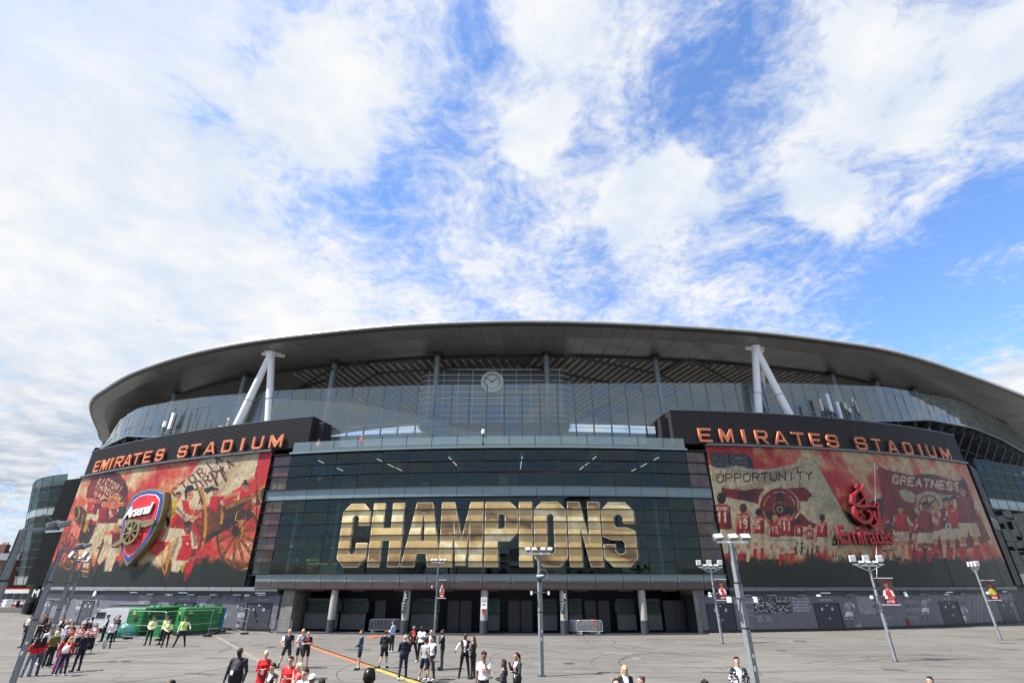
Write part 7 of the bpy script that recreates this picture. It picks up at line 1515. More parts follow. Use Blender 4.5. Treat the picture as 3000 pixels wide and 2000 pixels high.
# ------------------------------------------------------------------ people: one continuous surface each, grown from a signed distance field
def snets(F, org, h):
    """surface nets on a grid of distances; returns verts, quads"""
    S = F < 0; nx, ny, nz = F.shape
    c = np.zeros((nx - 1, ny - 1, nz - 1), np.int8)
    for a in (0, 1):
        for b in (0, 1):
            for d in (0, 1): c += S[a:nx - 1 + a, b:ny - 1 + b, d:nz - 1 + d]
    act = (c > 0) & (c < 8); I = np.argwhere(act); idx = -np.ones(act.shape, np.int32); idx[act] = np.arange(len(I))
    acc = np.zeros((len(I), 3)); cnt = np.zeros(len(I)); i, j, k = I.T
    offs = [(0, 0, 0), (1, 0, 0), (0, 1, 0), (1, 1, 0), (0, 0, 1), (1, 0, 1), (0, 1, 1), (1, 1, 1)]
    for p, q in ((0, 1), (2, 3), (4, 5), (6, 7), (0, 2), (1, 3), (4, 6), (5, 7), (0, 4), (1, 5), (2, 6), (3, 7)):
        a, b = offs[p], offs[q]; fa = F[i + a[0], j + a[1], k + a[2]]; fb = F[i + b[0], j + b[1], k + b[2]]; m = (fa < 0) != (fb < 0)
        t = np.where(m, fa / np.where(m, fa - fb, 1), 0)[:, None]; pt = np.array(a) * (1 - t) + np.array(b) * t; acc += pt * m[:, None]; cnt += m
    V = org + (I + acc / cnt[:, None]) * h; Q = []
    for ax in range(3):
        u, v = (ax + 1) % 3, (ax + 2) % 3
        sl0 = [slice(None)] * 3; sl1 = [slice(None)] * 3; sl0[ax] = slice(0, -1); sl1[ax] = slice(1, None)
        E0, E1 = S[tuple(sl0)], S[tuple(sl1)]; ed = np.argwhere(E0 != E1)
        ok = (ed[:, u] > 0) & (ed[:, v] > 0) & (ed[:, u] < F.shape[u] - 1) & (ed[:, v] < F.shape[v] - 1); ed = ed[ok]
        def cell(du, dv): w = ed.copy(); w[:, u] -= du; w[:, v] -= dv; return idx[w[:, 0], w[:, 1], w[:, 2]]
        q = np.stack([cell(0, 0), cell(1, 0), cell(1, 1), cell(0, 1)], 1); fl = E0[ed[:, 0], ed[:, 1], ed[:, 2]]; q[~fl] = q[~fl][:, ::-1]; Q.append(q)
    return V, np.concatenate(Q)
def cap_d(P, a, b, ra, rb, flat=None):
    a, b = np.array(a), np.array(b); ba = b - a; pa = P - a; t = np.clip((pa @ ba) / max(1e-9, ba @ ba), 0, 1); d = pa - t[..., None] * ba
    if flat is not None: d = d / np.array(flat)
    return np.sqrt((d * d).sum(-1)) - (ra + (rb - ra) * t), t
def ell_d(P, c, r):
    q = (P - np.array(c)) / np.array(r); n = np.sqrt((q * q).sum(-1)); return (n - 1) * min(r)
def smin(a, b, k): h_ = np.clip(.5 + .5 * (b - a) / k, 0, 1); return b * (1 - h_) + a * h_ - k * h_ * (1 - h_)
def field(prims, h, pad=.05, k=.035):
    """prims: (kind, args, blend); union with local evaluation"""
    lo = np.min([p['lo'] for p in prims], 0) - pad; hi = np.max([p['hi'] for p in prims], 0) + pad
    n = np.ceil((hi - lo) / h).astype(int) + 1; F = np.full(n, 1.0, np.float32)
    for p in prims:
        a = np.maximum(0, np.floor((p['lo'] - lo - .06) / h).astype(int)); b = np.minimum(n, np.ceil((p['hi'] - lo + .06) / h).astype(int) + 1)
        g = np.stack(np.meshgrid(*[lo[x] + np.arange(a[x], b[x]) * h for x in range(3)], indexing='ij'), -1)
        d = p['f'](g); r = F[a[0]:b[0], a[1]:b[1], a[2]:b[2]]; F[a[0]:b[0], a[1]:b[1], a[2]:b[2]] = smin(r, d.astype(np.float32), p.get('k', k))
    return F, lo
def pc(a, b, ra, rb, part, flat=None, k=.03, t0=None):
    a, b = np.array(a, float), np.array(b, float); m = max(ra, rb) * (1.35 if flat is not None else 1); m2 = np.array(flat) * max(ra, rb) if flat is not None else np.array([m] * 3)
    return dict(f=lambda P: cap_d(P, a, b, ra, rb, flat)[0], t=lambda P: cap_d(P, a, b, ra, rb, flat)[1], lo=np.minimum(a, b) - m2, hi=np.maximum(a, b) + m2, part=part, k=k)
def pe(c, r, part, k=.02): c, r = np.array(c, float), np.array(r, float); return dict(f=lambda P: ell_d(P, c, tuple(r)), t=lambda P: np.zeros(P.shape[:-1]), lo=c - r, hi=c + r, part=part, k=k)
def tone_mesh(name, V, Q, colr, smooth=True):
    me = bpy.data.meshes.new(name); me.from_pydata(V.tolist(), [], Q.tolist()); at = me.color_attributes.new('tone', 'FLOAT_COLOR', 'POINT')
    c4 = np.ones((len(V), 4), np.float32); c4[:, :3] = colr; at.data.foreach_set('color', c4.ravel())
    me.polygons.foreach_set('use_smooth', [smooth] * len(me.polygons)); me.materials.append(MT['cloth']); return me
SK = {'fair': (.56, .34, .25), 'tan': (.42, .24, .15), 'brown': (.20, .105, .06), 'dark': (.075, .038, .024)}
CL = dict(white=(.72, .72, .73), black=(.014, .014, .017), navy=(.010, .013, .028), red=(.55, .015, .02), grey=(.32, .32, .33), dgrey=(.05, .05, .055), lblue=(.30, .45, .68), blue=(.035, .10, .19), hivis=(.60, .80, .03), olive=(.13, .11, .015),
          jeans=(.04, .065, .12), pjeans=(.13, .17, .22), coral=(.70, .10, .09), sage=(.12, .15, .13), cream=(.62, .55, .42), charcoal=(.03, .032, .036), bronze=(.012, .011, .010), pnavy=(.014, .019, .045))
HC = dict(black=(.010, .008, .007), dark=(.025, .015, .010), brown=(.07, .038, .02), blond=(.52, .38, .16), grey=(.35, .33, .30), ginger=(.42, .22, .08), pale=(.62, .52, .34))
ARMS = {'down': ((.235, -.02, 1.13), (.25, .05, .89)), 'crossed': ((.25, .05, 1.13), (-.04, .21, 1.17)), 'hip': ((.36, -.06, 1.17), (.19, .07, 1.0)), 'front': ((.24, .04, 1.13), (.09, .27, 1.17)), 'chin': ((.20, .17, 1.17), (.05, .17, 1.44)),
        'photo': ((.22, .22, 1.28), (.10, .36, 1.50)), 'behind': ((.25, -.10, 1.13), (.06, -.17, 1.0)), 'pocket': ((.27, -.06, 1.14), (.19, .06, .95)), 'brow': ((.34, .14, 1.45), (.12, .16, 1.66)), 'clasp': ((.25, .03, 1.13), (.03, .22, 1.02)), 'walk': ((.24, .10, 1.15), (.24, .27, .98)), 'walkb': ((.24, -.16, 1.15), (.25, -.20, .90)), 'point': ((.27, .06, 1.15), (.20, .22, 1.42)), 'reach': ((.33, .02, 1.24), (.42, .16, 1.10))}
def person(loc, face, label, h=1.75, skin='fair', hair='dark', hairstyle='short', top='tee', tc='white', bottom='trousers', bc='black', shoe='black', arms=('down', 'down'), wide=1.0, female=False, stride=0.0, stance=.10, lean=0.0, look=0.0, nod=0.0,
           under=None, tie=None, lanyard=None, badge=False, pattern=None, hat=None, glasses=False, socks=None, beard=False, vest=None, res=.018, group=None, stripe=None, extras=None, text=None, cut=None, skirt_len=None):
    """face: heading in degrees the person looks to (0 = away from the camera, 180 = toward it, 90 = to the right of the frame)"""
    s = h / 1.75; R_ = []; sk = SK[skin]; wf = .92 if female else 1.0; TC = CL[tc]; BC = CL[bc]
    sh = .186 * wf * wide ** .65; hp = .092 if not female else .096; jacket = top in ('jacket', 'blazer', 'coat', 'hoodie')
    J = lambda x, y, z: np.array((x, y + lean * max(0, z - .9), z)) * s
    P_ = []
    add = lambda *a, **k: P_.append(pc(*a, **k))
    # trunk
    bw = wide; fl = (1.0 * (1 + .12 * (bw - 1)), .66, 1.0)
    add(J(-.055 * bw, 0, .97), J(.055 * bw, 0, .97), .118 * s * bw ** .7, .118 * s * bw ** .7, 'pelvis', (1.0, .85, 1.0))
    add(J(0, 0, 1.02), J(0, .01, 1.22), (.146 if not female else .134) * s * bw, (.162 if not female else .142) * s * bw ** .8, 'torso', (1, .74, 1), k=.05)
    add(J(-.075, .0, 1.28), J(.075, .0, 1.28), .112 * s * bw ** .6, .112 * s * bw ** .6, 'torso', (1.0, .9, 1.15), k=.05)
    add(J(-.06, -.01, 1.37), J(.06, -.01, 1.37), .085 * s, .085 * s, 'torso', None, k=.05)
    if female: add(J(-.07, .075, 1.29), J(.07, .075, 1.29), .062 * s, .062 * s, 'torso', k=.03)
    if bw > 1.15: P_.append(pe(J(0, .06, 1.10), np.array((.145 * bw, .15 * bw ** .5, .2)) * s, 'torso', k=.06))
    if jacket or top == 'vest': add(J(-.075, 0, .96), J(.075, 0, .96), .138 * s * bw ** .7, .128 * s * bw ** .7, 'torso', (1.0, .85, 1.2), k=.05)
    if top in ('tee', 'shirt', 'polo') and not female: add(J(-.06, 0, .99), J(.06, 0, .99), .120 * s * bw ** .7, .120 * s * bw ** .7, 'torso', (1.0, .86, 1.0))
    add(J(0, -.01, 1.40), J(0, .015, 1.53), .064 * s, .056 * s, 'neck', k=.03)
    for sg in (-1, 1): add(J(sg * .05, -.012, 1.43), J(sg * sh, -.015, 1.395), .055 * s, .066 * s * bw ** .4, 'torso', k=.04)
    # head
    hn = J(0, .025 + nod * .06, 1.635); ca, sa = math.cos(look), math.sin(look)
    def HD(x, y, z): y, z = y * math.cos(nod) + z * math.sin(nod) * .6, z * math.cos(nod) - y * math.sin(nod) * -1.0 * .9; return hn + np.array((x * ca + y * sa, -x * sa + y * ca, z)) * s
    P_.append(pe(HD(0, -.005, .018), np.array((.080, .100, .104)) * s, 'head', k=.02)); P_.append(pe(HD(0, .026, -.045), np.array((.056, .062, .068)) * s, 'head', k=.03))
    P_.append(pe(HD(0, .098, -.018), np.array((.014, .020, .024)) * s, 'nose', k=.014)); P_.append(pe(HD(0, .072, -.098), np.array((.026, .024, .02)) * s, 'head', k=.02)); P_.append(pe(HD(0, .076, .028), np.array((.052, .022, .012)) * s, 'head', k=.02))
    for sg in (-1, 1): P_.append(pe(HD(sg * .078, -.006, -.008), np.array((.014, .020, .030)) * s, 'head', k=.01))
    # arms
    hands = []
    for sg, an in ((-1, arms[0]), (1, arms[1])):
        e, w_ = ARMS[an]; ex = e[0] + (.16 * (bw - 1) + (sh - .178)); E_ = J(sg * ex, e[1], e[2]); Wr = J(sg * (w_[0] + (.26 * (bw - 1) if w_[0] > .1 else 0)), w_[1] + .03 * (bw - 1), w_[2]); S_ = J(sg * sh, -.015, 1.385)
        sl = 1.14 if jacket else 1.0; long_ = top in ('jacket', 'blazer', 'coat', 'hoodie', 'shirt', 'sweater', 'vestshirt')
        add(S_, E_, .055 * s * sl * (1.06 if not female else .92) * bw ** .4, .043 * s * sl, 'uarm%d' % sg, k=.03); add(E_, Wr, .041 * s * sl, (.031 if long_ else .026) * s * sl, 'farm%d' % sg, k=.015)
        d = (Wr - E_) / np.linalg.norm(Wr - E_); d2 = d if an not in ('hip', 'chin', 'crossed') else d * .8 + np.array((-sg * .3, .1, .1)); d2 /= np.linalg.norm(d2)
        pm = Wr + d2 * .055 * s; add(Wr + d2 * .01 * s, pm, .026 * s, .031 * s, 'hand', (1, .8, 1), k=.012); hands.append((pm, d2, sg))
    # legs
    for sg in (-1, 1):
        st = stride * sg; yo = .26 * st; fo = .03 if stride == 0 else 0
        kz = .50; K_ = J(sg * (hp + stance * .35), yo * .5 + (.05 if st != 0 else .01), kz); A_ = J(sg * (hp * .9 + stance * .7), yo, .085 + (.04 if st < 0 else 0)); H_ = J(sg * hp, 0, .93)
        tr = bottom in ('trousers', 'wide'); g = 1.12 if tr else 1.0; g2 = 1.9 if bottom == 'wide' else (1.5 if tr else 1.0)
        add(H_, K_, .088 * s * g * bw ** .5, .056 * s * (1.18 if tr else 1.0) * bw ** .2, 'thigh', k=.025)
        if bottom == 'shorts': m_ = H_ * .35 + K_ * .65; add(H_, m_ * .75 + K_ * .25, .098 * s * bw ** .5, .088 * s * bw ** .4, 'short', k=.01)
        cf = K_ * .68 + A_ * .32 + np.array((0, -.012, 0)) * s
        add(K_, cf, .053 * s * (1.12 if tr else 1), .052 * s * (1.12 if tr else 1) * (1.15 if bottom == 'wide' else 1), 'shin', k=.02); add(cf, A_, .050 * s * (1.12 if tr else 1) * (1.2 if bottom == 'wide' else 1), .034 * s * g2, 'shin', k=.02)
        to = math.radians(12) * sg; T_ = A_ + np.array((math.sin(to) * .17, .17 * math.cos(to), -.045 - (.03 if st < 0 else 0))) * s; he = A_ + np.array((0, -.035, -.042)) * s
        add(he, T_, .040 * s, .036 * s, 'shoe', (1.05, 1, .95), k=.02); add(A_ + np.array((0, 0, .01)), he, .036 * s, .038 * s, 'shoe' if shoe != 'none' else 'shin', k=.02)
    zk = skirt_len if skirt_len else {'skirt': .30, 'dress': .35, 'midi': .22}.get(bottom)
    if zk:
        for t in np.linspace(0, 1, 7): z = .98 + (zk + .06 - .98) * t; P_.append(pe(J(0, 0, z), np.array((.150 + .045 * t, .115 + .05 * t, .085)) * s, 'skirt', k=.05))
    if top == 'hoodie': P_.append(pe(J(0, -.085, 1.43), np.array((.095, .055, .07)) * s, 'torso', k=.03))
    if extras: P_ += extras(J)
    if cut: P_ = [p for p in P_ if p['hi'][2] > cut]
    F, lo = field(P_, res); gx, gy, gz = np.meshgrid(*[(lo[a] + np.arange(F.shape[a]) * res) / s for a in range(3)], indexing='ij', sparse=True); F = F + (.0065 * np.sin(31 * gx + 2.2 * np.sin(19 * gz + 3 * face)) * np.sin(43 * gz + 2 * np.sin(15 * gx + 21 * gy)) * ((gz < 1.40) & (gz > .12) & (abs(gx) < .34))).astype(np.float32); V, Q = snets(F, lo, res)
    # colours
    best = np.full(len(V), 9.); lab = np.zeros(len(V), int)
    for i, p in enumerate(P_):
        d = p['f'](V); m = d < best; best[m] = d[m]; lab[m] = i
    part = np.array([p['part'] for p in P_])[lab]; C = np.zeros((len(V), 3)); U = V / s; x, y, z = U[:, 0], U[:, 1] - lean * np.maximum(0, U[:, 2] - .9), U[:, 2]
    def setc(m, c): C[m] = c
    setc(np.isin(part, ['head', 'nose', 'neck', 'hand']), sk); 
    for pn in set(part):
        m = part == pn
        if pn == 'torso' : setc(m, TC)
        if pn in ('pelvis', 'short', 'thigh', 'skirt'): setc(m, BC)
        if pn == 'shin': setc(m, BC if bottom in ('trousers', 'wide') else sk)
        if pn == 'shoe': setc(m, CL.get(shoe, sk))
    if bottom == 'shorts': setc((part == 'thigh') & (z < .60), sk); setc((part == 'short') & (z < .50), sk)
    if socks: setc((part == 'shin') & (z < .22), CL[socks])
    armc = TC if top != 'vestshirt' else CL['white']
    tl = {'tee': .42, 'polo': .45, 'sleeveless': 0, 'dress3': .6}.get(top, 9)
    for sg in (-1, 1):
        iu = [i for i, p in enumerate(P_) if p['part'] == 'uarm%d' % sg]; m = np.isin(lab, iu); t = P_[iu[0]]['t'](V); setc(m, np.where((t < tl * 1.5)[m][:, None], armc, sk)) if m.any() else None
        m = part == 'farm%d' % sg; setc(m, armc if tl > 1 else sk)
    setc((part == 'pelvis') & (z > (1.0 if not jacket else .92)), TC)
    setc((part == 'torso') & (z < .955) & (top not in ('hoodie', 'coat', 'jacket', 'blazer')), BC)
    fr = (y > .02) & np.isin(part, ['torso', 'pelvis']); coll = z > 1.455
    if under: setc(fr & (np.abs(x) < .018 + np.clip((z - 1.02) * .17, 0, .075)) & (z > .98), CL[under])
    if jacket is False and top != 'hoodie': setc((part == 'torso') & (z > 1.44) & (np.hypot(x, y) < .065), sk)
    if under or top == 'shirt': setc((part == 'neck') & (z < 1.475), CL[under] if under else TC)
    if vest:
        m = np.isin(part, ['torso', 'pelvis']) & (z > 1.0) & (np.abs(x) < .165 * wide); setc(m, CL[vest]); 
        if vest == 'hivis': setc(m & (np.abs(z - 1.14) < .022), (.5, .5, .5)); setc(m & (np.abs(np.abs(x) - .09) < .02) & (z > 1.14), (.45, .46, .44)); setc(m & (np.abs(x) < .035) & (y > 0) & (z > 1.2), (.03, .03, .03))
    if stripe: setc(np.isin(part, ['uarm-1', 'uarm1', 'farm1', 'farm-1']) , CL[stripe])
    if tie: setc(fr & (np.abs(x) < .024) & (z > 1.06) & (z < 1.45), CL[tie])
    if lanyard: setc(fr & (np.abs(np.abs(x) - (z - 1.12) * .24) < .013) & (z > 1.12) & (z < 1.42), CL[lanyard])
    if badge: setc(fr & (np.abs(x - .01) < .045) & (np.abs(z - 1.10) < .065), (.7, .7, .72))
    if text: setc(fr & (np.abs(x) < .09) & (np.abs(z - 1.26) < .018) & (np.sin(x * 190) > -.2), CL[text])
    if pattern:
        n = np.sin(x * 31 + 3 * np.sin(z * 23)) * np.sin(z * 34 + 2 * np.sin(x * 29 + y * 17)) + .5 * np.sin(y * 40 + z * 51); ps = pattern
        m = np.isin(part, ['torso', 'pelvis', 'uarm-1', 'uarm1', 'farm-1', 'farm1'] if ps != 'legs' else ['thigh', 'shin', 'pelvis']) & (C.sum(1) > -1)
        c1, c2 = {'floral': (CL['red'], CL['white']), 'mono': (CL['black'], CL['white']), 'legs': (CL['red'], (.03, .09, .4)), 'scarf': (CL['red'], CL['black'])}[ps]
        if ps == 'legs': m &= z < .97
        if under: m &= ~(fr & (np.abs(x) < .018 + np.clip((z - 1.02) * .17, 0, .075)))
        C[m] = np.where((n > (.0 if ps != 'mono' else .28))[m][:, None], c2, c1)
    # face: brows, mouth, stubble
    hq = (V - hn) / s; hx = hq[:, 0] * ca - hq[:, 1] * sa; hy = hq[:, 0] * sa + hq[:, 1] * ca; hz = hq[:, 2] - nod * hy * .9; hm = np.isin(part, ['head'])
    setc(hm & (np.abs(hz + .070) < .008) & (np.abs(hx) < .026) & (hy > .05), tuple(np.array(sk) * (.62, .40, .40)))
    setc(hm & (np.abs(hz - .034) < .007) & (np.abs(np.abs(hx) - .032) < .018) & (hy > .05), HC[hair] if hair in HC else sk)
    if beard: setc(hm & (hz < -.035) & (hy > .0) & ~((np.abs(hz + .07) < .009) & (np.abs(hx) < .022)), tuple(np.array(HC.get(hair, (.02, .015, .01))) * 1.4))
    if shoe in ('white', 'black', 'grey'): setc((part == 'shoe') & (z < .022), (.45, .45, .45) if shoe != 'black' else (.02, .02, .02))
    C *= (1 + .10 * np.sin(V[:, 0:1] * 37 + V[:, 2:3] * 23) * np.sin(V[:, 1:2] * 31 + V[:, 2:3] * 11))
    # fingers: four unequal ones and a thumb from the side of each palm, joined to the body mesh
    FV, FQ = [], []; nb = len(V)
    for pm, d, sg in hands:
        up = np.array((0, 0, 1.)) if abs(d[2]) < .7 else np.array((0, 1., 0)); sd = np.cross(d, up); sd /= np.linalg.norm(sd); nn = np.cross(sd, d)
        for fi in range(5):
            if fi < 4: b0 = pm + d * .018 * s + sd * (-.024 + .016 * fi) * s; L1, L2 = (.034, .040, .037, .028)[fi] * s, (.034, .038, .034, .026)[fi] * s; m1 = b0 + d * L1 - nn * .004; m2 = m1 + (d * .8 - nn * .6) * L2; rr = .0085 * s
            else: b0 = pm - d * .012 * s + sd * (.026 * -sg) * s; m1 = b0 + (d * .6 + sd * -sg * .7) * .030 * s; m2 = m1 + (d * .9 - nn * .3) * .026 * s; rr = .0095 * s
            base = nb + len(FV)
            for c_, r2 in ((b0, rr), (m1, rr * .95), (m2, rr * .7)):
                for q in range(5): a = 2 * PI * q / 5; FV.append(c_ + (sd * math.cos(a) + nn * math.sin(a)) * r2)
            for l in range(2):
                for q in range(5): FQ.append((base + l * 5 + q, base + l * 5 + (q + 1) % 5, base + l * 5 + 5 + (q + 1) % 5, base + l * 5 + 5 + q))
    if FV: V = np.concatenate([V, np.array(FV)]); Q = np.concatenate([Q, np.array(FQ)]); C = np.concatenate([C, np.tile(np.array(sk), (len(FV), 1))])
    rz = math.radians(-face); r = empty('person', tuple(loc), label, 'person', group, rz=rz)
    link('body', tone_mesh('body', V, Q, C), r, True)
    def sub(name, prims, col, res2=.013, clip=None, pat=0):
        F, lo2 = field(prims, res2, k=.015)
        if clip is not None:
            g = np.stack(np.meshgrid(*[lo2[a] + np.arange(F.shape[a]) * res2 for a in range(3)], indexing='ij'), -1); F = np.maximum(F, clip(g).astype(np.float32))
        if not (F < 0).any(): return
        v, q = snets(F, lo2, res2); cc = np.tile(np.array(col, float), (len(v), 1)) * (1 + .35 * pat * np.sin(v[:, 0:1] * 160 + v[:, 2:3] * 60)); link(name, tone_mesh(name, v, q, cc), r, True)
    # hair
    def face_cut(g):     # keep hair off the face
        q = (g - hn) / s; X = q[..., 0] * ca - q[..., 1] * sa; Y = q[..., 0] * sa + q[..., 1] * ca; Z = q[..., 2] - nod * Y * .9
        return np.minimum(np.minimum(Y - .018 - (Z - .0) * .30 * 0, .062 - Z + .0 * Y) * 1.0, .2) if False else np.minimum(Y + .005 - np.maximum(0, Z - .035) * 2.2, .2)
    if hairstyle != 'bald':
        hc = HC[hair]; hp_ = [pe(HD(0, -.016, .030), np.array((.090, .108, .103)) * s, 'h')]
        if hairstyle == 'curly': hp_ += [pe(HD(.07 * math.cos(a), -.01 + .07 * math.sin(a), .085 + .02 * math.sin(3 * a)), np.array((.038,) * 3) * s, 'h') for a in np.linspace(0, 2 * PI, 9)[:-1]] + [pe(HD(0, 0, .12), np.array((.05,) * 3) * s, 'h')]
        if hairstyle == 'quiff': hp_ += [pe(HD(0, .05, .11), np.array((.055, .05, .032)) * s, 'h')]
        if hairstyle in ('long', 'bob'):
            zl_ = 1.30 if hairstyle == 'long' else 1.50
            for sg in (-1, 0, 1): hp_.append(pc(HD(sg * .06, -.05, .02), J(sg * .085, -.085, zl_), .045 * s, .05 * s if hairstyle == 'long' else .04 * s, 'h'))
        if hairstyle == 'pony': hp_ += [pc(HD(0, -.10, .06), HD(0, -.15, .0), .03 * s, .03 * s, 'h'), pc(HD(0, -.15, 0), J(0, -.14, 1.36), .034 * s, .018 * s, 'h')]
        if hairstyle == 'bun': hp_ += [pe(HD(0, -.10, .08), np.array((.045,) * 3) * s, 'h')]
        sub('hair', hp_, hc, .014, face_cut if hairstyle != 'curly' else (lambda g: face_cut(g)), pat=1)
    if glasses:
        b = MB()
        for sg in (-1, 1): c = HD(sg * .033, .086, .010); b.lathe(tuple(c), [(.026 * s, -.004), (.026 * s, .004)], 10, M=Matrix.Rotation(-look, 3, 'Z') @ RX(PI / 2)); b.bar(tuple(HD(sg * .06, .078, .014)), tuple(HD(sg * .08, -.01, .012)), .008)
        b.bar(tuple(HD(-.03, .09, .016)), tuple(HD(.03, .09, .016)), .008); link('sunglasses', b.mesh('sunglasses', MT['black']), r, True)
    else:
        for sg in (-1, 1): b = MB().lathe(tuple(HD(sg * .032, .077, .008)), [(.002, -.010 * s), (.011 * s, -.004), (.011 * s, .004), (.002, .010 * s)], 8); link('eye', b.mesh('eye', MT['black']), r, True)
    if hat:
        if hat == 'police': b = MB().lathe(tuple(HD(0, -.005, .045)), [(.095 * s, 0), (.098 * s, .045 * s), (.135 * s, .075 * s), (.13 * s, .10 * s), (.02, .112 * s)], 18).add([tuple(HD(x_, y_, z_)) for x_, y_, z_ in ((-.08, .06, .05), (.08, .06, .05), (.055, .16, .025), (-.055, .16, .025), (-.08, .06, .043), (.08, .06, .043), (.055, .16, .018), (-.055, .16, .018))], BOXF); link('cap', b.mesh('cap', MT['black']), r, True); q = MB().lathe(tuple(HD(0, -.005, .055)), [(.1005 * s, 0), (.1005 * s, .022 * s)], 18); link('cap_band', q.mesh('cap_band', MT['white_paint']), r, True)
        else: sub('cap', [pe(HD(0, -.01, .05), np.array((.094, .106, .085)) * s, 'c'), pe(HD(0, .11, .035), np.array((.062, .07, .010)) * s, 'c', k=.01)], hat, .013, lambda g: -((g - hn)[..., 2] / s - nod * 0 - .028))
    return r
def at_head(px, py, h=1.75): p = at_z(px, py, h); return Vector((p.x, p.y, 0))
LD, CB = 'crowd standing at the lower left', 'staff and stewards on the open square'
C3 = lambda x, y, h=1.75: at_head(60 + x / 7.13, 1770 + y / 7.13, h)
FT = lambda x, y: G(60 + x / 7.13, 1770 + y / 7.13)
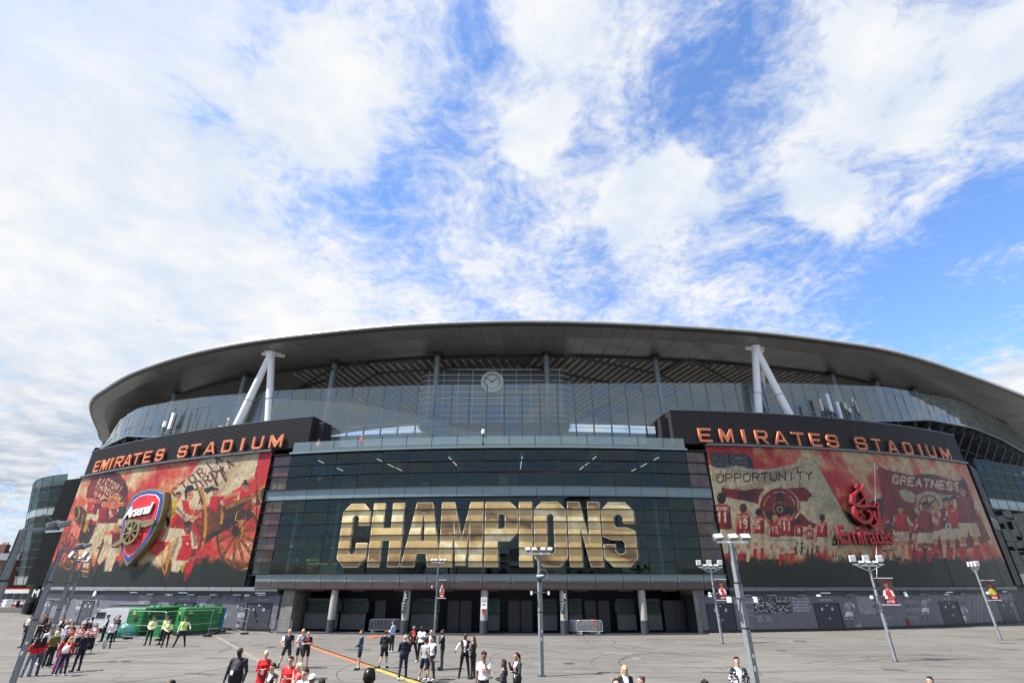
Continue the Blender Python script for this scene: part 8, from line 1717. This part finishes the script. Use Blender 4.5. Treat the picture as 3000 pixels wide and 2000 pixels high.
# ---- lower-left crowd: head tops read off the photograph, everyone on the ground
L = [
 (FT(30, 905), 200, 'man in black photographing beside the far left dark pole', dict(tc='black', top='sweater', arms=('brow', 'photo'), hair='dark')),
 (FT(55, 735), 185, 'man in white tee, dark shorts and red lanyard left of the dark pole', dict(bottom='shorts', bc='dgrey', shoe='white', socks='white', lanyard='red', arms=('reach', 'down'), stance=.2)),
 (FT(115, 905), 60, 'person in long black clothes walking behind the second dark pole', dict(tc='black', top='sweater', stride=1.0, skin='tan')),
 (FT(360, 730), 150, 'person in black jacket and black shorts with white socks just right of the pole', dict(top='jacket', tc='black', bottom='shorts', bc='black', socks='white', shoe='white', hair='brown')),
 (C3(530, 178), 190, 'man in black with short hair at the back of the crowd', dict(tc='black', top='sweater', beard=True)),
 (C3(500, 250), 170, 'man in dark tee with folded arms at the back of the crowd', dict(tc='charcoal', arms=('crossed', 'crossed'))),
 (C3(565, 226, 1.68), 160, 'woman in black tee with long dark hair and folded arms', dict(female=True, h=1.68, tc='black', hairstyle='long', arms=('crossed', 'crossed'), glasses=True, bc='dgrey')),
 (C3(632, 298, 1.72), 150, 'curly haired person in black jacket and grey jeans', dict(h=1.72, top='jacket', tc='black', hairstyle='curly', hair='brown', arms=('front', 'clasp'), bc='pjeans', glasses=True)),
 (C3(905, 246, 1.82), 180, 'tall man in open dark suit with white shirt and navy tie', dict(h=1.82, top='blazer', tc='black', under='white', tie='navy', glasses=True)),
 (C3(770, 312), 100, 'man in white shirt with dark backpack straps', dict(top='shirt', tc='white', hair='dark', lanyard='navy')),
 (C3(655, 470, 1.80), 90, 'broad man in white tee seen from behind the second pole', dict(h=1.80, wide=1.2, tc='white', bottom='shorts', bc='navy', shoe='white')),
 (C3(825, 508), 60, 'man in grey green sweater looking away to the right', dict(top='sweater', tc='sage', bc='black', shoe='black')),
 (C3(930, 392, 1.78), 170, 'dark skinned man in loose white shirt touching his chest', dict(h=1.78, skin='dark', hairstyle='bald', top='shirt', tc='white', arms=('front', 'down'), bc='white', shoe='white', glasses=True)),
 (C3(982, 334), 200, 'bald man in white shirt at the back right of the crowd', dict(hairstyle='bald', top='shirt', tc='white')),
 (C3(1092, 418, 1.66), 130, 'woman in sunglasses and red and white top', dict(female=True, h=1.66, hairstyle='long', hair='black', pattern='floral', tc='white', glasses=True)),
 (C3(1105, 362), 160, 'dark haired person half hidden behind the woman in sunglasses', dict(tc='black', top='jacket', skin='tan')),
 (C3(1428, 278), 240, 'man in royal blue cap and black jacket', dict(hat=(.04, .16, .5), top='jacket', tc='black', hair='black')),
 (C3(1520, 268), 0, 'policeman in white shirt and stab vest beside the blue cap', dict(top='shirt', tc='white', vest='charcoal', hat='police')),
 (C3(1318, 418, 1.66), 150, 'woman with fair hair in red and white floral top', dict(female=True, h=1.66, hair='brown', hairstyle='bob', pattern='floral', tc='white', arms=('front', 'front'), skirt_len=.5, bottom='skirt', bc='black')),
 (FT(1400, 1015), 140, 'woman in a red and white floral kimono and long black skirt', dict(female=True, h=1.70, hair='brown', hairstyle='bob', pattern='floral', tc='white', top='jacket', under='white', arms=('front', 'front'), bottom='midi', bc='black', shoe='white')),
 (FT(1115, 1040), 200, 'bald man in black polo with a red lanyard', dict(skin='tan', hairstyle='bald', beard=True, top='tee', tc='black', lanyard='red', arms=('front', 'front'), wide=1.1)),
 (FT(1140, 1395), 285, 'older balding man in navy sweater, hands on his hips, looking left', dict(top='sweater', tc='navy', bc='navy', hair='grey', hairstyle='bald', arms=('front', 'hip'), h=1.80, lean=-.04)),
 (FT(745, 1435), 330, 'girl with long black hair, red top and red and blue patterned trousers', dict(female=True, h=1.64, hair='black', hairstyle='long', top='sweater', tc='red', bottom='wide', bc='red', pattern='legs', skin='brown')),
 (FT(810, 1490), 345, 'young woman with blond ponytail in red top and jeans', dict(female=True, h=1.66, hair='ginger', hairstyle='bob', top='sweater', tc='red', bc='pnavy', shoe='white', stance=.16)),
 (FT(520, 1320), 300, 'woman with platinum hair in an olive top and wide black trousers', dict(female=True, h=1.70, wide=1.15, hair='pale', hairstyle='bob', tc='olive', top='dress3', bottom='wide', bc='black', shoe='cream', arms=('down', 'front'))),
 (FT(240, 1490), 320, 'woman in red top and jeans leaning toward the pole, right one of the pair', dict(female=True, h=1.66, hair='black', hairstyle='long', top='tee', tc='red', bottom='wide', bc='jeans', arms=('down', 'front'))),
 (FT(95, 1505), 310, 'woman in long sleeved red top and pale jeans, left one of the pair', dict(female=True, h=1.62, hair='dark', hairstyle='long', top='sweater', tc='red', bottom='wide', bc='pjeans', arms=('crossed', 'front'))),
 (G(30, 1790), 250, 'distant pedestrian in blue top walking past the coach', dict(tc='blue', bc='black', stride=.7, res=.03)),
 (G(44, 1791), 270, 'distant pedestrian in black walking past the coach', dict(tc='black', bc='black', stride=.7, res=.03)),
 (at_head(320, 1801, 1.80), 250, 'police officer in white shirt and dark vest in front of the white van', dict(h=1.80, top='shirt', tc='white', vest='charcoal', hat='police', arms=('clasp', 'clasp'))),
 (at_head(338, 1814, 1.74), 140, 'man in plain white shirt with hands behind his back near the van', dict(h=1.74, top='shirt', tc='white', arms=('behind', 'behind'), skin='tan', lean=.05)),
 (at_head(352, 1801, 1.80), 200, 'man shading his eyes behind the white shirted man', dict(h=1.80, top='sweater', tc='charcoal', arms=('down', 'brow'))),
 (G(431, 1889), 170, 'policeman with folded hands in yellow vest, leftmost of the four', dict(h=1.80, top='shirt', tc='white', vest='hivis', hat='police', arms=('clasp', 'clasp'))),
 (G(470, 1888), 200, 'policeman half hidden behind the short officer in yellow vest', dict(h=1.86, top='shirt', tc='white', vest='hivis', hat='police')),
 (G(480, 1895), 150, 'short police officer in yellow vest in front of a colleague', dict(h=1.70, female=True, top='shirt', tc='white', vest='hivis', hat='police', arms=('front', 'clasp'))),
 (G(524, 1894), 165, 'broad policeman in yellow vest striding, rightmost of the four', dict(h=1.86, wide=1.12, top='shirt', tc='white', vest='hivis', hat='police', arms=('reach', 'down'), stance=.35)),
]
K5 = lambda x, y, h=1.75: at_head(640 + x / 5.113, 1800 + y / 5.113, h)
K4 = lambda x, y: G(1020 + x / 4.3556, 1800 + y / 4.3556)
H4 = lambda x, y, h=1.75: at_head(1020 + x / 4.3556, 1800 + y / 4.3556, h)
R4 = [
 (at_head(708, 1895, 1.98), 190, 'large man in black jacket with a white badge, arms hanging', dict(h=1.98, wide=1.26, skin='dark', hairstyle='bald', top='jacket', tc='black', under='charcoal', badge=True, bc='pnavy', stance=.2, beard=True, nod=.25)),
 (at_head(782, 1905, 1.72), 160, 'blond woman in a long red dress carrying a navy handbag', dict(h=1.72, female=True, hair='pale', hairstyle='short', top='sweater', tc='red', bottom='dress', bc='red', glasses=True, arms=('front', 'front'), badge=False, shoe='red')),
 (K5(830, 735, 1.66), 200, 'woman with short dark hair in sunglasses, black top and cream trim', dict(h=1.66, female=True, hair='dark', hairstyle='curly', top='sleeveless', tc='navy', under='cream', glasses=True, arms=('front', 'down'), bottom='skirt', bc='navy')),
 (K5(1100, 622, 1.80), 190, 'man with quiff and sunglasses in a red shirt holding a phone', dict(h=1.80, wide=1.12, hair='brown', hairstyle='quiff', tc='red', glasses=True, arms=('front', 'down'), pattern=None, text='black')),
 (K5(1225, 720, 1.68), 240, 'fair haired woman in coral tee with her hand at her chin', dict(h=1.68, female=True, hair='pale', hairstyle='bob', tc='coral', arms=('chin', 'crossed'), skin='fair')),
 (K5(1308, 805, 1.78), 200, 'dark haired man in sunglasses and white shirt looking down', dict(h=1.78, hair='dark', top='shirt', tc='white', glasses=True, nod=-.35)),
 (K5(1420, 890, 1.76), 190, 'dark skinned man in a white baseball cap', dict(h=1.76, skin='brown', hat=(.72, .72, .74), top='tee', tc='white', hair='black')),
 (K5(1558, 950, 1.76), 330, 'dark haired head at the bottom edge right of the white cap', dict(h=1.76, hair='dark', tc='dgrey')),
 (G(832, 1955), 175, 'balding man in navy tee and dark shorts with hands on hips', dict(h=1.80, hair='grey', hairstyle='bald', tc='navy', bottom='shorts', bc='charcoal', shoe='black', socks='charcoal', arms=('down', 'hip'), wide=1.06, stance=.3)),
 (G(872, 1955), 165, 'bearded man in grey hoodie with his hand on his face', dict(h=1.80, hair='brown', hairstyle='bald', beard=True, top='hoodie', tc='grey', bottom='shorts', bc='black', arms=('crossed', 'chin'))),
 (G(889, 1957), 160, 'woman in black with folded arms and red lanyard', dict(h=1.72, female=True, hair='dark', hairstyle='pony', tc='black', bottom='shorts', bc='black', lanyard='red', arms=('crossed', 'crossed'))),
 (G(1049, 1961), 260, 'man in blue tracksuit jacket and shorts looking left', dict(h=1.80, hair='brown', beard=True, top='jacket', tc='blue', bottom='shorts', bc='navy', shoe='black', socks='white', arms=('clasp', 'pocket'), stripe='navy')),
 (K4(440, 683), 10, 'person in black hooded top walking away over the yellow ramp', dict(h=1.74, wide=1.1, hair='brown', top='hoodie', tc='black', bottom='shorts', bc='navy', shoe='black', socks='white', arms=('front', 'front'), stride=.5)),
 (K4(548, 478), 290, 'man in light blue tee and dark trousers near the left barriers', dict(h=1.80, hair='dark', beard=True, tc='lblue', bc='navy', shoe='white', arms=('front', 'front'))),
 (K4(688, 835), 350, 'bald man in navy hooded top seen from behind', dict(h=1.82, hair='grey', hairstyle='bald', top='hoodie', tc='navy', bc='pnavy', shoe='white', arms=('front', 'front'), stride=.2)),
 (K4(812, 590), 170, 'man in black jacket over a red football shirt', dict(h=1.80, skin='tan', hair='black', beard=True, top='jacket', tc='black', under='red', bc='black', shoe='white', arms=('hip', 'pocket'), stance=.3, text='white')),
 (K4(915, 603), 200, 'dark skinned man in white shirt and black trousers', dict(h=1.80, skin='dark', hair='black', top='tee', tc='white', bc='black', shoe='white', beard=True, arms=('front', 'down'))),
 (K4(1035, 700), 190, 'balding man in dark suit with a red tie looking up', dict(h=1.80, hairstyle='bald', top='blazer', tc='charcoal', under='white', tie='red', nod=.3, arms=('front', 'down'))),
 (K4(960, 868), 30, 'young man in grey football tee and navy shorts seen from behind', dict(h=1.74, skin='tan', hair='black', tc='grey', bottom='shorts', bc='navy', shoe='black', socks='white', arms=('front', 'down'), stance=.3)),
 (K4(1045, 835), 215, 'young man in white and navy tracksuit looking left', dict(h=1.76, hair='black', hairstyle='short', top='sweater', tc='white', stripe='navy', bc='navy', shoe='white', skin='fair', stance=.2)),
 (K4(1190, 698), 260, 'man in dark suit speaking on a radio beside the slim pole', dict(h=1.82, skin='brown', hair='black', beard=True, top='blazer', tc='black', under='white', arms=('chin', 'down'), stance=.3, lanyard='red')),
 (K4(1478, 800), 175, 'man in black waistcoat and white sleeves with a lanyard', dict(h=1.82, skin='dark', hairstyle='bald', top='vestshirt', tc='black', under='white', lanyard='red', badge=True, arms=('down', 'reach'), beard=True, stance=.2)),
 (K4(1590, 815), 290, 'woman with long brown hair in black jacket and red sash', dict(h=1.72, female=True, hair='brown', hairstyle='long', top='blazer', tc='black', under='white', tie='red', arms=('down', 'front'))),
 (H4(1735, 477, 1.80), 185, 'young man with black curls in white tee and red lanyard, hand at mouth', dict(h=1.80, skin='brown', hair='black', hairstyle='curly', tc='white', bc='charcoal', lanyard='red', badge=True, arms=('chin', 'down'), text='red')),
 (H4(1990, 570, 1.66), 275, 'dark haired woman in black blazer holding white papers', dict(h=1.66, female=True, skin='brown', hair='black', hairstyle='long', top='blazer', tc='charcoal', under='white', tie='red', arms=('front', 'front'))),
 (H4(2155, 482, 1.72), 235, 'woman with a high black ponytail in black blazer and red tie', dict(h=1.72, female=True, skin='tan', hair='black', hairstyle='pony', top='blazer', tc='charcoal', under='white', tie='red', arms=('front', 'point'))),
 (at_head(1829, 1948, 1.70), 180, 'blond woman in sunglasses, white blouse and black cardigan', dict(h=1.70, female=True, hair='blond', hairstyle='long', top='jacket', tc='black', under='white', glasses=True)),
 (at_head(1804, 1986, 1.66), 180, 'head with centre parted dark hair at the bottom edge', dict(h=1.66, female=True, hair='black', hairstyle='long', tc='black')),
 (at_head(1879, 1980, 1.68), 250, 'head with tied back light brown hair at the bottom edge', dict(h=1.68, female=True, hair='brown', hairstyle='bun', tc='black', glasses=False)),
 (at_head(2156, 1923, 1.82), 190, 'man in a black and white patterned jacket over a white top', dict(h=1.82, hair='dark', hairstyle='quiff', top='jacket', tc='black', pattern='mono', under='white', arms=('pocket', 'pocket'), bc='charcoal')),
 (at_head(2064, 1993, 1.70), 200, 'curly dark hair just showing at the bottom edge', dict(h=1.70, hair='black', hairstyle='curly', tc='black')),
 (at_head(2722, 1981, 1.62), 240, 'black haired head with a bun at the bottom edge on the right', dict(h=1.62, female=True, hair='black', hairstyle='bun', tc='red')),
 (at_head(506, 1991, 1.72), 200, 'dark haired head at the bottom edge left of the large man', dict(h=1.72, hair='black', tc='white')),
]
for grp, lst in ((LD, L), (CB, R4)):
    for loc, face, lab, kw in lst: person(Vector((loc.x, loc.y, 0)), face, lab, group=grp, **kw)
# people up on the terrace behind the balustrade and in the gallery behind the glass
for px, py, lab, kw in ((935, 1288, 'spectator in striped top at the left end of the terrace balustrade', dict(pattern='floral')), (1062, 1275, 'spectator in a white cap leaning on the terrace balustrade', dict(hat=(.7, .7, .7), tc='red'))):
    s, z = wall_sz(px, py, -.2); p = W(s, z - 1.72, -.2); person(p, 180, lab, group='spectators on the terrace', res=.03, arms=('front', 'front'), **kw)
for k, (px, kw, lab) in enumerate(((868, dict(tc='lblue', bc='black'), 'man in pale blue shirt standing at the lower glass, leftmost indoors'), (905, dict(tc='hivis'), 'steward in yellow vest behind the lower glass, first of three'), (921, dict(tc='hivis', skin='brown'), 'steward in yellow vest behind the lower glass, middle of three'), (933, dict(tc='hivis', h=1.68), 'steward in yellow vest behind the lower glass, last of three'), (975, dict(tc='black'), 'man in dark suit behind the lower glass by the letter C'), (1180, dict(tc='black'), 'dark figure behind the lower glass under the letter H'), (1392, dict(tc='dgrey'), 'dark figure behind the lower glass under the letter P'), (945, dict(tc='white'), 'figure in white by the upper glass at the left'))):
    up = px == 945; s, z = wall_sz(px if not up else 937, 1650 if not up else 1400, -1.2); person(W(s, 4.85 if not up else 12.93, -1.2), 180, lab, group='people indoors behind the glass', res=.03, arms=('front', 'clasp'), **kw)
# statue with its back to the camera
sp_ = at_z(1083, 1955, 2.86); st = person(Vector((sp_.x, sp_.y, .92)), 5, 'dark bronze statue of a standing man seen from behind', h=1.94, hairstyle='bald', tc='bronze', bc='bronze', shoe='bronze', top='tee', res=.014)
st['category'] = 'statue'; st.name = 'statue'
BZ = mat('bronze', (.018, .016, .014), .30, .7, var=.3, scale=14, bump=.3, bscale=30)
for o in st.children:
    o.data.materials.clear(); o.data.materials.append(BZ)
MB().box((0, 0, -.46), (.9, .9, .92)).build('plinth', MT['slate'], st, local=True)
# carried and worn things
def loose(name, b, m, label, cat, loc, rz): o = b.build(name, m, None, label, cat); o.location = loc; o.rotation_euler = (0, 0, rz); return o
p = FT(810, 1490); loose('backpack', MB().lathe((0, -.21, 1.12), [(.03, -.17), (.13, -.14), (.15, 0), (.12, .12), (.04, .17)], 14).bar((-.09, -.13, 1.2), (-.08, -.06, 1.40), .03).bar((.09, -.13, 1.2), (.08, -.06, 1.40), .03), MT['white_paint'], 'small white backpack worn by the young woman in red top', 'backpack', p, math.radians(-345))
p = at_head(782, 1905, 1.72); loose('handbag', MB().prism([(-.17, .78), (.17, .78), (.12, .98), (-.12, .98)], lambda x, y, d: Vector((x - .22, d + .14, y)), -.05, .05).path([Vector((-.32, .14, .97)), Vector((-.27, .14, 1.12)), Vector((-.18, .14, 1.12)), Vector((-.12, .14, .97))], .010, 5), mat('navy_leather', (.012, .018, .045), .3), 'navy handbag held by the woman in the red dress', 'handbag', p, math.radians(-160))
p = at_head(782, 1905, 1.72); loose('pass_card', MB().box((.02, .17, 1.05), (.10, .01, .14)), MT['white_paint'], 'white pass card hanging before the red dress', 'badge', p, math.radians(-160))
p = H4(1990, 570, 1.66); loose('paper', MB().box((.02, .36, 1.19), (.21, .01, .28), M=RX(-.5)), MT['white_paint'], 'white papers in the hands of the woman in black blazer', 'paper', p, math.radians(-275))
p = G(832, 1955); loose('paper', MB().box((.26, .10, 1.36), (.14, .01, .20), M=RX(.2)), MT['white_paint'], 'white sheet tucked at the shoulder of the man in navy tee', 'paper', p, math.radians(-175))
p = at_head(338, 1814, 1.74); loose('tote_bag', MB().prism([(-.16, .10), (.16, .10), (.13, .52), (-.13, .52)], lambda x, y, d: Vector((x + .2, d, y)), -.07, .07).path([Vector((.12, 0, .52)), Vector((.16, 0, .80)), Vector((.24, 0, .80)), Vector((.28, 0, .52))], .01, 5), mat('pale_canvas', (.5, .5, .47), .8), 'pale tote bag beside the man in plain white shirt', 'bag', p, math.radians(-140))
p = K5(1100, 622, 1.80); loose('phone', MB().box((-.08, .33, 1.22), (.075, .012, .15), M=RX(-.4)), MT['white_paint'], 'white phone in the hand of the man in the red shirt', 'phone', p, math.radians(-190))
# give alike wall lamps and barriers labels of their own by where they stand
from collections import defaultdict
same = defaultdict(list)
for o in sc.objects:
    if o.parent is None and 'label' in o.keys() and o.name.startswith(('wall_lamp', 'crowd_barrier')): same[o['label']].append(o)
ORD = ['first', 'second', 'third', 'fourth', 'fifth', 'sixth', 'seventh', 'eighth']
for lb, os_ in same.items():
    if len(os_) < 2: continue
    lamp = os_[0].name.startswith('wall_lamp'); os_.sort(key=(lambda o: o.location.x) if lamp else (lambda o: o.location.y))
    for k, o in enumerate(os_): o['label'] = (lb if lamp else 'crowd barrier, %s from the front of the bundle by the sign %s pillar' % (ORD[k], 'L' if o.location.x < 0 else 'K')) + (', %s from the left' % ORD[k] if lamp else '')
